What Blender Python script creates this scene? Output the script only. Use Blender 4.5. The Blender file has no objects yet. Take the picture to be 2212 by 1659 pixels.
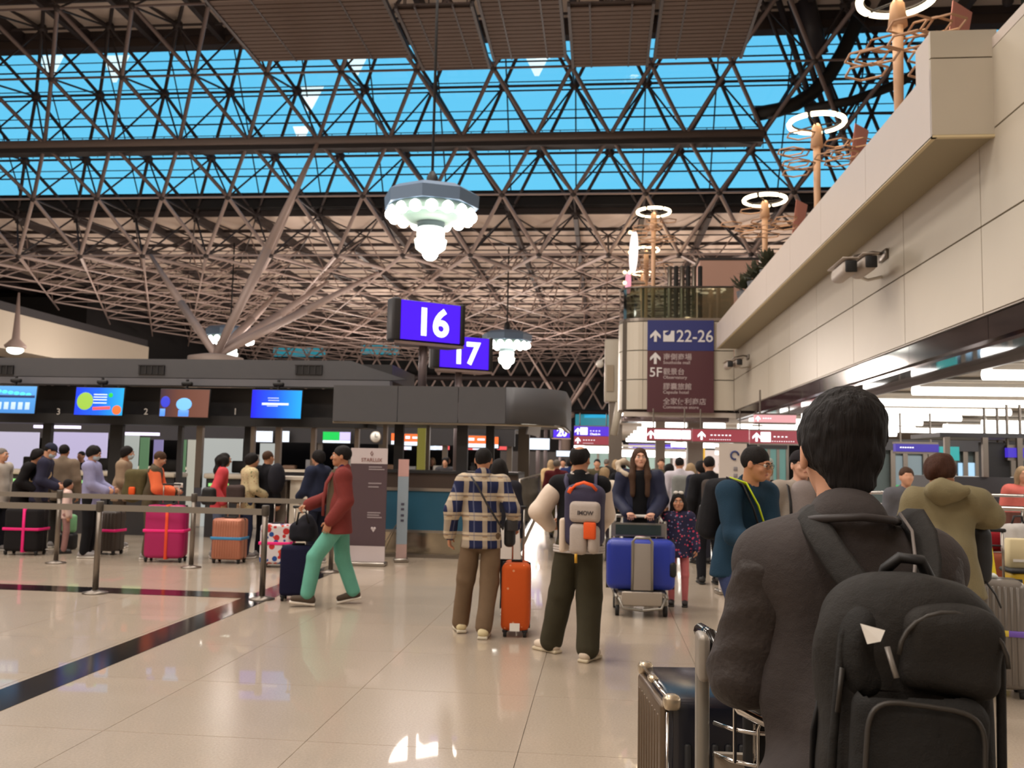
import bpy, bmesh, math, random
import numpy as np
from mathutils import Vector, Matrix

S = bpy.context.scene
COL = S.collection
PI = math.pi
rnd = random.Random(7)

# ------------------------------------------------------------------ camera
FPX, W0, H0 = 1950.0, 2212.0, 1659.0
EYE = Vector((0, 0, 1.6))
PITCH, YAW, ROLL = math.atan(.0844), math.atan(.1008), .02
_F = Vector((-math.sin(YAW) * math.cos(PITCH), math.cos(YAW) * math.cos(PITCH), math.sin(PITCH)))
_R0 = Vector((math.cos(YAW), math.sin(YAW), 0))
_U0 = _R0.cross(_F)
_R = _R0 * math.cos(ROLL) + _U0 * math.sin(ROLL)
_U = _U0 * math.cos(ROLL) - _R0 * math.sin(ROLL)
cam = bpy.data.cameras.new('camera')
cam.sensor_width = 36.0
cam.lens = FPX / W0 * 36.0
cam.clip_start, cam.clip_end = .05, 400
cam.dof.use_dof = True
cam.dof.focus_distance = 2.6
cam.dof.aperture_fstop = 6.5
camo = bpy.data.objects.new('camera', cam)
COL.objects.link(camo)
M = Matrix((_R, _U, -_F)).transposed().to_4x4()
M.translation = EYE
camo.matrix_world = M
S.camera = camo

def ray(px, py):
    return _F + _R * ((px - W0 / 2) / FPX) + _U * (-(py - H0 / 2) / FPX)
def at(px, py, Y):
    """the place on the plane at distance Y down the hall that the photograph shows at this pixel"""
    d = ray(px, py)
    return EYE + d * (Y / d.y)
def atx(px, Y, y=998):
    return at(px, y, Y).x
def atz(px, py, Y):
    return at(px, py, Y).z
def proj(p):
    v = Vector(p) - EYE
    k = v.dot(_F)
    return (W0 / 2 + FPX * v.dot(_R) / k, H0 / 2 - FPX * v.dot(_U) / k, k)

# ------------------------------------------------------------------ world, exposure, lights
S.view_settings.view_transform = 'Standard'
S.view_settings.look = 'None'
S.view_settings.exposure = 0.18
S.view_settings.gamma = 1.0
S.view_settings.use_curve_mapping = False
w = bpy.data.worlds.new('dusk_sky')
S.world = w
w.use_nodes = True
wn = w.node_tree
bg = wn.nodes['Background']
tc = wn.nodes.new('ShaderNodeTexCoord')
sp = wn.nodes.new('ShaderNodeSeparateXYZ')
cr = wn.nodes.new('ShaderNodeValToRGB')
wn.links.new(tc.outputs['Generated'], sp.inputs[0])
wn.links.new(sp.outputs[2], cr.inputs[0])
wn.links.new(cr.outputs[0], bg.inputs[0])
cr.color_ramp.elements[0].position = .0
cr.color_ramp.elements[0].color = (.19, .66, .92, 1)
cr.color_ramp.elements[1].position = .6
cr.color_ramp.elements[1].color = (.11, .50, .84, 1)
bg.inputs[1].default_value = 1.08

def area(name, loc, size, power, color, rot=(0, 0, 0), sy=None, spread=None):
    l = bpy.data.lights.new(name, 'AREA')
    l.energy = power; l.color = color; l.size = size
    if sy: l.shape = 'RECTANGLE'; l.size_y = sy
    if spread: l.spread = spread
    o = bpy.data.objects.new(name, l); o.location = loc; o.rotation_euler = rot
    COL.objects.link(o)
    return o
def point(name, loc, power, color, r=.3):
    l = bpy.data.lights.new(name, 'POINT')
    l.energy = power; l.color = color; l.shadow_soft_size = r
    o = bpy.data.objects.new(name, l); o.location = loc
    COL.objects.link(o)
    return o
WARM = (1.0, .92, .83)
COOL = (1.0, .93, .86)
# high-bay lamps under the near roof, over and behind the viewer
for lx in (-24, -13, -3):
    for ly in (-8, 3, 13, 22):
        area('high_bay_light', (lx, ly, 16.5), 4.5, 760, WARM)
# lamps under the low ceiling of the arcade on the right
for ly in (1.5, 4.5, 8, 12, 16, 20, 24):
    area('arcade_light', (7.2, ly, 2.82), 3.6, 75, COOL, sy=.5)
    area('arcade_light', (12.5, ly, 2.82), 3.6, 60, COOL, sy=.5)

# ------------------------------------------------------------------ small helpers
def lin(c):
    c = c / 255.0
    return c / 12.92 if c <= .04045 else ((c + .055) / 1.055) ** 2.4
def rgb(r, g, b):
    return (lin(r), lin(g), lin(b), 1.0)

MATS = {}
class NT:
    """thin wrapper that keeps node set-ups short"""
    def __init__(s, name):
        s.m = bpy.data.materials.new(name); s.m.use_nodes = True
        s.t = s.m.node_tree; s.b = s.t.nodes['Principled BSDF']; s.out = s.t.nodes['Material Output']
    def n(s, typ, **kw):
        nd = s.t.nodes.new('ShaderNode' + typ)
        for k, v in kw.items():
            if k.startswith('i_'):
                key = k[2:]
                key = int(key) if key.isdigit() else key.replace('_', ' ')
                s.set(nd.inputs[key], v)
            else: setattr(nd, k, v)
        return nd
    def set(s, inp, v):
        if isinstance(v, bpy.types.NodeSocket): s.t.links.new(v, inp)
        else: inp.default_value = v
    def obj(s): return s.n('TexCoord').outputs['Object']
    def math(s, op, a, b=0.0):
        nd = s.n('Math', operation=op); s.set(nd.inputs[0], a); s.set(nd.inputs[1], b); return nd.outputs[0]
    def mix(s, f, a, b):
        nd = s.n('Mix', data_type='RGBA'); s.set(nd.inputs[0], f); s.set(nd.inputs[6], a); s.set(nd.inputs[7], b); return nd.outputs[2]
    def xyz(s, v=None):
        nd = s.n('SeparateXYZ'); s.set(nd.inputs[0], v or s.obj()); return nd.outputs
    def noise(s, scale, detail=2, vec=None, rough=.5):
        nd = s.n('TexNoise'); nd.inputs['Scale'].default_value = scale; nd.inputs['Detail'].default_value = detail
        nd.inputs['Roughness'].default_value = rough
        s.set(nd.inputs['Vector'], vec or s.obj()); return nd.outputs[0]
    def bump(s, h, strength=.3, dist=.01):
        nd = s.n('Bump'); nd.inputs['Strength'].default_value = strength; nd.inputs['Distance'].default_value = dist
        s.set(nd.inputs['Height'], h); s.t.links.new(nd.outputs[0], s.b.inputs['Normal'])
    def base(s, v, rough=.6, metal=0.0, spec=.5):
        s.set(s.b.inputs['Base Color'], v); s.set(s.b.inputs['Roughness'], rough)
        s.set(s.b.inputs['Metallic'], metal); s.b.inputs['Specular IOR Level'].default_value = spec
        return s

def mat(name, color, rough=.6, metal=0.0, spec=.5, noise=0.0, nscale=20.0, bump=0.0, bscale=None, coat=0.0):
    """plain procedural material: colour with a little mottling and fine relief"""
    if name in MATS: return MATS[name]
    k = NT(name)
    c = color if len(color) == 4 else (*color, 1)
    if noise:
        f = k.noise(nscale, 3)
        d = tuple(max(0, x * (1 - noise)) for x in c[:3]) + (1,)
        e = tuple(min(1, x * (1 + noise)) for x in c[:3]) + (1,)
        k.base(k.mix(f, d, e), rough, metal, spec)
    else: k.base(c, rough, metal, spec)
    if bump: k.bump(k.noise(bscale or nscale * 3, 3), bump, .006)
    if coat: k.b.inputs['Coat Weight'].default_value = coat; k.b.inputs['Coat Roughness'].default_value = .05
    MATS[name] = k.m
    return k.m
def cloth(name, r, g, b, noise=.12, rough=.9, bump=.35, bs=90):
    return mat('cloth_' + name, rgb(r, g, b), rough, 0, .25, noise, 14, bump, bs)
def glow(name, color, strength, light=False):
    """a surface that gives off light: lamp, screen or lit sign"""
    if name in MATS: return MATS[name]
    k = NT(name)
    k.base((0, 0, 0, 1) if len(color) == 3 else (color[0] * .3, color[1] * .3, color[2] * .3, 1), .4)
    k.b.inputs['Emission Color'].default_value = color if len(color) == 4 else (*color, 1)
    k.b.inputs['Emission Strength'].default_value = strength
    if not light: k.m.cycles.emission_sampling = 'NONE'
    MATS[name] = k.m
    return k.m
def glass(name, tint, rough=.03, refl=.12, keep=.9):
    if name in MATS: return MATS[name]
    k = NT(name)
    tr = k.n('BsdfTransparent'); tr.inputs[0].default_value = tuple(x * keep for x in tint[:3]) + (1,)
    gl = k.n('BsdfGlossy'); gl.inputs['Roughness'].default_value = rough
    fr = k.n('Fresnel'); fr.inputs[0].default_value = 1.45
    mx = k.n('MixShader')
    k.t.links.new(k.math('MULTIPLY', fr.outputs[0], refl / .12), mx.inputs[0])
    k.t.links.new(tr.outputs[0], mx.inputs[1]); k.t.links.new(gl.outputs[0], mx.inputs[2])
    k.t.links.new(mx.outputs[0], k.out.inputs[0])
    MATS[name] = k.m
    return k.m

# ------------------------------------------------------------------ objects
def tag(o, label=None, cat=None, group=None, kind=None):
    if label: o['label'] = label
    if cat: o['category'] = cat
    if group: o['group'] = group
    if kind: o['kind'] = kind
    return o
def thing(name, label, cat, loc=(0, 0, 0), rz=0.0, group=None, scale=1.0, kind=None):
    o = bpy.data.objects.new(name, None)
    o.empty_display_size = .2
    o.location = loc; o.rotation_euler = (0, 0, rz); o.scale = (scale,) * 3
    COL.objects.link(o)
    return tag(o, label, cat, group, kind)
def link(name, me, parent=None, m=None, loc=None):
    o = bpy.data.objects.new(name, me)
    COL.objects.link(o)
    if parent is not None: o.parent = parent
    if loc is not None: o.location = loc
    if m is not None:
        if len(me.materials) == 0: me.materials.append(m)
        elif me.materials[0] is not m:
            o.material_slots[0].link = 'OBJECT'; o.material_slots[0].material = m
    return o
def copy_tree(o, parent=None):
    c = o.copy(); COL.objects.link(c)
    if parent is not None: c.parent = parent
    for ch in list(o.children): copy_tree(ch, c)
    return c
def rotm(rx=0, ry=0, rz=0):
    return (Matrix.Rotation(rz, 3, 'Z') @ Matrix.Rotation(ry, 3, 'Y') @ Matrix.Rotation(rx, 3, 'X'))

class MB:
    """collects shapes and links them as one mesh object"""
    def __init__(s): s.v = []; s.f = []; s.sm = []
    def add(s, vs, fs, smooth=False, M=None, o=(0, 0, 0)):
        b = len(s.v)
        for p in vs:
            q = Vector(p)
            if M is not None: q = M @ q
            s.v.append(q + Vector(o))
        for f in fs: s.f.append(tuple(b + i for i in f)); s.sm.append(smooth)
        return s
    def box(s, c, d, M=None):
        x, y, z = d[0] / 2, d[1] / 2, d[2] / 2
        vs = [(-x, -y, -z), (x, -y, -z), (x, y, -z), (-x, y, -z), (-x, -y, z), (x, -y, z), (x, y, z), (-x, y, z)]
        return s.add(vs, [(0, 3, 2, 1), (4, 5, 6, 7), (0, 1, 5, 4), (1, 2, 6, 5), (2, 3, 7, 6), (3, 0, 4, 7)], False, M, c)
    def b2(s, lo, hi):
        return s.box([(a + b) / 2 for a, b in zip(lo, hi)], [abs(b - a) for a, b in zip(lo, hi)])
    def rbox(s, c, d, r, seg=3, M=None):
        bm = bmesh.new(); bmesh.ops.create_cube(bm, size=1)
        for v in bm.verts: v.co = Vector((v.co.x * d[0], v.co.y * d[1], v.co.z * d[2]))
        bmesh.ops.bevel(bm, geom=list(bm.edges), offset=min(r, min(d) * .49), segments=seg, profile=.5, affect='EDGES')
        bm.verts.index_update()
        s.add([v.co.copy() for v in bm.verts], [[v.index for v in f.verts] for f in bm.faces], True, M, c)
        bm.free(); return s
    def tube(s, p, q, r, n=8, r2=None, cap=True):
        p, q = Vector(p), Vector(q); d = q - p
        if d.length < 1e-6: return s
        M = d.to_track_quat('Z', 'Y').to_matrix(); r2 = r if r2 is None else r2
        vs = [M @ Vector((math.cos(2 * PI * i / n) * r, math.sin(2 * PI * i / n) * r, 0)) + p for i in range(n)]
        vs += [M @ Vector((math.cos(2 * PI * i / n) * r2, math.sin(2 * PI * i / n) * r2, 0)) + q for i in range(n)]
        fs = [(i, (i + 1) % n, n + (i + 1) % n, n + i) for i in range(n)]
        if cap: fs += [tuple(range(n - 1, -1, -1)), tuple(range(n, 2 * n))]
        return s.add(vs, fs, n > 6)
    def path(s, pts, r, n=8, closed=False, flat=1.0):
        pts = [Vector(p) for p in pts]; N = len(pts); vs = []; up = None
        for i in range(N):
            a = pts[(i - 1) % N] if (closed or i > 0) else pts[i]
            b = pts[(i + 1) % N] if (closed or i < N - 1) else pts[i]
            t = (b - a).normalized()
            if up is None: up = t.orthogonal().normalized()
            up = (up - t * up.dot(t)).normalized(); sd = t.cross(up)
            for j in range(n):
                a2 = 2 * PI * j / n
                vs.append(pts[i] + (up * math.cos(a2) + sd * math.sin(a2) * flat) * r)
        fs = []
        for i in range(N if closed else N - 1):
            for j in range(n):
                k = (i + 1) % N
                fs.append((i * n + j, i * n + (j + 1) % n, k * n + (j + 1) % n, k * n + j))
        if not closed: fs += [tuple(range(n - 1, -1, -1)), tuple((N - 1) * n + j for j in range(n))]
        return s.add(vs, fs, True)
    def lathe(s, prof, n=24, o=(0, 0, 0), M=None, smooth=True):
        vs = [(r * math.cos(2 * PI * i / n), r * math.sin(2 * PI * i / n), z) for r, z in prof for i in range(n)]
        fs = [(k * n + i, k * n + (i + 1) % n, (k + 1) * n + (i + 1) % n, (k + 1) * n + i) for k in range(len(prof) - 1) for i in range(n)]
        fs += [tuple(range(n - 1, -1, -1)), tuple((len(prof) - 1) * n + i for i in range(n))]
        return s.add(vs, fs, smooth, M, o)
    def ball(s, c, r, n=12, sc=(1, 1, 1)):
        prof = [(max(1e-4, math.sin(PI * i / (n // 2 + 1))) * r, -math.cos(PI * i / (n // 2 + 1)) * r) for i in range(n // 2 + 2)]
        return s.lathe(prof, n, c, Matrix.Diagonal(sc))
    def prism(s, poly, h, M=None, o=(0, 0, 0), smooth=False):
        """polygon in the xy plane, extruded from z=0 to z=h"""
        n = len(poly)
        vs = [(x, y, 0) for x, y in poly] + [(x, y, h) for x, y in poly]
        fs = [tuple(range(n - 1, -1, -1)), tuple(range(n, 2 * n))] + [(i, (i + 1) % n, n + (i + 1) % n, n + i) for i in range(n)]
        return s.add(vs, fs, smooth, M, o)
    def mesh(s, name):
        me = bpy.data.meshes.new(name)
        me.from_pydata([tuple(v) for v in s.v], [], s.f)
        me.polygons.foreach_set('use_smooth', s.sm)
        me.update()
        return me
    def build(s, name, m, parent=None, loc=None, label=None, rz=None):
        o = link(name, s.mesh(name), parent, m, loc)
        if rz is not None: o.rotation_euler = (0, 0, rz)
        if label: o['label'] = label
        return o

XZ = Matrix(((1, 0, 0), (0, 0, -1), (0, 1, 0)))      # xy drawing -> xz plane, extrusion towards -y
def text(body, size, m, parent, loc, rot=(PI / 2, 0, 0), bold=0.0, align='LEFT', name='lettering', sx=1.0, ext=.002):
    c = bpy.data.curves.new(name, 'FONT')
    c.body = body; c.size = size; c.offset = bold; c.align_x = align; c.extrude = ext
    c.resolution_u = 4
    t = bpy.data.objects.new(name, c); COL.objects.link(t)
    bpy.context.view_layer.update()
    me = bpy.data.meshes.new_from_object(t.evaluated_get(bpy.context.evaluated_depsgraph_get()))
    bpy.data.objects.remove(t); bpy.data.curves.remove(c)
    me.materials.clear()
    o = link(name, me, parent, m, loc); o.rotation_euler = rot; o.scale = (sx, 1, 1)
    return o
# ------------------------------------------------------------------ sculpted (distance-field) meshes
def A(*v): return np.array(v, dtype=np.float32)
def cap(a, b, ra, rb=None, flat=1.0, nrm=(0, 1, 0)):
    """tapered limb from a to b, optionally flattened along nrm"""
    a = A(*a); b = A(*b); rb = ra if rb is None else rb; n = A(*nrm); n = n / np.linalg.norm(n)
    ba = b - a; bb = max(float(ba @ ba), 1e-9)
    def f(P):
        q = P - a
        t = np.clip(q @ ba / bb, 0, 1)
        q = q - t[:, None] * ba
        if flat != 1.0: q = q + (q @ n)[:, None] * n * (1 / flat - 1)
        return (np.sqrt((q * q).sum(1)) - (ra + t * (rb - ra))) * (1 if flat == 1 else (.4 + .6 * flat))
    return f
def ell(c, r, R=None):
    c = A(*c); r = A(*r); R = None if R is None else np.array(R, dtype=np.float32)
    def f(P):
        q = P - c
        if R is not None: q = q @ R
        k0 = np.sqrt(((q / r) ** 2).sum(1)); k1 = np.sqrt(((q / (r * r)) ** 2).sum(1)) + 1e-9
        return k0 * (k0 - 1) / k1
    return f
def bx(c, h, r, R=None):
    c = A(*c); h = A(*h) - r; R = None if R is None else np.array(R, dtype=np.float32)
    def f(P):
        q = P - c
        if R is not None: q = q @ R
        q = np.abs(q) - h
        return np.sqrt((np.maximum(q, 0) ** 2).sum(1)) + np.minimum(q.max(1), 0) - r
    return f
def plane(p, n):
    p = A(*p); n = A(*n); n = n / np.linalg.norm(n)
    return lambda P: (P - p) @ n
def framed(f, c, R, s=1.0):
    c = A(*c); R = np.array(R, dtype=np.float32)
    return lambda P: f((P - c) @ R / s) * s
def smin(a, b, k):
    if k <= 0: return np.minimum(a, b)
    h = np.clip(.5 + .5 * (b - a) / k, 0, 1)
    return b * (1 - h) + a * h - k * h * (1 - h)
def comb(ops, warp=None):
    """ops: (kind, field, softness); kinds: + union, - carve, & clip"""
    def f(P):
        d = None
        for kind, g, k in ops:
            e = g(P)
            if d is None: d = e
            elif kind == '+': d = smin(d, e, k)
            elif kind == '-': d = -smin(-d, e, k)
            else: d = -smin(-d, -e, k)
        if warp is not None: d = d + warp(P)
        return d
    return f
def folds(amp, freq, seed=0, stretch=(1, 1, .45)):
    """soft creases, longer down the cloth than across"""
    r = np.random.RandomState(seed); K = []
    for i in range(5):
        k = r.randn(3); k = k / np.linalg.norm(k) * np.array(stretch) * freq * (0.7 + .35 * i)
        K.append((k.astype(np.float32), r.rand() * 6.28, (r.randn(3) * freq * .35).astype(np.float32), r.rand() * 6.28, 1 / (1 + .45 * i)))
    def f(P):
        s = 0
        for k, a, m, b, g in K: s = s + g * np.sin(P @ k + a + 1.4 * np.sin(P @ m + b))
        return s * (amp / 2.2)
    return f
def axis(lo, hi, h, fine=()):
    """grid lines with spacing h, finer inside the given (a, b, step) spans"""
    out = [lo]; x = lo
    while x < hi:
        st = h
        for a, b, s_ in fine:
            if a - h * .6 <= x <= b: st = min(st, s_)
        x += st; out.append(x)
    return np.array(out, dtype=np.float32)
def sculpt(name, fn, xs, ys, zs):
    ax = []
    for a in (xs, ys, zs):
        n = (-len(a)) % 8
        ax.append(np.concatenate([a, a[-1] + (a[-1] - a[-2]) * np.arange(1, n + 1, dtype=np.float32)]).astype(np.float32))
    xs, ys, zs = ax
    nb = [len(a) // 8 for a in ax]
    cen = [(a.reshape(-1, 8)[:, 0] + a.reshape(-1, 8)[:, 7]) / 2 for a in ax]
    hal = [(a.reshape(-1, 8)[:, 7] - a.reshape(-1, 8)[:, 0]) / 2 for a in ax]
    C = np.stack(np.meshgrid(*cen, indexing='ij'), -1).reshape(-1, 3)
    H = np.sqrt(sum(h ** 2 for h in np.meshgrid(*hal, indexing='ij'))).reshape(-1)
    dc = fn(C)
    D = np.repeat(dc[:, None], 512, 1).reshape(nb[0], nb[1], nb[2], 8, 8, 8).astype(np.float32)
    act = np.nonzero(np.abs(dc) < H * 2.0 + .03)[0]
    bi, bj, bk = np.unravel_index(act, nb)
    l = np.arange(8)
    for s0 in range(0, len(act), 400):
        i, j, k = bi[s0:s0 + 400], bj[s0:s0 + 400], bk[s0:s0 + 400]
        X = xs[(i[:, None] * 8 + l)][:, :, None, None]; Y = ys[(j[:, None] * 8 + l)][:, None, :, None]; Z = zs[(k[:, None] * 8 + l)][:, None, None, :]
        P = np.stack(np.broadcast_arrays(X, Y, Z), -1).reshape(-1, 3)
        D[i, j, k] = fn(P).reshape(-1, 8, 8, 8)
    D = D.transpose(0, 3, 1, 4, 2, 5).reshape(len(xs), len(ys), len(zs))
    I = D < 0
    c = sum(I[a:a - 1 or None, b:b - 1 or None, d:d - 1 or None].astype(np.int8) for a in (0, 1) for b in (0, 1) for d in (0, 1))
    cell = np.argwhere((c > 0) & (c < 8))
    idx = -np.ones(c.shape, dtype=np.int32); idx[tuple(cell.T)] = np.arange(len(cell))
    pos = np.zeros((len(cell), 3), dtype=np.float64); cnt = np.zeros(len(cell))
    co = lambda q: np.stack([xs[q[:, 0]], ys[q[:, 1]], zs[q[:, 2]]], 1)
    corners = [(a, b, d) for a in (0, 1) for b in (0, 1) for d in (0, 1)]
    for p in corners:
        for a in range(3):
            if p[a] == 0:
                q = list(p); q[a] = 1
                A0 = cell + p; A1 = cell + q
                d0 = D[tuple(A0.T)]; d1 = D[tuple(A1.T)]
                m = (d0 < 0) != (d1 < 0)
                if m.any():
                    t = (d0[m] / (d0[m] - d1[m]))[:, None]
                    pos[m] += co(A0[m]) * (1 - t) + co(A1[m]) * t; cnt[m] += 1
    pos /= cnt[:, None]
    F = []
    for a in range(3):
        sl0 = [slice(None)] * 3; sl1 = [slice(None)] * 3
        sl0[a] = slice(0, -1); sl1[a] = slice(1, None)
        E = I[tuple(sl0)] != I[tuple(sl1)]
        b, d = (a + 1) % 3, (a + 2) % 3
        e = np.argwhere(E)
        e = e[(e[:, b] > 0) & (e[:, d] > 0) & (e[:, b] < idx.shape[b]) & (e[:, d] < idx.shape[d])]
        if not len(e): continue
        ins = I[tuple(e.T)]
        q = []
        for ob, od in ((-1, -1), (0, -1), (0, 0), (-1, 0)):
            g = e.copy(); g[:, b] += ob; g[:, d] += od; q.append(idx[tuple(g.T)])
        q = np.stack(q, 1)
        q[~ins] = q[~ins][:, ::-1]
        F.append(q[(q >= 0).all(1)])
    F = np.concatenate(F)
    me = bpy.data.meshes.new(name)
    me.vertices.add(len(pos)); me.vertices.foreach_set('co', pos.astype(np.float32).ravel())
    me.loops.add(len(F) * 4); me.loops.foreach_set('vertex_index', F.astype(np.int32).ravel())
    me.polygons.add(len(F)); me.polygons.foreach_set('loop_start', np.arange(0, len(F) * 4, 4, dtype=np.int32))
    me.polygons.foreach_set('use_smooth', np.ones(len(F), dtype=bool))
    me.update(calc_edges=True)
    return me
def blob(name, ops, lo, hi, h, m, parent=None, warp=None, fz=(), fx=(), fy=(), hz=None, loc=None):
    me = sculpt(name, comb(ops, warp), axis(lo[0], hi[0], h, fx), axis(lo[1], hi[1], h, fy), axis(lo[2], hi[2], hz or h, fz))
    return link(name, me, parent, m, loc)

# ------------------------------------------------------------------ people
SKIN = {'a': rgb(214, 160, 130), 'b': rgb(196, 140, 108), 'c': rgb(228, 176, 150)}
def skin(k='a'):
    n = 'skin_' + k
    if n not in MATS:
        t = NT(n); c = SKIN[k]
        t.base(t.mix(t.noise(30, 3), tuple(x * .88 for x in c[:3]) + (1,), c), .55, 0, .35)
        t.b.inputs['Subsurface Weight'].default_value = .0
        MATS[n] = t.m
    return MATS[n]
def hairm(k='black'):
    c = {'black': rgb(24, 20, 20), 'brown': rgb(72, 50, 36), 'grey': rgb(120, 112, 105), 'auburn': rgb(66, 38, 26), 'pale': rgb(165, 140, 108)}[k]
    n = 'hair_' + k
    if n not in MATS:
        t = NT(n)
        o = t.n('Mapping'); t.set(o.inputs[0], t.obj()); o.inputs['Scale'].default_value = (160, 160, 22)
        f = t.noise(1, 3, o.outputs[0])
        t.base(t.mix(f, tuple(x * .5 for x in c[:3]) + (1,), tuple(x * 1.5 for x in c[:3]) + (1,)), .72, 0, .25)
        t.bump(f, .9, .006)
        MATS[n] = t.m
    return MATS[n]

V = lambda *a: np.array(a, dtype=float)
def joints(**kw):
    """joint places of a standing adult of 1.70 m who looks along +y"""
    J = dict(pelvis=V(0, 0, .94), chest=V(0, 0, 1.24), neck=V(0, -.01, 1.43), head=V(0, .015, 1.595),
             shL=V(-.175, -.005, 1.385), shR=V(.175, -.005, 1.385),
             elL=V(-.235, -.03, 1.12), elR=V(.235, -.03, 1.12), wrL=V(-.245, .04, .88), wrR=V(.245, .04, .88),
             hiL=V(-.09, 0, .90), hiR=V(.09, 0, .90), knL=V(-.105, .02, .49), knR=V(.105, .02, .49),
             anL=V(-.105, -.02, .085), anR=V(.105, -.02, .085), yaw=0.0, nod=0.0, tilt=0.0, hs=1.0,
             toeL=0.0, toeR=0.0, hgL=(0, 0, -1), hgR=(0, 0, -1), hnL=(1, 0, 0), hnR=(-1, 0, 0), curlL=.45, curlR=.45)
    lean = kw.pop('lean', 0.0); side = kw.pop('side', 0.0); free = kw.pop('free', ())
    if lean or side:
        c, s_ = math.cos(lean), math.sin(lean)
        for k in ('chest', 'neck', 'head', 'shL', 'shR', 'elL', 'elR', 'wrL', 'wrR'):
            p = J[k] - J['pelvis']
            J[k] = J['pelvis'] + V(p[0] + side * p[2], p[1] * c + p[2] * s_, p[2] * c - p[1] * s_)
        J['nod'] += lean * .5
    for k, v in kw.items(): J[k] = V(*v) if isinstance(v, tuple) and k[:2] in ('pe', 'ch', 'ne', 'he', 'sh', 'el', 'wr', 'hi', 'kn', 'an') else v
    return J
def headR(J): return np.array((Matrix.Rotation(J['yaw'], 3, 'Z') @ Matrix.Rotation(-J['nod'], 3, 'X') @ Matrix.Rotation(J['tilt'], 3, 'Y')))
def hand_ops(w, d, n, side, curl, sc=1.0):
    """palm, four unequal bent fingers and a thumb that leaves the side of the palm"""
    w, d, n = V(*w), V(*d), V(*n); d = d / np.linalg.norm(d); n = n - d * (n @ d); n = n / np.linalg.norm(n)
    u = np.cross(d, n) * side
    o = [('+', cap(w - d * .02, w + d * .02, .027 * sc, .03 * sc, .7, n), .02),
         ('+', cap(w + d * .025, w + d * .072 * sc, .036 * sc, .041 * sc, .42, n), .02)]
    def rot(v, a): return v * math.cos(a) + n * math.sin(a)
    for off, ln in ((-.031, .062), (-.0105, .073), (.0105, .079), (.031, .069)):
        b = w + d * .07 * sc + u * off * sc; d1 = rot(d, curl * .7); m_ = b + d1 * ln * .5 * sc
        nn = n * math.cos(curl * .7) - d * math.sin(curl * .7)
        d2 = d1 * math.cos(curl * 1.2) + nn * math.sin(curl * 1.2); e = m_ + d2 * ln * .55 * sc
        o += [('+', cap(b, m_, .0092 * sc, .0085 * sc), .007), ('+', cap(m_, e, .0085 * sc, .0072 * sc), .004)]
    tb = w + d * .022 * sc + u * .03 * sc; t1 = tb + (d * .55 + u * .6 + n * .45) * .045 * sc; t2 = t1 + (d * .85 + u * .1 + n * .5) * .034 * sc
    o += [('+', cap(tb, t1, .0135 * sc, .0105 * sc), .012), ('+', cap(t1, t2, .0105 * sc, .0085 * sc), .005)]
    return o
def head_ops():
    o = [('+', ell((0, -.012, .022), (.074, .092, .088)), 0), ('+', ell((0, .022, -.04), (.056, .066, .066)), .035),
         ('+', ell((0, .062, -.082), (.026, .024, .02)), .03),
         ('+', cap((0, .088, .012), (0, .107, -.022), .008, .0135), .012), ('+', ell((0, .083, .03), (.05, .014, .01)), .015),
         ('+', ell((-.04, .066, -.022), (.02, .02, .016)), .02), ('+', ell((.04, .066, -.022), (.02, .02, .016)), .02),
         ('+', cap((-.018, .086, -.052), (.018, .086, -.052), .0075), .008)]
    for s_ in (-1, 1):
        o += [('-', ell((s_ * .03, .094, .01), (.015, .011, .009)), .01),
              ('+', ell((s_ * .077, -.006, -.006), (.009, .02, .031)), .006), ('-', ell((s_ * .087, .002, -.004), (.006, .01, .016)), .005)]
    return o
def body_ops(J, hand_sc=1.0, fat=1.0):
    R = headR(J); hd = J['head']
    o = [('+', cap(J['chest'] + V(0, 0, .05), J['chest'] - V(0, 0, .08), .135 * fat, .12 * fat, .62), 0),
         ('+', cap(J['pelvis'] + V(0, 0, .09), J['pelvis'], .115 * fat, .135 * fat, .68), .06),
         ('+', cap(J['shL'] * .95 + J['shR'] * .05, J['shR'] * .95 + J['shL'] * .05, .048), .06),
         ('+', cap(J['neck'] - V(0, .0, .05), hd + R @ V(0, -.02, -.05), .062, .052), .035)]
    for s_ in 'LR':
        o += [('+', cap(J['sh' + s_], J['el' + s_], .046 * fat, .037 * fat), .03), ('+', cap(J['el' + s_], J['wr' + s_], .037 * fat, .026), .015),
              ('+', cap(J['hi' + s_], J['kn' + s_], .076 * fat, .052 * fat), .03), ('+', cap(J['kn' + s_], J['an' + s_], .05 * fat, .034), .02)]
        t = J['toe' + s_]
        o += [('+', cap(J['an' + s_] - V(0, .0, .035), J['an' + s_] + V(math.sin(t) * .13, math.cos(t) * .13, -.05), .034, .026), .02)]
    o += [('+', framed(comb(head_ops()), hd, R, J['hs']), .012)]
    for s_, sd in (('L', -1), ('R', 1)):
        o += hand_ops(J['wr' + s_], J['hg' + s_], J['hn' + s_], sd, J['curl' + s_], hand_sc)
    return o
def bounds(J, pad=.14):
    P = np.array([v for k, v in J.items() if isinstance(v, np.ndarray)])
    lo, hi = P.min(0) - pad, P.max(0) + pad
    lo[2] = -.02; hi[2] = J['head'][2] + .16 * J['hs']
    return lo, hi
def make_body(J, det, k='a', parent=None, hand_sc=1.0, fat=1.0):
    lo, hi = bounds(J)
    h = {3: .0065, 2: .008, 1: .013, 0: .022}[det]
    fine = [(J['head'][2] - .14 * J['hs'], J['head'][2] + .13 * J['hs'], h)]
    for s_ in 'LR': fine.append((J['wr' + s_][2] - .19, J['wr' + s_][2] + .12, h))
    return blob('body', body_ops(J, hand_sc, fat), lo, hi, h, skin(k), parent, fz=fine, hz=max(h, .022))
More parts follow.
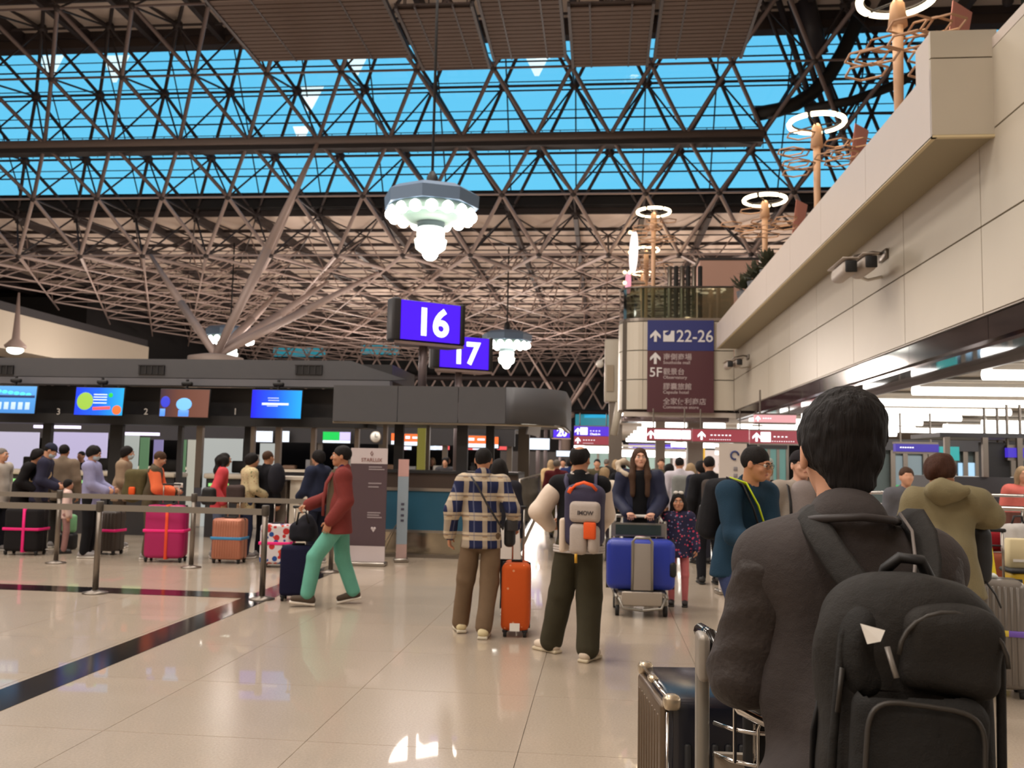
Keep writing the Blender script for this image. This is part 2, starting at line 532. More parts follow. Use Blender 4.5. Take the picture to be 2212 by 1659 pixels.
def torso_ops(J, t=.02, hem=.80, fat=1.0, drop=0.0, flare=0.0):
    o = [('+', cap(J['chest'] + V(0, 0, .06), J['chest'] - V(0, 0, .1), .142 * fat + t, .132 * fat + t, .64), 0),
         ('+', cap(J['pelvis'] + V(0, 0, .1), V(J['pelvis'][0], J['pelvis'][1], hem - .08), .135 * fat + t, .162 * fat + t + flare, .72), .07),
         ('+', cap(J['shL'], J['shR'], .052 + t), .05),
         ('+', cap(J['neck'] - V(0, 0, .06), J['neck'] + V(0, -.005, .0), .085, .066), .05)]
    return o
def sleeve_ops(J, t=.02, frac=1.0, puff=0.0):
    o = []
    for s_ in 'LR':
        e, w = J['el' + s_], J['wr' + s_]; w = e + (w - e) * frac
        o += [('+', cap(J['sh' + s_], e, .05 + t + puff, .042 + t + puff), .035), ('+', cap(e, w, .042 + t + puff, .03 + t + puff * .6), .02)]
    return o
def make_jacket(J, det, m, parent, name='jacket', t=.02, hem=.80, frac=.97, amp=.006, seed=1, fat=1.0, puff=0.0, flare=0.0, collar=True, extra=(), sleeves=True, open_front=None):
    lo, hi = bounds(J, .16); h = {3: .009, 2: .012, 1: .016, 0: .024}[det]
    o = torso_ops(J, t, hem, fat, flare=flare)
    if sleeves: o += sleeve_ops(J, t, frac, puff)
    if collar:
        o += [('+', cap(J['neck'] + V(0, -.015, -.01), J['neck'] + V(0, -.01, .03), .068, .072), .01)]
        o += [('-', cap(J['neck'] + V(0, .012, .02), J['neck'] + V(0, .03, .12), .052, .075), .01)]
    o += list(extra)
    o += [('&', lambda P, q=hem: np.where(np.abs(P[:, 0] - J['pelvis'][0]) < .24 + 0 * P[:, 0], q - P[:, 2], -1.0), .012)] if False else []
    base = comb(o)
    tors = comb(torso_ops(J, t + .02, hem, fat, flare=flare)[:2])
    def fn(P):
        d = base(P) + folds(amp, 26, seed)(P)
        cut = hem - P[:, 2]
        near = tors(P) < .03
        return np.where(near, np.maximum(d, cut), d)
    me = sculpt(name, fn, axis(lo[0], hi[0], h), axis(lo[1], hi[1], h), axis(min(hem, J['wrL'][2], J['wrR'][2]) - .12, J['neck'][2] + .22, h))
    return link(name, me, parent, m)
def make_trousers(J, det, m, parent, name='trousers', t=.018, top=1.02, amp=.006, seed=2, loose=0.0, bottom=0.09, fat=1.0):
    lo, hi = bounds(J, .14); h = {3: .01, 2: .012, 1: .016, 0: .024}[det]
    o = [('+', cap(J['pelvis'] + V(0, 0, .06), J['pelvis'] - V(0, 0, .03), .122 * fat + t * .5, .138 * fat + t * .5, .7), 0)]
    for s_ in 'LR':
        k, a = J['kn' + s_], J['an' + s_]
        a = k + (a - k) * ((k[2] - max(bottom, a[2] + .005)) / max(k[2] - a[2], .05))
        o += [('+', cap(J['hi' + s_], k, .077 * fat + t * .7, .056 * fat + t + loose), .03), ('+', cap(k, a, .054 * fat + t + loose, .043 + t + loose), .02)]
    o += [('&', plane((0, 0, top), (0, 0, 1)), .005)]
    return blob(name, o, (lo[0], lo[1], -.0), (hi[0], hi[1], top + .02), h, m, parent, folds(amp, 24, seed))
def make_shoes(J, det, m, sole, parent, name='shoe', sz=1.0):
    h = {3: .008, 2: .009, 1: .014, 0: .022}[det]
    for s_ in 'LR':
        a = J['an' + s_]; t = J['toe' + s_]; b = V(a[0], a[1], a[2] - .085)
        R = np.array(Matrix.Rotation(-t, 3, 'Z') @ Matrix.Rotation(J.get('heel' + s_, 0.0), 3, 'X'))
        o = [('+', bx((0, .045, .052), (.042, .13, .03), .028), 0), ('+', cap((0, -.035, .06), (0, -.03, .1), .043, .04), .03),
             ('+', cap((0, .02, .075), (0, .11, .05), .032, .028), .03), ('-', cap((0, -.025, .105), (0, -.03, .15), .028, .03), .01),
             ('&', plane((0, 0, .022), (0, 0, -1)), .003)]
        xs = axis(-.06, .06, h)
        me = sculpt(name, comb(o), xs, axis(-.11, .2, h), axis(.0, .13, h))
        s1 = link(name, me, parent, m, b); s1.rotation_euler = Matrix(R.tolist()).to_euler()
        me2 = sculpt('sole', comb([('+', bx((0, .045, .014), (.046, .136, .014), .008), 0), ('-', bx((.07, .0, .014), (.032, .06, .05), .02), .01), ('-', bx((-.076, .0, .014), (.034, .06, .05), .02), .01)]), xs, axis(-.11, .2, h), axis(-.01, .045, min(h, .008)))
        link('sole', me2, s1, sole)
def make_hair(J, det, m, parent, style='short', seed=3, name='hair', long_to=None):
    h = {3: .006, 2: .008, 1: .012, 0: .02}[det]; R = headR(J); hd = J['head']
    o = [('+', ell((0, -.016, .03), (.083, .1, .094)), 0)]
    lo = hd - .16 * J['hs']; hi = hd + .15 * J['hs']
    if style in ('short', 'bald', 'crop'):
        o += [('&', plane((0, .0, -.012), (0, .62, -1)), .01)]
        if style == 'bald': o += [('-', ell((0, -.03, .115), (.052, .07, .045)), .01)]
        if style == 'crop': o[0] = ('+', ell((0, -.015, .028), (.079, .096, .092)), 0)
    elif style == 'mop':
        o = [('+', ell((0, -.016, .03), (.093, .108, .1)), 0), ('+', ell((0, -.03, -.02), (.088, .09, .08)), .04), ('&', plane((0, .0, -.045), (0, .8, -1)), .01), ('-', ell((0, .11, -.03), (.06, .07, .085)), .015)]
    elif style in ('long', 'frizz'):
        k = 1.0 if style == 'long' else 1.5
        o += [('+', ell((0, -.03, -.02), (.088 * k, .085 * k, .1)), .03)]
        L = long_to if long_to is not None else -.32
        for s_ in (-1, 1): o += [('+', cap((s_ * .07, -.02, -.02), (s_ * .085 * k, -.0, L), .034 * k, .03 * k, .8), .03)]
        o += [('+', cap((0, -.07, -.02), (0, -.085, L), .06 * k, .07 * k, .55), .04), ('-', ell((0, .115, -.02), (.056, .085, .092)), .012)]
        lo = hd - V(.24, .26, (.12 - L) * J['hs'] + .08)
        hi = hd + V(.24, .24, .16 * J['hs'])
    elif style == 'bun':
        o += [('&', plane((0, .0, -.012), (0, .62, -1)), .01), ('+', ell((0, -.12, .03), (.035, .035, .035)), .01)]
    fr = {'frizz': .011, 'mop': .006}.get(style, .003)
    return blob(name, [('+', framed(comb(o), hd, R, J['hs']), 0)], lo, hi, h, m, parent, folds(fr, 60 if style != 'frizz' else 45, seed, (1, 1, .5)))
def make_cap(J, det, m, parent, name='cap'):
    R = headR(J); hd = J['head']; h = {3: .006, 2: .008, 1: .012, 0: .02}[det]
    o = [('+', ell((0, -.014, .034), (.086, .102, .095)), 0), ('&', plane((0, 0, .032), (0, .12, -1)), .006),
         ('+', cap((0, .06, .04), (0, .135, .03), .058, .045, .14, (0, .15, 1)), .008)]
    return blob(name, [('+', framed(comb(o), hd, R, J['hs']), 0)], hd - .16, hd + .18, h, m, parent)
def on_head(J, mb, m, parent, name):
    """a small thing worn on the head, drawn in the head's own frame"""
    R = Matrix(headR(J).tolist()); hd = Vector(J['head'])
    mb.v = [R @ v * J['hs'] + hd for v in mb.v]
    return mb.build(name, m, parent)
def make_face(J, parent, hair='black', glasses=False, mask=False, lips=True):
    for s_ in (-1, 1):
        e = MB(); e.ball((s_ * .03, .0775, .01), .0125, 10); on_head(J, e, mat('eye_white', rgb(225, 218, 210), .25), parent, 'eye')
        e = MB(); e.ball((s_ * .03, .0865, .01), .0056, 8); on_head(J, e, mat('iris', rgb(40, 26, 20), .2), parent, 'pupil')
        e = MB(); e.path([(s_ * .014, .098, .028), (s_ * .03, .097, .034), (s_ * .047, .087, .03)], .0035, 6); on_head(J, e, hairm(hair), parent, 'eyebrow')
    if lips and not mask:
        e = MB(); e.path([(-.02, .0865, -.054), (-.008, .0935, -.051), (.008, .0935, -.051), (.02, .0865, -.054)], .0042, 6); on_head(J, e, mat('lips', rgb(170, 95, 85), .45), parent, 'lips')
    if glasses:
        g = MB()
        for s_ in (-1, 1):
            g.path([(s_ * .032 + math.cos(a) * .024, .104, .009 + math.sin(a) * .017) for a in [i * PI / 8 for i in range(16)]], .0018, 5, True)
            g.path([(s_ * .056, .102, .013), (s_ * .076, .06, .014), (s_ * .08, -.01, .006)], .0018, 5)
        g.path([(-.008, .104, .012), (.008, .104, .012)], .0016, 5)
        on_head(J, g, mat('dark_frame', rgb(30, 26, 26), .35), parent, 'glasses')
    if mask:
        o = [('+', ell((0, .034, -.045), (.062, .072, .064)), 0), ('&', plane((0, 0, -.004), (0, .1, 1)), .004), ('&', plane((0, .02, 0), (0, -1, .0)), .004)]
        blob('face_mask', [('+', framed(comb(o), J['head'], headR(J), J['hs']), 0)], J['head'] - .15, J['head'] + .15, .01, mat('mask_cloth', rgb(190, 205, 212), .8), parent)

def person(label, X, Y, face, J, H=1.70, det=1, sk='a', jacket=None, jk={}, trousers=None, tk={}, shoes=None, sole=None, hair='short', hc='black', hk={}, glasses=False, mask=False, face_on=True, capm=None, group=None, hand_sc=1.0, fat=1.0, body_scale=None, jname='jacket'):
    t = thing('person', label, 'person', (X, Y, 0), face, group, H / 1.70)
    make_body(J, det, sk, t, hand_sc, fat)
    if jacket: make_jacket(J, det, jacket, t, jname, **jk)
    if trousers: make_trousers(J, det, trousers, t, **tk)
    make_shoes(J, det, shoes or mat('shoe_dark', rgb(35, 32, 32), .6), sole or mat('sole_dark', rgb(50, 46, 44), .7), t)
    if hair: make_hair(J, det, hairm(hc), t, hair, **hk)
    if capm: make_cap(J, det, capm, t)
    if face_on: make_face(J, t, hc if hc != 'pale' else 'grey', glasses, mask)
    return t
# ------------------------------------------------------------------ setting: materials
def granite():
    k = NT('polished_beige_granite')
    n1 = k.noise(70, 5, rough=.75); n2 = k.noise(900, 2); n3 = k.noise(1.1, 2)
    c = k.mix(k.math('MULTIPLY', n1, 1.0), rgb(104, 90, 74), rgb(206, 191, 172))
    c = k.mix(k.math('MULTIPLY', n2, .5), c, rgb(205, 190, 172))
    c = k.mix(k.math('MULTIPLY', n3, .25), c, rgb(140, 124, 108))
    k.base(c, .26, 0, .5)
    k.b.inputs['Coat Weight'].default_value = .4; k.b.inputs['Coat Roughness'].default_value = .03
    return k.m
M_GRAN = granite()
M_BLACKGRAN = mat('polished_black_granite', rgb(26, 24, 26), .12, 0, .6, .3, 200)
M_CREAM = mat('cream_wall_panel', rgb(184, 175, 160), .42, 0, .4, .02, 3)
M_CREAM2 = mat('pale_parapet_panel', rgb(194, 182, 174), .4, 0, .4, .02, 3)
M_JOINT = mat('dark_panel_joint', rgb(80, 72, 64), .8)
M_GLOSSBLACK = mat('gloss_black_band', rgb(20, 16, 18), .08, 0, .7)
M_DARK = mat('dark_grey_laminate', rgb(84, 84, 88), .5, 0, .4, .04, 6)
M_DARK2 = mat('charcoal_laminate', rgb(52, 51, 54), .45, 0, .4, .05, 6)
M_BLACK = mat('matt_black', rgb(22, 21, 23), .6)
M_STEEL = mat('brushed_steel', rgb(165, 158, 150), .3, .9, .5, .06, 60)
M_STEELD = mat('dull_steel', rgb(128, 120, 112), .38, .85, .5, .06, 60)
M_CHROME = mat('chrome', rgb(200, 196, 192), .12, 1.0)
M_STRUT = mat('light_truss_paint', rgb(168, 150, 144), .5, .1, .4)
M_STRUT_BACKLIT = mat('backlit_truss_paint', rgb(112, 98, 96), .5, .1, .4)  # light truss paint darkened so the bars before the glazing look backlit
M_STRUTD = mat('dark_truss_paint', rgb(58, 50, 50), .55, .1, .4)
M_RUBBER = mat('black_rubber', rgb(24, 23, 23), .7)
M_WHITE = mat('white_plastic', rgb(225, 220, 212), .4)
M_PAPER = mat('white_paper', rgb(235, 232, 226), .8)
M_CEIL = mat('beige_ceiling_panel', rgb(208, 192, 180), .75, 0, .2, .06, .8)
M_DARKWALL = mat('near_black_wall', rgb(34, 32, 33), .8)  # near-black grey for end walls and the far roof deck

# ------------------------------------------------------------------ floor
floor = thing('floor', None, None, kind='structure')
MB().b2((-60, -14, -.12), (30, 100, -.006)).build('floor_bed', mat('grout', rgb(120, 108, 94), .5), floor)
TL = 1.2
tm = MB(); g = .0011; hT = .004
a_, b_ = TL / 2 - g, TL / 2 - g - .0015
tm.add([(-a_, -a_, -hT), (a_, -a_, -hT), (a_, a_, -hT), (-a_, a_, -hT), (-b_, -b_, 0), (b_, -b_, 0), (b_, b_, 0), (-b_, b_, 0)],
       [(4, 5, 6, 7), (0, 1, 5, 4), (1, 2, 6, 5), (2, 3, 7, 6), (3, 0, 4, 7)])
tile_me = tm.mesh('tile'); tile_me.materials.append(M_GRAN)
rest = MB(); n = 0
STRIPS = ((-3.82, .17), )
for j in range(0, 13):
    for i in range(-9, 8):
        x, y = .16 + TL * i, .9 + TL * j
        px, py, kk = proj((x, y, 0))
        if kk < .3 or px < -900 or px > 3000 or py > 2600: continue
        if n < 300: link('tile', tile_me, floor, None, (x, y, 0)); n += 1
J0 = .9 + TL * 12 + .6
for j in range(60):
    y0 = J0 + TL * j
    for x0, x1 in ((-60, -30), (-30, -14), (-14, -8), (-8, -2), (-2, 4), (4, 10), (10, 30)):
        rest.b2((x0 + .003, y0 + .003, -.02), (x1 - .003, y0 + TL - .003, 0))
for x0, x1, y0, y1 in ((-60, .16 - 9.5 * TL, -14, J0), (.16 + 7.5 * TL, 30, -14, J0), (.16 - 9.5 * TL, .16 + 7.5 * TL, -14, .3)):
    rest.b2((x0, y0, -.02), (x1, y1, 0))
tag(rest.build('paving', M_GRAN, floor), kind='stuff')
tag(MB().b2((-3.99, 2, 0), (-3.66, 10.32, .003)).b2((-3.99, 10.32, 0), (-3.66, 14.4, .003)).build('trim_1', M_BLACKGRAN), kind='structure')
tag(MB().b2((-16, 9.92, 0), (-3.995, 10.32, .003)).build('trim_2', M_BLACKGRAN), kind='structure')

# ------------------------------------------------------------------ outer walls that close the hall
def wall(name, lo, hi, m):
    return tag(MB().b2(lo, hi).build(name, m), kind='structure')
M_PLAIN = mat('plain_plaster', rgb(190, 176, 160), .8)
wall('wall_back', (-60, -14.3, 0), (30, -14, 24), M_PLAIN)
wall('wall_left', (-60.3, -14, 0), (-60, 100, 24), M_PLAIN)
wall('wall_end', (-60, 92, 0), (30, 92.3, 15), M_DARKWALL)
wall('wall_right', (29.7, -14, 0), (30, 100, 24), M_PLAIN)

# side wall of the hall on the left: cream band over a dark void
lw = thing('wall_side', None, None, kind='structure')
MB().b2((-36, 38, 7.2), (-33, 62.5, 9.3)).build('upper_band', M_CREAM, lw)
MB().b2((-40, 62.6, 7.2), (-35.2, 88, 8.9)).build('far_band', M_CREAM, lw)
MB().b2((-36, 38, 9.3), (-33.1, 62.5, 9.8)).build('coping', M_DARK2, lw)
MB().b2((-60, 62.6, 8.9), (-38, 88, 13)).build('dark_wall', M_DARKWALL, lw)
MB().b2((-60, 36, 0), (-36, 38, 7.3)).build('dark_front', M_DARKWALL, lw)

# ------------------------------------------------------------------ roof: solid ceiling, glazing, space frame
MOD = 3.2
ceil = thing('ceiling', None, None, kind='structure')
pm = MB(); pm.box((0, 0, 0), (MOD - .22, MOD - .1, .08)); pme = pm.mesh('ceiling_panel'); pme.materials.append(M_CEIL)
XS = [-1.4 + MOD / 2 - MOD * k for k in range(-5, 13)]
for j in range(14):
    for x in XS: link('ceiling_panel', pme, ceil, None, (x, 44.6 + MOD * j, 13.75 + .0 * j))
db = MB()
for k in range(-6, 14): db.b2((-1.4 - MOD * k - .11, 43, 13.3), (-1.4 - MOD * k + .11, 90, 13.8))
for j in range(15): db.b2((-60, 43 + MOD * j - .05, 13.55), (20, 43 + MOD * j + .05, 13.85))
tag(db.build('roof_purlin', M_STRUTD, ceil), kind='stuff')
MB().b2((-61, 42.6, 13.9), (30, 93, 14.3)).build('roof_deck', M_DARKWALL, ceil)
MB().b2((-61, -14.3, 20.9), (30, 38.6, 21.2)).build('near_roof_deck', M_CEIL, ceil)
nb = MB()
for k in range(-6, 17): nb.b2((-1.4 - MOD * k - .12, 20, 20.3), (-1.4 - MOD * k + .12, 38.4, 20.9))
for j in range(6): nb.b2((-60, 22 + MOD * j - .06, 20.6), (22, 22 + MOD * j + .06, 20.9))
tag(nb.build('near_purlin', M_STRUTD, ceil), kind='stuff')
MB().b2((-60, 38.1, 20.2), (30, 38.7, 20.95)).build('eaves_beam', mat('brown_steel', rgb(70, 58, 54), .6), ceil)
# dark gutter beam under the glazing, with a row of pale brackets over it
MB().b2((-60, 42.7, 13.85), (30, 43.2, 14.35)).b2((-60, 42.5, 14.42), (30, 43.0, 14.62)).build('gutter_beam', M_BLACK, ceil)
br = MB()
for k in range(96): br.b2((-34 + k * .5, 43.05, 14.3), (-34 + k * .5 + .34, 43.25, 14.45))
tag(br.build('bracket', mat('pale_bracket', rgb(220, 180, 160), .6), ceil), kind='stuff')

# glazed slope: window_1 with panes and bars
win = thing('window_1', None, None, kind='structure')
B0, B1 = Vector((0, 43.4, 14.4)), Vector((0, 39.2, 20.9))
M_PANE = glass('roof_glass', (.95, 1, 1), keep=.95, refl=.05)
dz = (B1 - B0)
rowsG = 6
ang = math.atan2(dz.z, dz.y)
pn = MB(); pn.box((0, 0, 0), (MOD - .06, dz.length / rowsG - .05, .02)); pnm = pn.mesh('pane'); pnm.materials.append(M_PANE)
for k in range(-6, 14):
    for r_ in range(rowsG):
        c = B0 + dz * ((r_ + .5) / rowsG)
        o = link('pane', pnm, win, None, (-1.4 - MOD * k - MOD / 2 + .0, c.y, c.z)); o.rotation_euler = (ang, 0, 0)
gb = MB()
for k in range(-7, 15):
    x = -1.4 - MOD * k; gb.tube((x, B0.y, B0.z), (x, B1.y, B1.z), .035, 6)
for r_ in range(rowsG + 1):
    c = B0 + dz * (r_ / rowsG); gb.tube((-50, c.y - .1, c.z), (22, c.y - .1, c.z), .04, 6)
    gb.tube((-50, c.y - .5, c.z + .25), (22, c.y - .5, c.z + .25), .025, 6)
gb.build('glazing_bar', M_STRUTD, win)
# white three-cornered reflector shapes: added glowing panels that imitate light mirrored in the panes
M_REFL = glow('painted_reflection_glow', (.80, .95, 1.0), 1.15)
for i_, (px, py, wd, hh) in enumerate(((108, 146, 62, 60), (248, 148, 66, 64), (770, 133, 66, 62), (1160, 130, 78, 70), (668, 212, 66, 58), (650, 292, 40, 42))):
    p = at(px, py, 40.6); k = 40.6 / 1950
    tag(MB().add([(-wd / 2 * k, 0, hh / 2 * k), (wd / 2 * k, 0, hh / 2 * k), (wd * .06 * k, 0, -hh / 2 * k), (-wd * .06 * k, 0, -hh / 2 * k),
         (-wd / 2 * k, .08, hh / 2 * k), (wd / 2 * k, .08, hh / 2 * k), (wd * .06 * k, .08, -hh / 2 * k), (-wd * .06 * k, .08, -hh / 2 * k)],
        [(0, 3, 2, 1), (4, 5, 6, 7), (0, 1, 5, 4), (1, 2, 6, 5), (2, 3, 7, 6), (3, 0, 4, 7)]).build('painted_reflection', M_REFL, None, p),
        'white three-cornered reflector panel with added glow at the glazing, ' + ['leftmost of the six', 'second from the left', 'left of the chandelier cord', 'right of the chandelier cord', 'lower left of the cord, above the beam', 'smallest, under the long beam'][i_], 'reflection', 'glowing panels imitating reflections at the roof glazing')

# space frame
ARow = [(30.6, 21.2, 0), (33.2, 19.5, 1), (35.5, 17.6, 0), (37.7, 15.5, 1), (39.5, 13.5, 0), (41.0, 11.1, 1)] + [(41 + MOD * k, 11.1, (k + 1) % 2) for k in range(1, 15)]
BRow = [(34.6, 21.3, 0), (37.0, 20.6, 1), (39.2, 18.4, 0), (41.0, 15.9, 1), (43.0, 13.6, 0)] + [(43 + MOD * k, 13.3, k % 2) for k in range(1, 15)]
def rx(ph): return [(-3.0 if ph else -1.4) - MOD * k for k in range(-7, 11)]
seg = []
def zig(R0, R1, r, m):
    for x in rx(R0[2]):
        for dx in (-1.6, 1.6):
            seg.append((Vector((x, R0[0], R0[1])), Vector((x + (dx if R0[2] != R1[2] else 0), R1[0], R1[1])), r, m))
for i, R in enumerate(ARow):
    r = .085 if R[0] < 42 else .05
    xs = rx(R[2])
    if i != 3:
        for k in range(len(xs) - 1): seg.append((Vector((xs[k], R[0], R[1])), Vector((xs[k + 1], R[0], R[1])), r * .6, M_STRUT if i > 3 else M_STRUT_BACKLIT))
    if i + 1 < len(ARow): zig(R, ARow[i + 1], r if i > 5 else .09, M_STRUT if i > 3 else M_STRUT_BACKLIT)
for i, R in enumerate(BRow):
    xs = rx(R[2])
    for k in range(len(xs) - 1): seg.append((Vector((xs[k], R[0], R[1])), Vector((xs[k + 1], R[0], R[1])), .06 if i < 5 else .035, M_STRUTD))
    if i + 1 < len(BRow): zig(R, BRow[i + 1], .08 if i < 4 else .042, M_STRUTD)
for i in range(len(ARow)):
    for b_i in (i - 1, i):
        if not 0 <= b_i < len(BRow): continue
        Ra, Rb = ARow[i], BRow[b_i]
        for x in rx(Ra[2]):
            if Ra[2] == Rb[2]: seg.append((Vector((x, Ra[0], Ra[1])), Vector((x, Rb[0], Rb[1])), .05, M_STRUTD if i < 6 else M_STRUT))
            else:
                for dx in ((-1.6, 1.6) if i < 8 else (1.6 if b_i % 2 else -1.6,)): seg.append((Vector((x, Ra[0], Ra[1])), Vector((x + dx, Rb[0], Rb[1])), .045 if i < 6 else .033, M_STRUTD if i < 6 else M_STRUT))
truss = thing('roof_truss', 'space frame roof truss of grey tubes spanning the hall under the blue glazing', 'truss', (0, 36, 13))
def segsize(s_):
    a = proj(s_[0]); b = proj(s_[1])
    if a[2] < 1 or b[2] < 1: return 0
    mx, my = (a[0] + b[0]) / 2, (a[1] + b[1]) / 2
    if mx < -60 or mx > 1900 or my < -60 or my > 900: return 0
    return s_[2] / a[2] * math.hypot(a[0] - b[0], a[1] - b[1])
seg.sort(key=segsize, reverse=True)
um = MB(); um.tube((0, 0, 0), (0, 0, 1), 1, 7); 
ume = {}
for m_ in (M_STRUT, M_STRUT_BACKLIT, M_STRUTD):
    e = um.mesh('strut'); e.materials.append(m_); ume[m_.name] = e
cents = Vector((0, 36, 13))
for p, q, r, m_ in seg[:298]:
    o = link('strut', ume[m_.name], truss)
    d = q - p
    o.matrix_local = Matrix.Translation(p - cents) @ d.to_track_quat('Z', 'Y').to_matrix().to_4x4() @ Matrix.Diagonal((r, r, d.length, 1))
for m_, nm in ((M_STRUT, 'light_strut_lattice'), (M_STRUT_BACKLIT, 'backlit_strut_lattice'), (M_STRUTD, 'dark_strut_lattice')):
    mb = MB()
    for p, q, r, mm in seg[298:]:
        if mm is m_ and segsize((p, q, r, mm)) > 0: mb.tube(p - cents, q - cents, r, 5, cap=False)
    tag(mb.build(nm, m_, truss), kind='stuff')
nd = MB()
for R in BRow[1:5]:
    for x in rx(R[2]): nd.ball(Vector((x, R[0], R[1])) - cents, .24, 8)
for R in ARow[1:6]:
    for x in rx(R[2]): nd.ball(Vector((x, R[0], R[1])) - cents, .15, 8)
tag(nd.build('joint_node', M_STRUTD, truss), kind='stuff')
# main beam with its catwalk
R = ARow[3]
bm_ = thing('catwalk_beam', 'long grey tubular beam with a railed catwalk crossing the blue glazing', 'beam', (0, R[0], R[1]))
MB().tube((-50, 0, 0), (at(1650, 250, 37.7).x, 0, 0), .18, 12).build('beam', mat('beam_paint', rgb(104, 92, 88), .5), bm_)
MB().b2((-50, .05, -.36), (at(1650, 250, 37.7).x, .7, -.1)).build('walkway', mat('walkway_dark', rgb(44, 40, 42), .7), bm_)
rl = MB()
for z in (.55, .95): rl.tube((-50, 1.3, z - .2), (6.9, 1.3, z - .2), .02, 5)
for k in range(72): rl.tube((-50 + k * .8, 1.3, -.2), (-50 + k * .8, 1.3, .75), .018, 5)
tag(rl.build('railing', M_STRUTD, bm_), kind='stuff')
# dark arched rib and mast at the right end of the glazing
rib = thing('arched_rib', 'thick dark arched roof rib curving up beside the hanging lamps', 'rib', (6.9, 37.6, 15.5))
pts = [at(px, py, 37.4) - rib.location for px, py in ((1630, 247), (1680, 238), (1720, 224), (1756, 200), (1790, 165), (1822, 110), (1848, 55), (1866, 5))]
MB().path(pts, .3, 10).build('arch', M_BLACK, rib)
pts = [at(px, py, 37.0) - rib.location for px, py in ((1740, 236), (1840, 218), (1930, 185), (2010, 140), (2090, 80))]
MB().path(pts, .2, 8).build('branch', M_BLACK, rib)
ms = MB()
for dx in (-.45, 0, .45):
    a = at(1706, 0, 36.2) + Vector((dx, 0, 0)); b = at(1812, 335, 38.8) + Vector((dx, 0, 0)); ms.tube(a - rib.location, b - rib.location, .13, 8)
a = at(1738, 0, 36.4); b = at(1768, 120, 37.2); ms.tube(a - rib.location, b - rib.location, .42, 10)
ms.build('mast', mat('mast_paint', rgb(48, 46, 54), .5), rib)
lt = MB()
Q = [[at(1790 + 62 * i + (31 if j % 2 else 0), 20 + 75 * j, 38.6) - rib.location for i in range(5)] for j in range(5)]
for j in range(5):
    for i in range(4): lt.tube(Q[j][i], Q[j][i + 1], .05, 5)
    if j < 4:
        for i in range(4):
            lt.tube(Q[j][i], Q[j + 1][i], .08, 5); lt.tube(Q[j][i + 1] if j % 2 == 0 else Q[j][i], Q[j + 1][i] if j % 2 == 0 else Q[j + 1][i + 1], .08, 5)
tag(lt.build('side_lattice', M_STRUTD, rib), kind='stuff')

# brown perforated acoustic panels hung from the near roof
M_BROWN = mat('brown_slatted_panel', rgb(86, 68, 58), .7, 0, .3, .1, 2)
slat = MB(); slat.box((0, 0, 0), (1, .22, .05)); slm = slat.mesh('slat'); slm.materials.append(M_BROWN)
for n_, (x0, x1, y1) in enumerate(((-12.6, -6.95, 30.7), (-6.7, -4.25, 31.6), (-4.0, -1.45, 31.0), (-1.2, 1.45, 31.8), (1.7, 4.7, 31.3))):
    t = thing('acoustic_panel', ['widest brown slatted ceiling panel hung at the left of the row', 'short brown slatted ceiling panel beside the widest one, over the lamp cord',
        'middle brown slatted ceiling panel of the five in the row', 'brown slatted ceiling panel second from the right end of the row', 'brown slatted ceiling panel at the right end of the row near the dark mast'][n_],
        'ceiling panel', ((x0 + x1) / 2, y1, 15.9), 0, 'brown slatted ceiling panels')
    L = x1 - x0
    for k in range(16):
        o = link('slat', slm, t, None, (0, -.14 - k * .27, 0)); o.scale = (L, 1, 1)
    MB().b2((-L / 2, -4.5, .06), (L / 2, 0, .1)).build('backing', mat('panel_back', rgb(58, 45, 40), .8), t)
    f = MB()
    for x in (-L / 2, L / 2): f.b2((x - .05, -4.5, -.06), (x + .05, .02, .12))
    for x in (-L / 4, L / 4): f.b2((x - .03, -4.5, -.04), (x + .03, 0, .06))
    for x in (-L / 2 + .2, L / 2 - .2):
        for y in (-.3, -4.2): f.tube((x, y, .1), (x, y, 5.0), .02, 5)
    tag(f.build('frame', M_STRUTD, t), kind='stuff')

# ------------------------------------------------------------------ end facade lattice
ef = thing('end_lattice', 'dark end wall bracing of crossed grey tubes far down the hall', 'bracing', (0, 88, 0))
e = MB()
for k in range(-14, 6):
    x = -7.2 + 3.6 * k
    for z0, z1 in ((6.7, 9.9), (9.9, 13.2)):
        for s_ in (0, 1):
            xa, xb = (x, x + 1.8) if (s_ == 0) == (z0 > 8) else (x + 1.8, x)
            e.tube((xa, 0, z0), (xb, 0, z1), .09, 5); e.tube((2 * x + 3.6 - xa, 0, z0), (2 * x + 3.6 - xb, 0, z1), .09, 5)
tag(e.build('brace', M_STRUT, ef), kind='stuff')
MB().tube((-60, 0, 9.6), (20, 0, 9.6), .3, 8).build('upper_rail', M_STRUTD, ef)
MB().tube((-60, 0, 6.4), (20, 0, 6.4), .22, 8).build('lower_rail', M_STRUTD, ef)
tf = MB()
for z in (12.9, 13.25, 13.6): tf.tube((-60, -.6, z - .4), (20, -.6, z - .4), .12, 6)
tf.build('top_rail', M_STRUT, ef)
M_TEAL = glow('far_window_teal', (.03, .33, .42), .55)
M_CYAN = glow('far_window_cyan', (.04, .45, .75), .9)
for (x0, y0, x1, y1, m_) in ((1243, 892, 1322, 921, M_TEAL), (1262, 891, 1310, 903, M_CYAN), (1195, 890, 1204, 902, M_CYAN), (780, 745, 860, 765, M_TEAL), (590, 750, 700, 770, M_TEAL)):
    a = at(x0, y0, 91.5); b = at(x1, y1, 91.5)
    f = tag(MB().b2((a.x, 91.6, b.z), (b.x, 91.9, a.z)).build('window_2', m_), kind='structure')

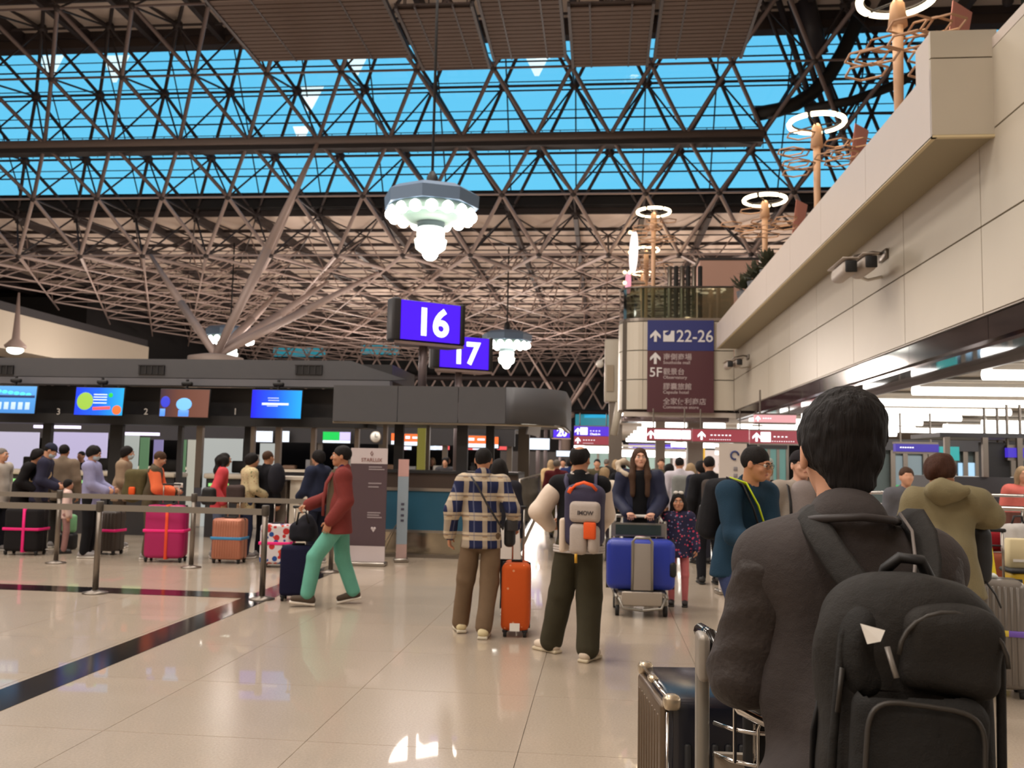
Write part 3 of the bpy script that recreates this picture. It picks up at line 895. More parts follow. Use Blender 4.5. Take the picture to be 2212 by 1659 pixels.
# tree columns that carry the roof
def tree_column(name, label, base, tips, r, disk):
    t = thing(name, label, 'column', base)
    for p in tips:
        d = Vector(p) - Vector(base)
        m_ = MB(); m_.tube((0, 0, .1), d * .5, r, 10, r * 1.15); m_.tube(d * .5, d, r * 1.15, 10, r * .5)
        m_.build('branch', M_STRUT, t)
    MB().lathe([(disk * .6, -base[2] + .0), (disk * .6, -.5), (disk, -.35), (disk, .0), (disk * .5, .12)], 20).build('trunk', mat('column_cladding', rgb(150, 135, 128), .5), t)
    return t
b0 = at(466, 772, 37)
tree_column('roof_column', 'pale tree-like steel column with spread branches behind the counter island', tuple(b0),
            [(-21.8, 41, 11.1), (-12.6, 37.7, 15.4), (-15.0, 47.4, 11.1), (-19.0, 50.6, 11.1), (-11.6, 45, 11.1)], .17, 1.15)
b0 = at(1222, 892, 80)
tree_column('roof_column', 'distant pale tree-like steel column standing behind the twenty sign', tuple(b0),
            [(b0.x - 3.4, 84, 11.1), (b0.x + 3.4, 84, 11.1), (b0.x - 3.4, 77, 11.1), (b0.x + 3.4, 77, 11.1)], .12, .8)

# ------------------------------------------------------------------ chandeliers
M_BULB = glow('bulb_glow', (1.0, .95, .86), 9.0)
M_LANT = glow('lantern_glow', (.92, 1.0, .90), 2.6)
def chandelier(label, x, y, z, big=True):
    t = thing('chandelier', label, 'chandelier', (x, y, z), 0, 'round hall chandeliers', 1.07)
    MB().tube((0, 0, .55), (0, 0, 12.5 if y < 30 else 4.5), .035, 8).lathe([(.16, .42), (.14, .8), (.05, .95)], 12).build('cord', M_BLACK, t)
    MB().lathe([(1.16, .0), (1.18, .3), (.95, .44), (.5, .52)], 8, smooth=False).build('shade', mat('blue_grey_shade', rgb(96, 116, 140), .5), t)
    MB().lathe([(1.0, -.2), (1.05, .02), (.6, .02)], 28).lathe([(.45, -.34), (.72, -.22), (.72, -.18), (.4, -.18)], 24).build('ring', mat('pale_green_metal', rgb(150, 178, 170), .5), t)
    bb = MB(); bb.ball((0, 0, 0), .145, 12); bme = bb.mesh('bulb'); bme.materials.append(M_BULB)
    for k in range(16):
        a = 2 * PI * (k + .5) / 16
        link('bulb', bme, t, None, (math.cos(a) * .98, math.sin(a) * .98, -.17))
    MB().lathe([(.34, -.5), (.34, -.2), (.3, -.18)], 20).build('neck', mat('slate_neck', rgb(90, 110, 115), .5), t)
    MB().lathe([(.2, -1.1), (.36, -.98), (.4, -.78), (.34, -.74), (.34, -.48), (.3, -.46)], 20).build('lantern', M_LANT, t)
    MB().ball((0, 0, -1.08), .2, 14).build('bottom_lamp', M_BULB, t)
    return t
chandelier('large round chandelier ringed with globe bulbs hanging over the sign 16', *(lambda p: (p.x, p.y, p.z))(at(932, 452, 22.8)))
chandelier('round chandelier with globe bulbs hanging just right of the sign 17', *(lambda p: (p.x, p.y, p.z))(at(1095, 738, 44.6)))
chandelier('round chandelier half hidden behind the branches of the roof column', *(lambda p: (p.x, p.y, p.z))(at(497, 728, 43.5)))
for x, y, p_ in ((-4.3, 22.8, 500), (-4.7, 44.6, 2200), (-18, 43.5, 2200), (-17.5, 22, 600), (-4.6, 66, 2400), (-18, 66, 2400), (8, 50, 1400), (-28, 50, 900)):
    point('chandelier_and_fill_light', (x, y, 6.1), p_, (1, .86, .76), .9)  # some sit under chandeliers; the others are added fill lights without a lamp
p = at(33, 752, 45)
fl = thing('downlight', 'small round downlight glowing under the cream wall at the far left', 'lamp', tuple(p))
MB().lathe([(.5, 0), (.55, .12), (.2, .5), (.05, 3)], 16).build('housing', M_STRUT, fl)
MB().ball((0, 0, -.1), .3, 12, (1.4, 1.4, .8)).build('lens', M_LANT, fl)
# ------------------------------------------------------------------ right side: clad upper wall, parapet, arcade under it
WX, PX = 4.2, 3.55
rw = thing('wall_arcade', None, None, kind='structure')
seams = [-2.6, .0, 2.6, 5.2, 7.8, 10.4, 13.0, 15.6, 18.2, 20.8, 23.4, 26.0, 29.4]
MB().b2((WX + .06, -2.6, 3.32), (WX + .5, 29.4, 6.25)).build('wall_core', M_JOINT, rw)
MB().b2((WX - .0, -2.6, 6.2), (WX + .6, 29.4, 6.32)).build('wall_cap', M_CREAM2, rw)
for z0, z1 in ((3.32, 4.31), (4.31, 5.3), (5.3, 6.2)):
    for a, b in zip(seams[:-1], seams[1:]):
        p = MB(); p.box((0, 0, 0), (.08, b - a - .018, z1 - z0 - .022)); p.build('wall_panel', M_CREAM, rw, (WX + .04, (a + b) / 2, (z0 + z1) / 2))
for a, b in zip(seams[:-1], seams[1:]):
    p = MB(); p.box((0, 0, 0), (.1, b - a - .012, .27)); p.build('gloss_panel', M_GLOSSBLACK, rw, (WX + .1, (a + b) / 2, 3.175))
MB().b2((WX + .02, -2.6, 3.31), (WX + .12, 29.4, 3.335)).build('edge_trim', M_STEELD, rw)
MB().b2((WX + .12, -2.6, 2.98), (WX + .75, 29.4, 3.04)).build('mirror_soffit', mat('mirror_soffit', rgb(120, 118, 122), .07, .9), rw)
MB().b2((WX + .72, -2.6, 2.9), (WX + .76, 29.4, 3.04)).build('soffit_lip', M_STEELD, rw)
# parapet box that stands out from the wall
pr = thing('wall_parapet', None, None, kind='structure')
MB().b2((PX + .05, 10.05, 5.24), (WX - .01, 28.6, 5.98)).build('parapet_core', M_JOINT, pr)
ps = [10.0, 12.5, 15.05, 17.5, 20.0, 22.5, 25.0, 27.0, 28.62]
for a, b in zip(ps[:-1], ps[1:]):
    p = MB(); p.box((0, 0, 0), (.06, b - a - .012, .78)); p.build('parapet_panel', M_CREAM2, pr, (PX + .03, (a + b) / 2, 5.6))
MB().b2((PX + .06, 10.0, 5.21), (WX, 28.6, 5.235)).build('soffit', mat('olive_soffit', rgb(150, 138, 112), .6), pr)
MB().b2((PX + .0, 9.99, 5.2), (PX + .05, 28.62, 5.225)).b2((PX, 9.985, 5.2), (WX, 10.04, 5.225)).build('bottom_trim', mat('cream_trim', rgb(205, 188, 150), .5), pr)
for z0, z1 in ((5.225, 6.1), (6.1, 6.42)):
    MB().b2((PX, 10.0, z0 + .008), (WX + .05, 10.05, z1 - .008)).build('end_panel', M_CREAM, pr)
MB().b2((PX + .01, 10.06, 5.995), (WX + .04, 10.5, 6.41)).build('end_block', M_CREAM2, pr)
# glass balustrade on top of the near part of the wall
bl = thing('trim_3', None, None, kind='structure')
for k in range(5):
    MB().b2((WX + .3, -2 + 2.4 * k, 6.32), (WX + .33, .37 + 2.4 * k, 7.35)).build('pane', glass('teal_glass', (.45, .62, .62), keep=.85), bl)
# upper deck and the low ceiling of the arcade
sl = thing('trim_4', None, None, kind='structure')
MB().b2((WX + .5, -13.9, 5.2), (29.6, 60, 5.3)).build('upper_deck', M_PLAIN, sl)
MB().b2((WX + .5, -13.9, 3.0), (29.6, 29.5, 3.1)).build('arcade_ceiling', mat('arcade_ceiling', rgb(186, 178, 166), .6), sl)
MB().b2((.7, 29.6, 3.1), (29.6, 62, 3.25)).build('far_ceiling', mat('far_low_ceiling', rgb(190, 180, 170), .6), sl)
MB().b2((29.2, -13.9, 0), (29.6, 62, 5.2)).build('arcade_end', M_PLAIN, sl)
jj = MB()
for k in range(12): jj.b2((WX + .8, .8 + 2.7 * k, 2.96), (26, .86 + 2.7 * k, 3.0))
jj.build('ceiling_batten', mat('batten_grey', rgb(120, 114, 106), .6), sl)
# tube lamps across the arcade ceiling
M_TUBE = glow('tube_glow', (1.0, .96, .90), 3.4)
tu = MB(); tu.tube((-1.9, 0, 0), (1.9, 0, 0), .075, 10); tub = tu.mesh('tube'); tub.materials.append(M_TUBE)
hs = MB(); hs.box((0, 0, .09), (3.6, .1, .06)); hsm = hs.mesh('batten'); hsm.materials.append(M_WHITE)
for i, x in enumerate((6.85, 11.9, 16.9)):
    for k in range(9):
        y = 9.6 + 2.7 * k - (.0 if i == 0 else .8)
        t = thing('tube_lamp', ['nearest', 'second', 'third', 'fourth', 'fifth', 'sixth', 'seventh', 'eighth', 'farthest'][k] + ' long white tube lamp in the ' + ['first row along the cream wall', 'second row of the arcade ceiling', 'third row of the arcade ceiling'][i],
                  'lamp', (x, y, 2.84), 0, ['nearest row of tube lamps', 'middle row of tube lamps', 'farthest row of tube lamps'][i])
        link('tube', tub, t); link('batten', hsm, t)
for k in range(6):
    for x in (3.0, 6.5, 10.5):
        t = thing('tube_lamp', 'white tube lamp under the low ceiling far down the hall', 'lamp', (x, 34 + 4.5 * k, 3.0), 0, 'tube lamps far down the hall')
        o = link('tube', tub, t); o.scale = (.8, 1.6, 1.6)
for x, y in ((4, 36), (9, 36), (4, 48), (9, 50)): area('far_arcade_light', (x, y, 2.9), 3.5, 80, COOL)

# corner block that carries the way-finding sign
cb = thing('wall_corner_block', None, None, kind='structure')
xl, xr, yb = at(1338, 800, 29.5).x, WX, 29.5
RR = .75
prof = [(xr, 31.5), (xr, yb), (xl + RR, yb)] + [(xl + RR - RR * math.sin(a), yb + RR - RR * math.cos(a)) for a in [PI / 2 * i / 8 for i in range(1, 9)]] + [(xl, 31.5)]
zb, zt = atz(1400, 884, yb), atz(1400, 693, yb)
zs_ = [zb, zb + (zt - zb) * .34, zb + (zt - zb) * .67, zt]
for z0, z1 in zip(zs_[:-1], zs_[1:]):
    for poly in (prof[2:], ):
        MB().prism(poly + [(xl + RR, 31.5)], z1 - z0 - .03, None, (0, 0, z0)).build('curved_panel', M_CREAM, cb)
    MB().b2((xl + RR + .012, yb, z0), (2.9, 31.5, z1 - .03)).build('block_panel', M_CREAM, cb)
    MB().b2((2.912, yb, z0), (xr, 31.5, z1 - .03)).build('block_panel', M_CREAM, cb)
MB().b2((xl + .1, yb + .2, zb), (xr, 31.4, zt + .01)).build('block_core', M_JOINT, cb)
MB().prism([(x, y) for x, y in prof], .1, None, (0, 0, zt)).build('block_cap', M_STEELD, cb)
MB().prism([(xl + .12 + (x - xl) * .93, y + .15) for x, y in prof], .35, None, (0, 0, zb - .36), True).build('mirror_foot', mat('mirror_foot', rgb(150, 140, 150), .06, 1.0), cb)
MB().b2((xl + 1.2, yb + .2, 0), (xl + 1.5, yb + .5, zb - .3)).b2((2.8, yb + .6, 0), (3.3, yb + 1.1, zb - .3)).build('pillar', M_STEELD, cb)
gl = thing('trim_5', None, None, kind='structure')
pts = prof[1:-1]
for i in range(len(pts) - 1):
    (x0, y0), (x1, y1) = pts[i], pts[i + 1]
    MB().add([(x0, y0, zt + .1), (x1, y1, zt + .1), (x1, y1, zt + 1.1), (x0, y0, zt + 1.1), (x0, y0 + .02, zt + .1), (x1, y1 + .02, zt + .1), (x1, y1 + .02, zt + 1.1), (x0, y0 + .02, zt + 1.1)],
             [(0, 1, 2, 3), (7, 6, 5, 4), (0, 4, 5, 1), (3, 2, 6, 7), (0, 3, 7, 4), (1, 5, 6, 2)]).build('pane', glass('green_glass', (.62, .70, .60), keep=.9, refl=.3), gl)
MB().path([(x, y - .02, zt + 1.12) for x, y in pts], .03, 6).build('handrail', M_STEELD, gl)
for x in (xl + .75, 2.0, 2.9): MB().b2((x - .04, yb + .03, zt + .1), (x + .04, yb + .1, zt + 1.15)).build('post', M_STEELD, gl)

# way-finding sign on the block
x0, x1 = at(1398, 800, yb).x, at(1541, 800, yb).x
z0, z1, zm = atz(1470, 891, yb - .1), atz(1470, 692, yb - .1), atz(1470, 758, yb - .1)
sg = thing('direction_sign', 'tall blue and maroon way-finding board reading 22-26 on the corner block', 'sign', ((x0 + x1) / 2, yb - .12, z0))
Wd, Hh, Hm = x1 - x0, z1 - z0, zm - z0
MB().b2((-Wd / 2, 0, 0), (Wd / 2, .12, Hm)).build('maroon_panel', mat('sign_maroon', rgb(72, 32, 40), .5), sg)
MB().b2((-Wd / 2, 0, Hm + .004), (Wd / 2, .12, Hh)).build('blue_panel', mat('sign_blue', rgb(30, 38, 100), .5), sg)
M_LET = mat('sign_lettering', rgb(200, 196, 196), .6)
M_LET2 = mat('sign_lettering_dim', rgb(165, 150, 150), .6)
def arrow(parent, x, z, s, m=None, rz=0, y=-.01):
    a = MB(); a.prism([(-.11, -.5), (.11, -.5), (.11, .05), (.42, -.24), (.42, .02), (0, .46), (-.42, .02), (-.42, -.24), (-.11, .05)], .012, XZ)
    a.v = [Vector((v.x * s, v.y, v.z * s)) for v in a.v]
    o = a.build('arrow', m or M_LET, parent, (x, y, z)); o.rotation_euler = (0, rz, 0)
    return o
s = Wd / 143
arrow(sg, -Wd / 2 + 17 * s, Hm + 33 * s, 27 * s); arrow(sg, -Wd / 2 + 17 * s, Hm - 16 * s, 27 * s)
pic = MB(); pic.prism([(0, 0), (24, 0), (24, 24), (17, 24), (15, 17), (10, 13), (4, 15), (3, 19), (12, 24), (0, 24)], .01, XZ)
pic.v = [Vector((v.x * s, v.y, v.z * s)) for v in pic.v]
pic.build('check_in_pictogram', M_LET, sg, (-Wd / 2 + 34 * s, -.01, Hm + 20 * s))
text('22-26', 37 * s, M_LET, sg, (-Wd / 2 + 62 * s, -.01, Hm + 20 * s), bold=.004, sx=.93)
text('5F', 29 * s, M_LET, sg, (-Wd / 2 + 4 * s, -.01, Hm - 57 * s), bold=.003)
for k, (zh, en) in enumerate((('南側商場', 'Southside mall'), ('觀景台', 'Observatory'), ('膠囊旅館', 'Capsule hotel'), ('全家便利商店', 'Convenience store'))):
    text(zh, 15.5 * s, M_LET2, sg, (-Wd / 2 + 34 * s, -.01, Hm - (19 + 32.5 * k) * s), bold=.002)
    text(en, 9.5 * s, M_LET2, sg, (-Wd / 2 + 34 * s, -.01, Hm - (29 + 32.5 * k) * s), bold=.002, sx=1.05)
# narrower clad box farther back, left of the block
p0, p1 = at(1305, 868, 36), at(1346, 732, 36)
bxk = thing('wall_side_box', None, None, kind='structure')
MB().rbox(((p0.x + p1.x) / 2, 36.4, (p0.z + p1.z) / 2), (p1.x - p0.x, .8, p1.z - p0.z), .08, 2).build('box_panel', M_CREAM, bxk)
a = at(1310, 845, 35.9); b = at(1326, 788, 35.9)
MB().b2((a.x, 35.95, a.z), (b.x, 35.99, b.z)).build('grille', mat('grille', rgb(160, 145, 125), .7), bxk)
pl = [at(1338, 870, 33), at(1333, 900, 33), at(1326, 940, 33)]
MB().path([tuple(p) for p in pl], .14, 10).build('slanted_post', M_CREAM, bxk)
MB().b2((p0.x + .2, 36.2, 0), (p1.x, 36.8, p0.z)).build('pillar', M_STEELD, bxk)

# round and long signs seen edge-on at the left end of the corner block
def disc_sign(label, px, y0, y1, m, Y):
    a, b = at(px, y0, Y), at(px, y1, Y)
    r = (a.z - b.z) / 2
    t = thing('edge_sign', label, 'sign', (a.x, Y, (a.z + b.z) / 2))
    e = MB(); e.lathe([(r, -.05), (r, .05)], 28, (0, 0, 0), Matrix.Rotation(PI / 2, 3, 'Y')); e.v = [Matrix.Rotation(math.radians(7), 3, 'Z') @ v for v in e.v]; e.build('face', m, t)
    for s_ in (-1, 0, 1): MB().ball((-.12, 0, s_ * r), .07, 8).build('lamp', glow('warm_small', (1, .75, .4), 3), t)
    MB().tube((0, .1, 0), (.6, .1, 0), .04, 6).build('arm', M_STEELD, t)
disc_sign('white round sign seen edge-on beside the hanging tree lamps', 1369, 502, 588, glow('pale_disc', (1, .86, .82), 1.3), 30.5)
disc_sign('small pink round sign seen edge-on under the white one', 1357, 588, 634, glow('pink_disc', (1, .35, .45), 1.0), 31.5)

# ------------------------------------------------------------------ honeycomb tree lamps on the upper deck
M_RING = glow('ring_glow', (1.0, .80, .52), 4.5)
M_WOODY = mat('pale_wood', rgb(205, 165, 132), .6)
M_HONEY = mat('honeycomb_wood', rgb(190, 150, 118), .6)
def hexcell(mb, cx, cy, z, r):
    P = [(cx + r * math.cos(PI / 3 * i + .5), cy + r * math.sin(PI / 3 * i + .5), z) for i in range(6)]
    for i in range(6): mb.tube(P[i], P[(i + 1) % 6], .018, 5)
def tree_lamp(label, px, py, Y, R, base_y, seed, banner=False):
    p = at(px, py, Y); q = at(px - 3, base_y, Y); r_ = random.Random(seed)
    t = thing('tree_lamp', label, 'lamp', tuple(p), 0, 'honeycomb tree lamps on the upper deck')
    H = p.z - (5.99 if Y < 26 else 6.38 if Y < 31 else 3.26)
    for i in range(6):
        a0 = 2 * PI * i / 6 + .1
        MB().path([(R * math.cos(a0 + k * .09), R * math.sin(a0 + k * .09), 0) for k in range(11)], .055, 7).build('ring_lamp', M_RING, t)
    MB().path([(R * math.cos(a) * .93, R * math.sin(a) * .93, .03) for a in [2 * PI * i / 24 for i in range(24)]], .03, 6, True).build('ring_frame', M_BLACK, t)
    MB().lathe([(.14, -.35 * H / 2), (.1, -.1), (.05, -.02)], 12).build('collar', M_WOODY, t)
    MB().tube((0, 0, -.15), (0, 0, -H), .085, 10, .06).build('pole', M_WOODY, t)
    for i in range(3): MB().tube((0, 0, -.05), (R * .93 * math.cos(2 * PI * i / 3), R * .93 * math.sin(2 * PI * i / 3), .02), .02, 5).build('spoke', M_BLACK, t)
    hc_ = MB(); c0 = .3
    for i in range(14):
        a = r_.random() * 6.28; d = R * (.7 + r_.random() * .8)
        hexcell(hc_, round(d * math.cos(a) / (c0 * 1.5)) * c0 * 1.5, round(d * math.sin(a) / (c0 * 1.73)) * c0 * 1.73, -.45 - .22 * (i % 4), c0)
    tag(hc_.build('honeycomb', M_HONEY, t), kind='stuff')
    if banner:
        MB().add([(.9, .3, .1), (1.25, .5, -.0), (1.0, .4, -1.2), (.75, .3, -1.1), (.9, .33, .1), (1.25, .53, -.0), (1.0, .43, -1.2), (.75, .33, -1.1)],
                 [(0, 1, 2, 3), (7, 6, 5, 4), (0, 4, 5, 1), (1, 5, 6, 2), (2, 6, 7, 3), (3, 7, 4, 0)]).build('pennant', mat('pink_pennant', rgb(190, 130, 120), .7), t)
    point('tree_lamp_light', (p.x, p.y, p.z + .25), 45, (1, .72, .42), .25)
tree_lamp('nearest honeycomb tree lamp at the top edge over the clad end block', 1938, -4, 13.2, .52, 420, 1, True)
tree_lamp('honeycomb tree lamp second from the near end with pink pennant', 1764, 266, 19.8, .58, 390, 2, True)
tree_lamp('honeycomb tree lamp behind the middle of the parapet', 1652, 432, 24.6, .55, 575, 3, True)
tree_lamp('honeycomb tree lamp standing at the left over the way-finding board', 1412, 458, 30.6, .55, 650, 4)
tree_lamp('smaller honeycomb tree lamp just left behind the one over the board', 1396, 540, 40, .55, 650, 5)
tree_lamp('farthest honeycomb tree lamp low over the corner block glass', 1388, 590, 50, .55, 650, 6)
# pinkish kiosk wall, dark posts and potted plants on the upper deck
a, b = at(1512, 640, 36), at(1640, 562, 36)
kw = thing('kiosk', 'pinkish kiosk wall on the upper deck behind the corner block glass', 'kiosk', (a.x, 36, 5.3))
MB().b2((0, 0, 0), (b.x - a.x, 1.5, b.z - 5.3)).build('wall', mat('pink_wall', rgb(205, 165, 150), .7), kw)
MB().b2((-.08, -.04, b.z - 5.3), (b.x - a.x + .1, 1.6, b.z - 5.2)).build('roof', M_DARK2, kw)
for k, px in enumerate((1446, 1460, 1473, 1486, 1499, 1512)):
    a = at(px, 700, 34); b = at(px, 575, 34)
    tag(MB().rbox((0, 0, (b.z - 5.3) / 2), (.16, .16, b.z - 5.3), .03, 1).build('deck_post', [M_STEELD, M_BLACK][k % 2], None, (a.x, 34, 5.3)), ['leftmost', 'second', 'third', 'fourth', 'fifth', 'rightmost'][k] + ' slim upright post of the six behind the glass of the corner block', 'post', 'deck posts behind the glass')
M_LEAF = mat('dark_leaf', rgb(60, 62, 44), .6)
for px, py, Y, hh in ((1608, 565, 24.9, .6), (1660, 520, 22.1, .7), (1632, 545, 23.5, .6)):
    p = at(px, py, Y)
    t = thing('potted_plant', ['bushy potted plant at the far end of the parapet', 'bushy potted plant at the foot of the middle tree lamp', 'low potted plant between two others on the parapet'][int(px > 1620) + int(px > 1640) * -1 + (1 if px == 1632 else 0)] if px != 1660 else 'bushy potted plant at the foot of the middle tree lamp', 'plant', (p.x, p.y, 5.98), 0, 'parapet plants')
    MB().lathe([(.16, 0), (.22, .34), (.2, .34), (.15, .3)], 14).build('pot', M_DARK, t)
    lf = MB(); r_ = random.Random(int(px))
    for i in range(60):
        d = Vector((r_.gauss(0, 1), r_.gauss(0, 1), abs(r_.gauss(0, 1)) + .3)).normalized(); o_ = d * (.08 + .22 * r_.random()) + Vector((0, 0, .35))
        sd = d.cross(Vector((0, 0, 1))).normalized() * .07
        lf.add([o_ - sd * .3, o_ + d * .12 - sd, o_ + d * .3, o_ + d * .12 + sd], [(0, 1, 2, 3)])
    tag(lf.build('foliage', M_LEAF, t), kind='stuff')

# ------------------------------------------------------------------ surveillance cameras on the wall
def wall_camera(label, y, z, sc):
    t = thing('surveillance_camera', label, 'camera', (WX, y, z), 0, scale=sc)
    Rr = Matrix.Rotation(math.radians(-38), 3, 'X')
    for k, dx in enumerate((-.30, -.52)):
        m_ = MB(); m_.rbox((dx, -.05 + k * .02, -.05 * k), (.17, .62, .18), .07, 3)
        m_.build('housing', mat('camera_beige', rgb(170, 158, 148), .5), t)
        MB().rbox((dx, -.375 + k * .02, -.05 * k), (.135, .03, .14), .03, 2).build('lens', M_BLACK, t)
        MB().rbox((dx, -.02 + k * .02, .1 - .05 * k), (.2, .72, .02), .01, 1).build('sunshield', MATS['camera_beige'], t)
    MB().path([(-.0, .12, .2), (-.14, .12, .22), (-.36, .12, .17), (-.42, .1, .1)], .02, 6).build('bracket', M_STEELD, t)
    MB().rbox((-.02, .12, .18), (.04, .3, .12), .01, 1).build('wall_plate', M_STEELD, t)
    MB().path([(-.0, .25, -.05), (-.15, .3, -.08), (-.32, .22, -.04)], .02, 6).build('cable', M_WHITE, t)
wall_camera('large twin-lens surveillance camera on the cream wall under the parapet', 13.7, 4.55, 1.25)
wall_camera('small distant surveillance camera low on the cream wall near the corner', 26.4, 4.5, 1.15)
p = at(1296, 786, 36)
t = thing('dome_camera', 'small white dome camera hanging at the left of the clad box', 'camera', tuple(p))
MB().ball((0, 0, 0), .16, 12).build('dome', M_WHITE, t); MB().tube((0, 0, .1), (.25, .1, .3), .04, 6).build('arm', M_WHITE, t)
# ------------------------------------------------------------------ check-in island on the left
YF, YM = 14.6, 16.6                     # front fascia line, counter line
isl = thing('counter_canopy', 'dark grey check-in island canopy with a curved right end under the signs 16 and 17', 'canopy', (-6, 15.5, 0))
def loc(px, py, Y):
    p = at(px, py, Y); return Vector((p.x + 6, p.y - 15.5, p.z))
zA, zB = atz(900, 912, YF), atz(900, 834, YF)
xa, xb = loc(718, 900, YF).x, loc(1092, 900, YF).x
r_ = .95
def fas(off):
    P = [(xa, -.9 + off), (xb, -.9 + off)] + [(xb + (r_ - off) * math.sin(a), -.9 + r_ - (r_ - off) * math.cos(a)) for a in [PI / 2 * i / 10 for i in range(1, 11)]] + [(xb + r_ - off, 2.6)]
    return P
def strip(mb, P, z0, z1, th=.05, smooth=True):
    n = len(P); vs = []; fs = []
    for (x, y) in P: vs += [(x, y, z0), (x, y, z1)]
    Q = [(x - (th if i > 3 else 0), y + (th if i <= 6 else 0)) for i, (x, y) in enumerate(P)]
    for (x, y) in Q: vs += [(x, y, z0), (x, y, z1)]
    for i in range(n - 1):
        a, b, c, d = 2 * i, 2 * i + 1, 2 * i + 3, 2 * i + 2
        fs += [(a, d, c, b), (2 * n + a, 2 * n + b, 2 * n + c, 2 * n + d), (b, c, 2 * n + c, 2 * n + b), (a, 2 * n + a, 2 * n + d, d)]
    fs += [(0, 1, 2 * n + 1, 2 * n), (2 * n - 2, 4 * n - 2, 4 * n - 1, 2 * n - 1)]
    return mb.add(vs, fs, smooth)
fp = fas(0)
x1_, x2_ = loc(858, 900, YF).x, loc(989, 900, YF).x
for a, b in ((xa, x1_), (x1_, x2_), (x2_, xb)):
    MB().b2((a + .006, -.9, zA), (b - .006, -.85, zB)).build('fascia_panel', M_DARK, isl)
strip(MB(), fp[1:], zA, zB).build('curved_fascia', M_DARK, isl)
strip(MB(), fas(.03), zA - .035, zA - .002).build('bottom_trim', mat('light_trim', rgb(170, 158, 140), .35, .6), isl)
MB().prism([(x, y) for x, y in fas(.06)] + [(xa, 2.6)], .03, None, (0, 0, zB - .05)).build('top_board', M_DARK2, isl)
MB().prism([(x, y) for x, y in fas(.06)] + [(xa, 2.6)], .03, None, (0, 0, zA + .03)).build('soffit', M_BLACK, isl)
# lit strip under the curved end
MB().path([(xb + (r_ - .12) * math.sin(a) + .0, -.9 + r_ - (r_ - .12) * math.cos(a), zA + .0) for a in [PI / 2 * i / 10 for i in range(2, 11)]] + [(xb + r_ - .12, 1.2, zA)], .03, 6).build('light_strip', glow('strip_glow', (1, .9, .7), 3.0), isl)
# taller set-back band with vents on the left, its right end sloping down
zc, zd, ze = atz(350, 817, YM), atz(350, 777, YM), atz(350, 833, YM)
xl_, xm_, xr_ = loc(-500, 800, YM).x, loc(762, 800, YM).x, loc(880, 800, YM).x
MB().prism([(xl_, zc), (xr_ - .25, zc), (xr_, zc + .02), (xm_ + .35, zd - .12), (xm_, zd), (xl_, zd)], .12, XZ, (0, 1.1, 0)).build('upper_band', M_DARK, isl)
MB().b2((xl_, .98, ze), (xr_ - .3, 1.2, zc - .012)).build('lighter_band', mat('mid_grey_laminate', rgb(104, 104, 110), .5), isl)
MB().b2((xl_, 1.15, zc), (xr_ - .3, 3.2, zd - .05)).build('roof_box', M_DARK2, isl)
for px in (12, 335, 672):
    p = loc(px, 801, YM)
    MB().b2((p.x - .26, .955, p.z - .085), (p.x + .26, 1.0, p.z + .085)).build('vent', M_BLACK, isl)
    f = MB()
    for k in range(5): f.b2((p.x - .24 + k * .12, .94, p.z - .08), (p.x - .225 + k * .12, .956, p.z + .08))
    f.b2((p.x - .27, .94, p.z + .085), (p.x + .27, .96, p.z + .1)).build('vent_grille', M_DARK2, isl)
z905, z915 = atz(350, 897, YM), atz(350, 918, YM)
MB().b2((xl_, 1.5, z905), (xa + .1, 1.6, ze)).build('monitor_recess', M_DARK2, isl)
MB().b2((xl_, 1.0, z915), (xa + .1, 1.7, z905)).build('head_beam', M_BLACK, isl)
for px, tx in ((512, '1'), (320, '2'), (132, '3')):
    p = loc(px, 896, YM - .02)
    text(tx, .17, mat('counter_number', rgb(170, 165, 160), .6), isl, (p.x - .04, .985, p.z - .0), bold=.002)
# posts between canopy and counters
for k, (px, wpx, Y, m_) in enumerate(((100, 20, 16.9, M_BLACK), (250, 30, 16.9, M_BLACK), (388, 10, 16.9, M_DARK2), (430, 14, 16.9, M_STEELD), (534, 14, 16.9, M_BLACK), (545, 8, 16.7, M_STEELD), (600, 12, 16.9, M_STEELD),
        (676, 10, 16.9, M_STEELD), (770, 9, 16.9, M_STEELD), (831, 9, 16.9, M_STEELD), (861, 20, 15.2, M_BLACK), (924, 7, 16.9, M_STEELD), (998, 24, 15.2, M_DARK2), (1058, 18, 15.2, M_BLACK), (1131, 24, 18.0, M_STEELD))):
    p = at(px, 1000, Y); w_ = wpx / 1950 * Y
    MB().b2((p.x + 6 - w_ / 2, Y - 15.5 - .05, .95), (p.x + 6 + w_ / 2, Y - 15.5 + .05, 2.25)).build('post', m_, isl)
# tilted pale display board at the right end of the canopy
p = at(1152, 902, 16.2)
t = thing('display_board', 'tilted pale grey display board at the right end of the canopy', 'display', tuple(p))
e = MB(); e.prism([(-.15, -.3), (.1, -.34), (.17, .1), (.02, .32)], .06, XZ); e.v = [Matrix.Rotation(.5, 3, 'Z') @ v for v in e.v]; e.build('panel', mat('pale_display', rgb(190, 186, 190), .4), t)
MB().tube((-.15, .1, .1), (-.6, .2, .2), .03, 6).build('arm', M_BLACK, t)

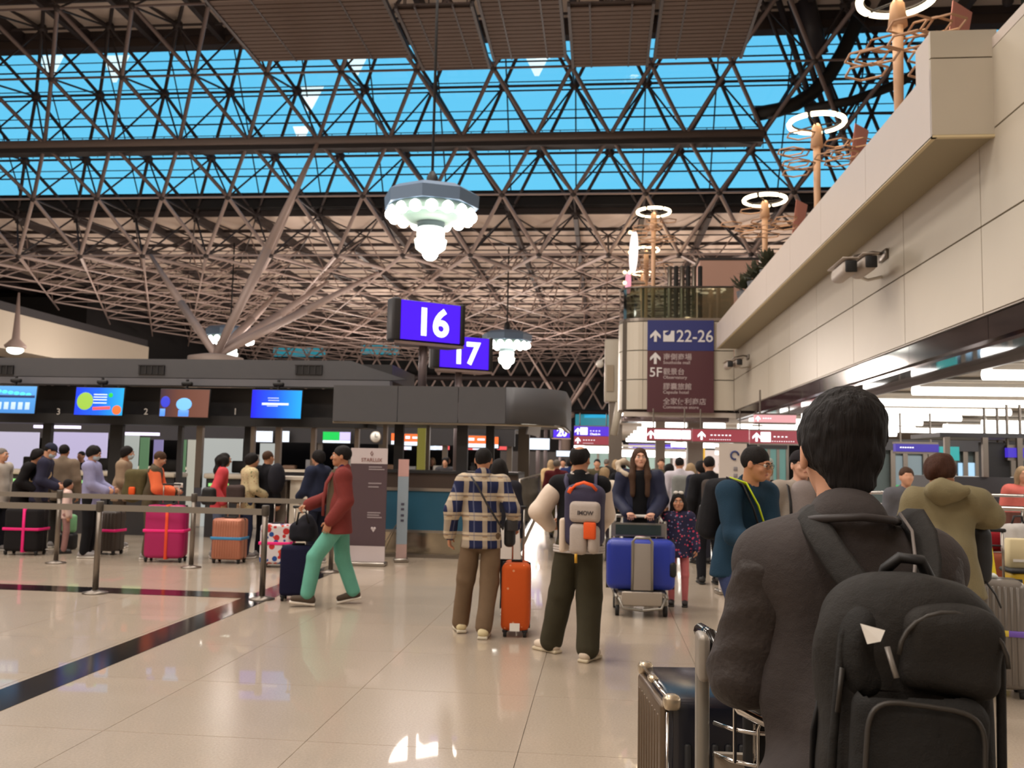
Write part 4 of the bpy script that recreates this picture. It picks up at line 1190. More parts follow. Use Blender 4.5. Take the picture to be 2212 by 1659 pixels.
# ------------------------------------------------------------------ screens
def screen(label, px, py, Y, wd, hh, rz=0.0, tilt=0.0, face=None, cat='monitor', group=None, y_br=None):
    p = at(px, py, Y)
    t = thing('monitor', label, cat, tuple(p), rz, group)
    t.rotation_euler = (tilt, 0, rz)
    MB().rbox((0, .035, 0), (wd + .03, .05, hh + .03), .01, 1).build('bezel', M_BLACK, t)
    MB().b2((-wd / 2, .0, -hh / 2), (wd / 2, .012, hh / 2)).build('screen', face, t)
    MB().tube((0, .06, 0), (0, .06, hh / 2 + .2), .03, 6).rbox((0, .06, hh / 2 + .12), (.2, .1, .08), .02, 1).build('bracket', M_BLACK, t)
    return t
def grad_screen(name, stops, horizontal=True, st=1.2):
    k = NT(name); x = k.xyz()
    v = k.math('ADD', k.math('MULTIPLY', x[0] if horizontal else x[2], 1.0), .5)
    r = k.n('ValToRGB'); k.set(r.inputs[0], v)
    e = r.color_ramp.elements
    e[0].position, e[0].color = stops[0]; e[1].position, e[1].color = stops[-1]
    for pos, c in stops[1:-1]: n_ = e.new(pos); n_.color = c
    k.base((0, 0, 0, 1), .3); k.t.links.new(r.outputs[0], k.b.inputs['Emission Color']); k.b.inputs['Emission Strength'].default_value = st
    k.m.cycles.emission_sampling = 'NONE'
    return k.m
SB = lambda r, g, b: (lin(r), lin(g), lin(b), 1)
g_w = lambda n, r, g, b, s=1.0: glow('scr_' + n, SB(r, g, b), s)
W_ = g_w('white', 225, 235, 250, 1.1)
Ys = 16.2; sw, sh = .93, .52
t1 = screen('blue gradient monitor with small centred white lettering beside counter number 1', 597, 873, Ys, sw, sh, .06, -.08, grad_screen('screen_blue', [(.05, SB(15, 20, 235)), (.5, SB(10, 90, 225)), (1, SB(20, 165, 240))]))
for k, (y, w_) in enumerate(((.1, .28), (.055, .26), (-.05, .3))): text(['請準備護照', 'Counter open', 'Welcome aboard'][k] if False else '- - - - - - -', .055, W_, t1, (-w_ / 2 - .02, -.004, y), bold=.004, sx=.9)
MB().rbox((-.02, -.004, .0), (.5, .006, .04), .002, 1).build('text_line', W_, t1)
t2 = screen('brown monitor picture with a pale blue round figure between numbers 1 and 2', 398, 871, Ys, sw, sh, .05, -.08, grad_screen('screen_brown', [(.05, SB(70, 45, 60)), (.4, SB(120, 70, 55)), (1, SB(135, 85, 70))], st=.8))
MB().ball((0, 0, .0), .15, 16, (1, .03, .8)).build('round_figure', g_w('paleblue', 120, 190, 250), t2, (.0, -.008, -.02))
MB().rbox((0, 0, 0), (.2, .006, .12), .002, 1).build('figure_base', g_w('skyblue', 90, 150, 240), t2, (.0, -.006, -.19))
MB().ball((0, 0, 0), .09, 12, (1, .03, 1.2)).build('blue_blob', g_w('deepblue', 50, 60, 200), t2, (-.36, -.006, .02))
MB().rbox((0, 0, 0), (.1, .006, .14), .002, 1).build('pale_strip', g_w('skyblue', 90, 150, 240), t2, (-.4, -.006, -.18))
t3 = screen('blue monitor with green and yellow discs between numbers 2 and 3', 214, 867, Ys, sw, sh, .04, -.08, grad_screen('screen_blue2', [(.05, SB(20, 60, 235)), (.5, SB(15, 100, 235)), (1, SB(30, 170, 225))]))
MB().ball((0, 0, 0), .16, 16, (1, .03, 1.05)).build('yellow_disc', g_w('yellow', 150, 190, 70), t3, (-.27, -.006, .0))
MB().ball((0, 0, 0), .045, 12, (1, .05, 1)).build('green_dot', g_w('green', 40, 200, 70), t3, (.22, -.006, .12))
MB().ball((0, 0, 0), .09, 12, (1, .05, 1)).build('orange_disc', g_w('orange', 225, 110, 50), t3, (.36, -.006, -.16))
e = MB().rbox((0, 0, 0), (.34, .006, .06), .002, 1).build('red_bar', g_w('redbar', 235, 90, 90), t3, (.06, -.006, -.13)); e.rotation_euler = (0, -.06, 0)
for y in (.13, .08, .03, -.03): MB().rbox((0, 0, 0), (.26, .006, .018), .001, 1).build('text_line', W_, t3, (.02, -.006, y))
t4 = screen('blue monitor with an airport seating picture at the far left edge', 26, 863, Ys, sw, sh, .03, -.08, grad_screen('screen_airport', [(.05, SB(60, 120, 190)), (.5, SB(80, 150, 215)), (1, SB(110, 180, 235))], False))
for k in range(7): MB().ball((0, 0, 0), .045, 10, (1.3, .05, .8)).build('cyan_spot', g_w('cyan', 90, 225, 250), t4, (-.4 + .12 * k, -.006, .17 - .012 * k))
for k in range(6): MB().rbox((0, 0, 0), (.09, .006, .14), .002, 1).build('pale_seat', g_w('seat', 190, 215, 240), t4, (-.38 + .14 * k, -.006, -.12))
MB().rbox((0, 0, 0), (.9, .006, .05), .002, 1).build('dark_line', g_w('navyline', 30, 50, 100), t4, (0, -.006, .06))
# screens of the next island seen through the opening
for lab, px, py, w_, h_, cols in (('white monitor left of the thin posts on the island behind', 567, 943, 46, 24, (('white', 205, 215, 250),)), ('small white monitor right beside the first white one behind', 614, 943, 22, 24, (('white', 205, 215, 250),)),
        ('green and white monitor on the island behind', 727, 945, 62, 24, (('greenm', 20, 190, 80), ('white', 215, 215, 245))),
        ('narrow orange monitor sliver at the left of the dark post', 850, 948, 10, 24, (('orangem', 250, 110, 50), ('white', 225, 235, 250))),
        ('orange and white monitor to the left of the yellow poster', 889, 950, 36, 25, (('orangem', 250, 110, 50), ('white', 225, 235, 250))),
        ('wide orange and white monitor left of the checked shirt man', 1029, 954, 46, 25, (('orangem', 250, 110, 50), ('white', 225, 235, 250))),
        ('small orange monitor just right of the dark post by the checked shirt man', 1070, 956, 13, 24, (('orangem', 250, 110, 50), ('white', 225, 235, 250))),
        ('bright white monitor under the tilted display board', 1165, 959, 44, 24, (('white', 225, 235, 250),)),
        ('flat white screen glowing left of the sign 20', 1217, 980, 30, 12, (('white', 225, 235, 250),))):
    Y = 24 if px < 1150 else 30
    p = at(px, py, Y); k_ = Y / 1950
    t = thing('monitor', lab, 'monitor', tuple(p), 0, 'monitors of the islands behind')
    W2, H2 = w_ * k_, h_ * k_
    MB().rbox((0, .04, 0), (W2 + .05, .06, H2 + .05), .01, 1).build('bezel', M_BLACK, t)
    if len(cols) == 1: MB().b2((-W2 / 2, 0, -H2 / 2), (W2 / 2, .012, H2 / 2)).build('screen', g_w(cols[0][0], *cols[0][1:]), t)
    elif cols[0][0] == 'greenm':
        MB().b2((-W2 / 2, 0, -H2 * .25), (W2 * .1, .012, H2 / 2)).build('green_field', g_w(cols[0][0], *cols[0][1:]), t)
        MB().b2((W2 * .11, 0, -H2 * .25), (W2 / 2, .012, H2 / 2)).build('white_field', g_w('lilac', 200, 190, 245), t)
        MB().b2((-W2 / 2, 0, -H2 / 2), (W2 / 2, .012, -H2 * .27)).build('lower_field', g_w('white', 225, 235, 250), t)
    else:
        MB().b2((-W2 / 2, 0, -H2 * .15), (W2 / 2, .012, H2 / 2)).build('orange_field', g_w(cols[0][0], *cols[0][1:]), t)
        MB().b2((-W2 / 2, 0, -H2 / 2), (W2 / 2, .012, -H2 * .17)).build('white_field', g_w('white', 225, 235, 250), t)
        if w_ > 20: MB().b2((-W2 * .38, -.006, H2 * .08), (-W2 * .1, .0, H2 * .32)).b2((W2 * .05, -.006, H2 * .1), (W2 * .4, .0, H2 * .28)).build('text_line', g_w('white', 225, 235, 250), t)
    MB().path([(0, .06, 0), (0, .14, .0), (0, .21, .08)], .03, 6).build('bracket', M_BLACK, t)
p = at(812, 944, 23.9)
ck = thing('wall_clock', 'small round white wall clock on the island behind', 'clock', tuple(p))
MB().lathe([(.15, -.02), (.16, .02), (.15, .04)], 24, (0, 0, 0), Matrix.Rotation(PI / 2, 3, 'X')).build('rim', M_STEELD, ck)
MB().lathe([(.135, 0), (.135, .03)], 24, (0, -.03, 0), Matrix.Rotation(PI / 2, 3, 'X')).build('dial', M_PAPER, ck)
MB().b2((-.006, -.08, 0), (.006, -.07, .1)).b2((0, -.08, -.006), (.07, -.07, .006)).build('hands', M_BLACK, ck)

# ------------------------------------------------------------------ number signs on poles
M_VIO = glow('sign_violet', (.075, .008, .90), 1.0)
M_NUM = glow('sign_white', (1, 1, 1), 1.6)
def number_sign(label, txt, px, py, Y, W, H, rz, zpole, pole=True):
    p = at(px, py, Y)
    t = thing('number_sign', label, 'sign', tuple(p), rz)
    MB().b2((-W / 2, -.03, -H / 2), (W / 2, 0, H / 2)).build('lit_face', M_VIO, t)
    MB().rbox((0, .16, 0), (W * 1.03, .3, H * 1.06), .03, 2).build('box', M_DARK2, t)
    for s_, wd in ((-1, .16), (1, .1)):
        MB().rbox((s_ * (W / 2 + wd / 2 + .005), .1, 0), (wd, .3, H * 1.1), .04, 3).build('side_cheek', M_BLACK if s_ > 0 else M_DARK2, t)
    MB().prism([(W * .55 * math.cos(a), .0 + .42 * math.sin(a)) for a in [PI * i / 12 for i in range(13)]] if False else [(-W * .6, -.02), (W * .58, -.02), (W * .45, .35), (-W * .45, .35)], .05, None, (0, 0, -H * .55 - .05)).build('base_board', mat('sign_base', rgb(150, 130, 125), .5), t)
    text(txt, H * .98, M_NUM, t, (0.02 * W, -.035, -H * .345), bold=H * .028, align='CENTER', sx=.98)
    if pole: MB().tube((-.06, .15, -H * .55), (-.06, .15, zpole - p.z), .075, 12).build('pole', mat('sign_pole', rgb(120, 108, 110), .4, .3), t)
number_sign('violet illuminated sign reading 16 on a pole above the check-in canopy', '16', 930, 696, 15.5, 1.13, .68, .62, 2.7)
number_sign('violet illuminated sign reading 17 partly behind the sign 16', '17', 1003, 762, 19.2, 1.13, .68, .55, 0)
number_sign('violet sign reading 18 cut off behind the display board', '18', 1170, 895, 33, .62, .6, .4, 0)
number_sign('violet sign edge of number 19 just behind the sign 18', '19', 1185, 903, 38, .6, .6, .4, 0)
number_sign('small violet sign reading 20 left of the long overhead signs', '20', 1213, 934, 50, .9, .58, .1, 0)

# ------------------------------------------------------------------ counter and desks of the near island
ctr = thing('check_in_counter', 'long counter with teal front and steel conveyor base below the canopy', 'counter', (-3.3, 14.6, 0))
def lx(px, Y=14.6): return at(px, 1100, Y).x + 3.3
X0, X1 = lx(742), lx(1118)
MB().b2((X0, 0, .44), (X1, .06, 1.07)).build('teal_panel', mat('teal_laminate', rgb(34, 84, 108), .45, 0, .4, .03, 4), ctr)
MB().b2((X0, -.02, 1.07), (X1, .08, 1.12)).build('steel_strip', M_STEEL, ctr)
MB().b2((X0, 0, 1.12), (X1, .06, 1.36)).build('brown_panel', mat('brown_laminate', rgb(66, 54, 48), .4, 0, .4, .05, 5), ctr)
MB().b2((X0, -.04, 1.36), (X1, 1.2, 1.4)).build('counter_top', M_BLACK, ctr)
MB().b2((X0, -.05, .40), (X1, .1, .44)).build('lower_strip', M_STEEL, ctr)
MB().b2((X0 + .02, .12, .05), (X1 - .02, .6, .40)).build('conveyor_base', mat('polished_conveyor', rgb(180, 170, 152), .14, .95, .5, .15, 8), ctr)
MB().b2((X0, -.06, 0), (X1, .14, .05)).build('kick_strip', M_STEELD, ctr)
for q_ in (X0, X1 - .05): MB().b2((q_, .1, 0.05), (q_ + .05, 1.2, 1.36)).build('side_panel', M_DARK, ctr)
# angled steel end guard with glass at the right end of the counter
eg = thing('glass_partition', 'steel-framed slanting glass partition at the right end of the teal counter', 'partition', (at(1118, 1100, 14.2).x, 14.2, 0))
MB().path([(0, 0, .02), (.02, .0, 1.3), (.3, .5, 1.38), (.34, .6, .9), (.1, .1, .3)], .025, 8).build('frame', M_STEEL, eg)
MB().add([(.0, 0, .35), (.02, 0, 1.28), (.3, .5, 1.34), (.32, .58, .9), (.02, .012, .35), (.04, .012, 1.28), (.32, .512, 1.34), (.34, .592, .9)], [(0, 1, 2, 3), (7, 6, 5, 4), (0, 4, 5, 1), (1, 5, 6, 2), (2, 6, 7, 3), (3, 7, 4, 0)]).build('glass_pane', glass('smoke_glass', (.6, .62, .64), keep=.8, refl=.3), eg)
# white desks on the left with their black back boards
M_DESK = mat('white_desk', rgb(216, 206, 190), .35)
for k, (pa, pb) in enumerate(((-330, -90), (-80, 88), (108, 236), (262, 378), (440, 526))):
    a, b = at(pa, 1000, YM + .3).x, at(pb, 1000, YM + .3).x
    t = thing('desk', ['white check-in desk out at the left edge', 'white check-in desk under the airport picture monitor', 'white check-in desk under the monitor with discs', 'white check-in desk under the brown monitor', 'white check-in desk left of the curved service podium'][k], 'desk', ((a + b) / 2, YM + .3, 0), 0, 'white check-in desks')
    w_ = b - a
    MB().rbox((0, .3, 1.18), (w_, .6, .1), .03, 2).build('desk_top', M_DESK, t)
    MB().b2((-w_ / 2 + .04, .06, 0), (w_ / 2 - .04, .12, 1.13)).build('front_panel', M_DARK2, t)
    MB().b2((-w_ / 2 + .1, .03, .98), (w_ / 2 - .3, .058, 1.04)).build('led_strip', glow('led_green', (.35, .8, .25), .9), t)
    MB().rbox((w_ * .2, .45, 1.36), (.36, .05, .24), .02, 1).rbox((w_ * .2, .47, 1.25), (.05, .04, .06), .01, 1).build('desk_monitor', M_BLACK, t)
    for q_ in (-w_ / 2 + .04, w_ / 2 - .04): MB().b2((q_ - .02, .12, 0), (q_ + .02, .58, 1.13)).build('side_panel', M_DARK2, t)
# backdrops seen through the openings
for k, (xa_, xb_, ya_, yb_, Y, nm, col, s_) in enumerate(((-200, 84, 934, 1012, 19.5, 'lilac', (205, 198, 222), .75), (108, 232, 935, 1012, 19.5, 'lilac2', (200, 190, 225), .75),
        (262, 300, 938, 1010, 19.5, 'paper', (190, 196, 190), .6), (300, 322, 945, 1006, 19.4, 'greenish', (110, 150, 110), .5), (330, 352, 950, 1000, 19.4, 'violetish', (150, 140, 190), .6), (390, 402, 950, 1008, 19.4, 'greenish', (110, 150, 110), .5), (403, 422, 950, 1008, 19.4, 'cream', (200, 196, 180), .6),
        (438, 524, 948, 1006, 19.5, 'pale', (196, 200, 196), .62), (560, 596, 958, 1004, 19.5, 'pale', (190, 195, 195), .45), (900, 920, 925, 1000, 17.6, 'yellowposter', (160, 150, 70), .4))):
    a = at(xa_, yb_, Y); b = at(xb_, ya_, Y)
    tag(MB().b2((a.x, Y, 0), (b.x, Y + .04, b.z)).build('light_box', glow('box_' + nm, SB(*col), s_), None),
        ['large lilac light box behind the left edge desks', 'lilac light box behind the desk under the discs monitor', 'pale notice panel behind the desk right of the wide dark post', 'narrow green notice panel behind the brown monitor desk', 'small violet notice panel behind the brown monitor desk',
         'narrow green notice panel between two posts under the number 1', 'narrow cream notice panel beside the green one between posts', 'wide pale notice panel behind the desk with the red jacket woman', 'pale notice panel under the two white monitors', 'tall yellowish poster by the checked shirt man'][k], 'panel', 'lit notice panels behind the desks')
for k, (px, py) in enumerate(((290, 940), (180, 925))):
    p = at(px - 60 * k, py, 18.2)
    tag(MB().b2((-.5, 0, 0), (.5, .12, .06)).build('ceiling_strip_lamp', glow('lilac_lamp', (.85, .75, 1), 1.6), None, p), ['violet-white strip lamp behind the wide dark post', 'violet-white strip lamp under the number 3'][k], 'lamp')
bk = thing('rear_canopy', 'dark canopy of the next check-in island behind the near counters', 'canopy', (-6, 24, 0))
z0, z1 = atz(700, 957, 24.2), atz(700, 922, 24.2)
MB().b2((-16, .2, z0), (at(1112, 940, 24.2).x + 6, .35, z1)).build('fascia', M_DARK2, bk)
MB().b2((-16, .35, z1), (at(1112, 940, 24.2).x + 6, 4, z1 + .05)).build('roof_board', M_BLACK, bk)
for px in (690, 822, 960, 1100): 
    p = at(px, 1000, 24.3); MB().b2((p.x + 5.93, .3, 0), (p.x + 6.07, .4, z0)).build('post', M_STEELD, bk)
MB().b2((-16, .6, 0), (at(1112, 940, 24.2).x + 6, 1.2, 1.15)).build('counter_front', M_DARK2, bk)
MB().b2((-16, .5, 1.15), (at(1112, 940, 24.2).x + 6, 1.3, 1.22)).build('counter_top', M_DESK, bk)
MB().b2((-16, 4.2, 0), (at(1080, 940, 28).x + 6, 4.3, 3.2)).build('back_screen', M_BLACK, bk)
for k, px in enumerate((934, 962, 948, 870, 880, 1020, 1032, 1085)):
    p = at(px, 968, 25.4)
    MB().b2((p.x + 5.87, 1.3, p.z - .05), (p.x + 6.13, 1.34, p.z + .06)).build('small_display', g_w('redbar', 235, 90, 90) if k % 2 else g_w('white', 225, 235, 250), bk)
# things standing on the rear counter
r_ = random.Random(11)
for k in range(16):
    px = 555 + k * 36 + r_.randint(-8, 8); p = at(px, 1000, 24.8)
    hgt = .14 + .3 * r_.random(); c = [(190, 190, 185), (60, 60, 64), (150, 120, 100), (170, 170, 175), (90, 110, 80), (200, 196, 190)][k % 6]
    m_ = mat('clutter_%d' % (k % 6), rgb(*c), .6)
    typ = k % 3
    mb = MB()
    if typ == 0: mb.rbox((0, 0, hgt / 2), (.3, .1, hgt), .02, 2).rbox((0, .0, .02), (.2, .2, .03), .01, 1)
    elif typ == 1: mb.lathe([(.06, 0), (.09, hgt * .6), (.05, hgt * .7), (.05, hgt)], 12)
    else: mb.rbox((0, 0, hgt * .3), (.36, .24, hgt * .6), .03, 2)
    tag(mb.build(['desk_display', 'flower_vase', 'printer'][typ], m_, None, (p.x, 24.85, 1.22)), ['back of a desk display on the rear counter', 'small vase on the rear counter', 'printer on the rear counter'][typ] + ', number plate %s' % k if False else ['upright desk display', 'slim vase', 'low printer'][typ] + ' on the rear counter, ' + ['leftmost', 'second', 'third', 'fourth', 'fifth', 'rightmost'][k // 3] + ' of its kind from the left',
        ['display', 'vase', 'printer'][typ], ['desk displays on the rear counter', 'vases on the rear counter', 'printers on the rear counter'][typ])
# curved white service podium with a perforated panel
pd = thing('service_podium', 'curved cream service podium with a grey perforated panel behind the red suitcase', 'podium', (at(668, 1200, 13.9).x, 14.1, 0))
MB().prism([(-.95, .45), (-.85, .1), (-.6, -.12), (.2, -.12), (.5, .0), (.55, .45)], .05, None, (0, 0, 1.22)).build('podium_top', M_DESK, pd)
MB().prism([(-.45, .4), (-.4, -.06), (.2, -.1), (.48, .02), (.5, .4)], 1.22).build('podium_body', mat('lit_cream', rgb(240, 230, 212), .4), pd)
MB().prism([(-.9, .4), (-.8, .1), (-.62, -.06), (-.455, -.1), (-.455, .4)], .9, None, (0, 0, .3)).build('perforated_panel', mat('perforated_grey', rgb(140, 130, 120), .6, 0, .4, .25, 120), pd)
# banners
def banner(label, px, py0, py1, Y, wpx, parts, rz=0.0):
    p = at(px, py1, Y); w_ = wpx / 1950 * Y; H = atz(px, py0, Y)
    t = thing('banner_stand', label, 'banner', (p.x, Y, 0), rz)
    z = H
    for k, (fr, m_, nm) in enumerate(parts):
        h = H * fr; MB().b2((-w_ / 2, -.01, z - h + .002), (w_ / 2, .01, z)).build(nm, m_, t); z -= h
    MB().rbox((0, 0, .03), (w_ + .06, .22, .06), .02, 2).build('base', M_STEEL, t)
    MB().tube((0, .03, .05), (0, .03, H), .012, 6).build('rod', M_STEELD, t)
    return t, w_, H
M_PURP = mat('banner_purple', rgb(84, 66, 72), .7); M_BANW = mat('banner_pale', rgb(206, 194, 196), .7)
bt, bw, bh = banner('purple roll-up banner with a pale head behind the red blazer man', 790, 968, 1226, 13.3, 82, ((.135, M_BANW, 'head_panel'), (.70, M_PURP, 'main_panel'), (.165, M_BANW, 'foot_panel')))
text('STARLUX', .075, mat('banner_rose', rgb(150, 110, 105), .7), bt, (0.04, -.016, bh * .885), bold=.001, align='CENTER', name='banner_lettering')
MB().path([(0, 0, .0), (-.02, 0, .035), (.0, 0, .07), (.02, 0, .035)], .006, 5, True).build('emblem', mat('banner_rose', rgb(150, 110, 105), .7), bt, (.04, -.016, bh * .935))
for z, w_ in ((.84, .2), (.82, .24), (.70, .2), (.67, .16), (.45, .2), (.43, .18), (.41, .22)): MB().b2((.0, -.016, bh * z - .012), (w_, -.01, bh * z + .008)).build('print_line', mat('banner_print', rgb(150, 138, 142), .7), bt)
hp = MB().ball((-.02, 0, .012), .02, 8, (1, .2, 1)).ball((.02, 0, .012), .02, 8, (1, .2, 1)); hp.add([(-.038, 0, .008), (.038, 0, .008), (0, 0, -.045)], [(0, 1, 2)]); hp.build('heart_mark', M_BANW, bt, (.1, -.016, bh * .31))
bt2, bw2, bh2 = banner('slim pale banner with a pink top beside the teal counter', 866, 992, 1214, 13.9, 23, ((.17, mat('banner_pink', rgb(214, 170, 165), .7), 'pink_panel'), (.66, mat('banner_blue', rgb(160, 176, 190), .7), 'blue_panel'), (.17, mat('banner_rosewhite', rgb(200, 170, 165), .7), 'foot_panel')), .25)
for z in (.55, .5, .44, .39): MB().b2((-.025, -.016, bh2 * z), (.025, -.01, bh2 * z + .035)).build('print_mark', mat('banner_ink', rgb(80, 80, 100), .7), bt2)
MB().tube((-.05, 0, bh2 * .4), (-.3, .25, .03), .006, 5).tube((-.05, 0, bh2 * .4), (-.42, -.05, .03), .006, 5).build('guy_wire', M_STEELD, bt2)
# queue barriers
M_TAPE = mat('grey_belt', rgb(128, 120, 110), .7)
def barrier(label, pts, zt, post_at, group='queue barriers'):
    (xa_, ya_), (xb_, yb_) = pts
    for k, (x, y) in enumerate(post_at):
        t = thing('barrier_post', label[k], 'barrier', (x, y, 0), 0, group)
        MB().tube((0, 0, .02), (0, 0, zt), .033, 14).build('post', M_STEELD, t)
        MB().lathe([(.035, zt - .08), (.042, zt - .07), (.042, zt + .03), (.036, zt + .04)], 14).build('head', mat('barrier_head', rgb(88, 82, 76), .45, .4), t)
        MB().lathe([(.14, 0), (.14, .012), (.05, .03), (.036, .04)], 20).build('base', M_STEELD, t)
pA, pB = at(205, 1288, 9.9), at(562, 1299, 9.85)
xF = [pA.x, pB.x]; spc = pB.x - pA.x
barrier(['front barrier post second from the left on the black floor line', 'front barrier post at the right end of the belt by the black floor line', 'front barrier post outside the left edge'], ((0, 0), (0, 0)), 1.0, [(pA.x, 9.9), (pB.x, 9.9), (pA.x - spc, 9.9)])
pC, pD = at(120, 1222, 12.4), at(412, 1236, 12.4)
barrier(['rear barrier post just right of the black suitcase with pink straps', 'rear barrier post overlapping the magenta suitcase', 'rear barrier post hidden by the red blazer man'], ((0, 0), (0, 0)), 1.0, [(pC.x, 12.4), (pD.x, 12.4), (pD.x + (pD.x - pC.x), 12.4)])
for nm, x0, x1, y, lab in (('belt', pA.x - spc, pA.x, 9.9, 'grey front barrier belt on the left of its second post'), ('belt', pA.x, pB.x, 9.9, 'grey front barrier belt between the second and the last post'),
        ('belt', pC.x - 3, pC.x, 12.4, 'grey rear barrier belt at the left edge'), ('belt', pC.x, pD.x, 12.4, 'grey rear barrier belt in front of the lavender shirt person'), ('belt', pD.x, 2 * pD.x - pC.x, 12.4, 'grey rear barrier belt leading to the red blazer man')):
    tag(MB().b2((x0 + .045, y - .004, .93), (x1 - .045, y + .004, 1.0)).build('barrier_belt', M_TAPE), lab, 'belt', 'grey barrier belts')

# ------------------------------------------------------------------ overhead signs and shops in the centre and right background
M_SV = glow('sign_violet2', (.10, .03, .72), .9); M_SM = glow('sign_maroon_lit', (.33, .045, .06), .9); M_SW = glow('sign_white2', (1, .97, 1), 1.5)
def long_sign(label, px0, py0, px1, py1, Y, m_, marks, group=None):
    a, b = at(px0, py1, Y), at(px1, py0, Y)
    W, H = b.x - a.x, b.z - a.z
    t = thing('overhead_sign', label, 'sign', (a.x, Y, a.z), 0, group)
    MB().b2((0, 0, 0), (W, .15, H)).build('lit_panel', m_, t)
    for z_ in (-.04, H): MB().b2((0, .02, z_), (W, .2, z_ + .04)).build('frame', M_STEELD, t)
    for fx in (.15, .85): MB().tube((W * fx, .1, H), (W * fx, .1, H + .6), .02, 6).build('hanger', M_STEELD, t)
    for kind, fx, body in marks:
        if kind == 'a': arrow(t, W * fx, H * .5, H * .75, M_SW, 0, -.01)
        elif kind == 't': text(body, H * .5, M_SW, t, (W * fx, -.012, H * .42), bold=.006)
        elif kind == 's': text(body, H * .3, M_SW, t, (W * fx, -.012, H * .1), bold=.003)
        elif kind == 'l': text(body, H * .8, M_SW, t, (W * fx, -.012, H * .2), bold=.01)
        elif kind == 'p': MB().rbox((0, 0, 0), (H * .78, .02, H * .78), .03, 1).build('pictogram', M_SW, t, (W * fx, -.012, H * .5))
    return t
long_sign('violet overhead direction sign with an up arrow right of the sign 20', 1240, 922, 1322, 941, 40, M_SV, (('a', .1, ''), ('p', .26, ''), ('t', .42, '- - - -'), ('s', .42, 'Check-in')))
long_sign('maroon overhead direction sign with an up arrow under the violet one', 1240, 943, 1322, 960, 40, M_SM, (('a', .1, ''), ('t', .24, '- - - - -'), ('s', .24, '- - - - - - -')))
long_sign('maroon overhead sign with a row of white pictograms left of two others', 1397, 927, 1494, 950, 27, M_SM, (('a', .09, ''), ('p', .27, ''), ('p', .47, ''), ('p', .67, ''), ('p', .88, '')))
long_sign('maroon overhead sign with an arrow and two lines of lettering in the middle', 1496, 929, 1618, 953, 27, M_SM, (('a', .16, ''), ('t', .32, '- - - - - -'), ('s', .3, '- - - - - - - - - -')))
long_sign('maroon overhead sign with white lettering beside the tall man\'s head', 1620, 932, 1762, 957, 27, M_SM, (('a', .1, ''), ('p', .24, ''), ('t', .36, '- - - -'), ('s', .3, '- - - - - - - - - - -')))
long_sign('long violet sign line low in the bright background over the woman', 1358, 961, 1480, 972, 44, M_SV, (('a', .03, ''), ('t', .12, '- - - -'), ('a', .55, ''), ('t', .62, '- - - - -')))
long_sign('pink lit overhead sign half lost in the glare above the teal sweater man', 1630, 897, 1720, 912, 22, glow('sign_pink', (.75, .35, .36), 1.1), (('a', .08, ''), ('t', .2, '- - - -')))
long_sign('violet sign over the far shop windows right of the tall man', 1935, 960, 2028, 975, 18, glow('sign_violet3', (.05, .03, .35), .9), (('t', .1, '- - - - - -'),))
for k, (px, Y) in enumerate(((2150, 14), (2200, 13))):
    long_sign(['small violet hanging sign beside the yellow marker at the right', 'small violet hanging sign cut by the right edge'][k], px - 22, 968, px + 18, 988, Y, glow('sign_violet4', (.06, .03, .55), .9), ())
tag(MB().b2((0, 0, 0), (.08, .06, .26)).build('marker', glow('yellow_mark', (.8, .65, .05), .9), None, at(2146, 1010, 13.6)), 'small yellow hanging marker beside the violet sign', 'marker')
# bright lamp band in the central background
for k, (x0, x1, y, Y, r_) in enumerate(((1240, 1345, 967, 46, .16), (1262, 1420, 972, 44, .14), (1330, 1480, 980, 42, .13), (1450, 1540, 960, 38, .1), (1480, 1600, 962, 34, .08), (1545, 1590, 978, 30, .06))):
    a, b = at(x0, y, Y), at(x1, y + 3, Y)
    t = thing('lamp_trough', ['bright lamp trough right under the maroon far sign', 'bright lamp trough over the half-bald man', 'bright lamp trough over the long-haired woman', 'bright lamp trough below the pictogram sign', 'bright lamp trough over the crowd', 'short bright lamp trough near the white banner'][k], 'lamp', tuple((a + b) / 2), 0, 'lamp troughs in the background')
    MB().tube(a - (a + b) / 2, b - (a + b) / 2, r_, 8).build('tube', M_TUBE, t)
    MB().box((0, 0, r_ + .1), ((b - a).length, .3, .1)).build('housing', M_WHITE, t)
# shop walls behind the crowd
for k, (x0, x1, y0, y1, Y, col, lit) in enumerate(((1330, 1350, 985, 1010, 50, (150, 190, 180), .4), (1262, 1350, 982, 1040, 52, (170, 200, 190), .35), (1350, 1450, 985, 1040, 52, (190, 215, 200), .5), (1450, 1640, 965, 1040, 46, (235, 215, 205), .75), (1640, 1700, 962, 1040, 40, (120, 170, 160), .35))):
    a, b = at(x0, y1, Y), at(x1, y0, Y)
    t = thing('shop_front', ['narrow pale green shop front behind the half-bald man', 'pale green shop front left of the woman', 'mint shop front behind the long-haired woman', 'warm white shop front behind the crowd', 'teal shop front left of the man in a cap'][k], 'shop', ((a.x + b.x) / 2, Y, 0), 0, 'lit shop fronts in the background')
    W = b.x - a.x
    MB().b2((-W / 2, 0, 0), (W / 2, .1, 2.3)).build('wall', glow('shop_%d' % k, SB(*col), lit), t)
    for i in range(4): MB().b2((-W / 2 + i * W / 3 - .06, -.08, 0), (-W / 2 + i * W / 3 + .06, 0, 2.6)).build('frame', M_STEELD, t)
    MB().b2((-W / 2, -.12, 2.3), (W / 2, 0, 2.6)).build('fascia', M_DARK2, t)
tag(MB().b2((-.2, 0, 0), (.2, .1, .9)).build('yellow_panel', glow('yellow_panel', (.85, .45, .03), .9), None, at(1513, 1006, 40)), 'yellow lit panel behind the crowd', 'panel')
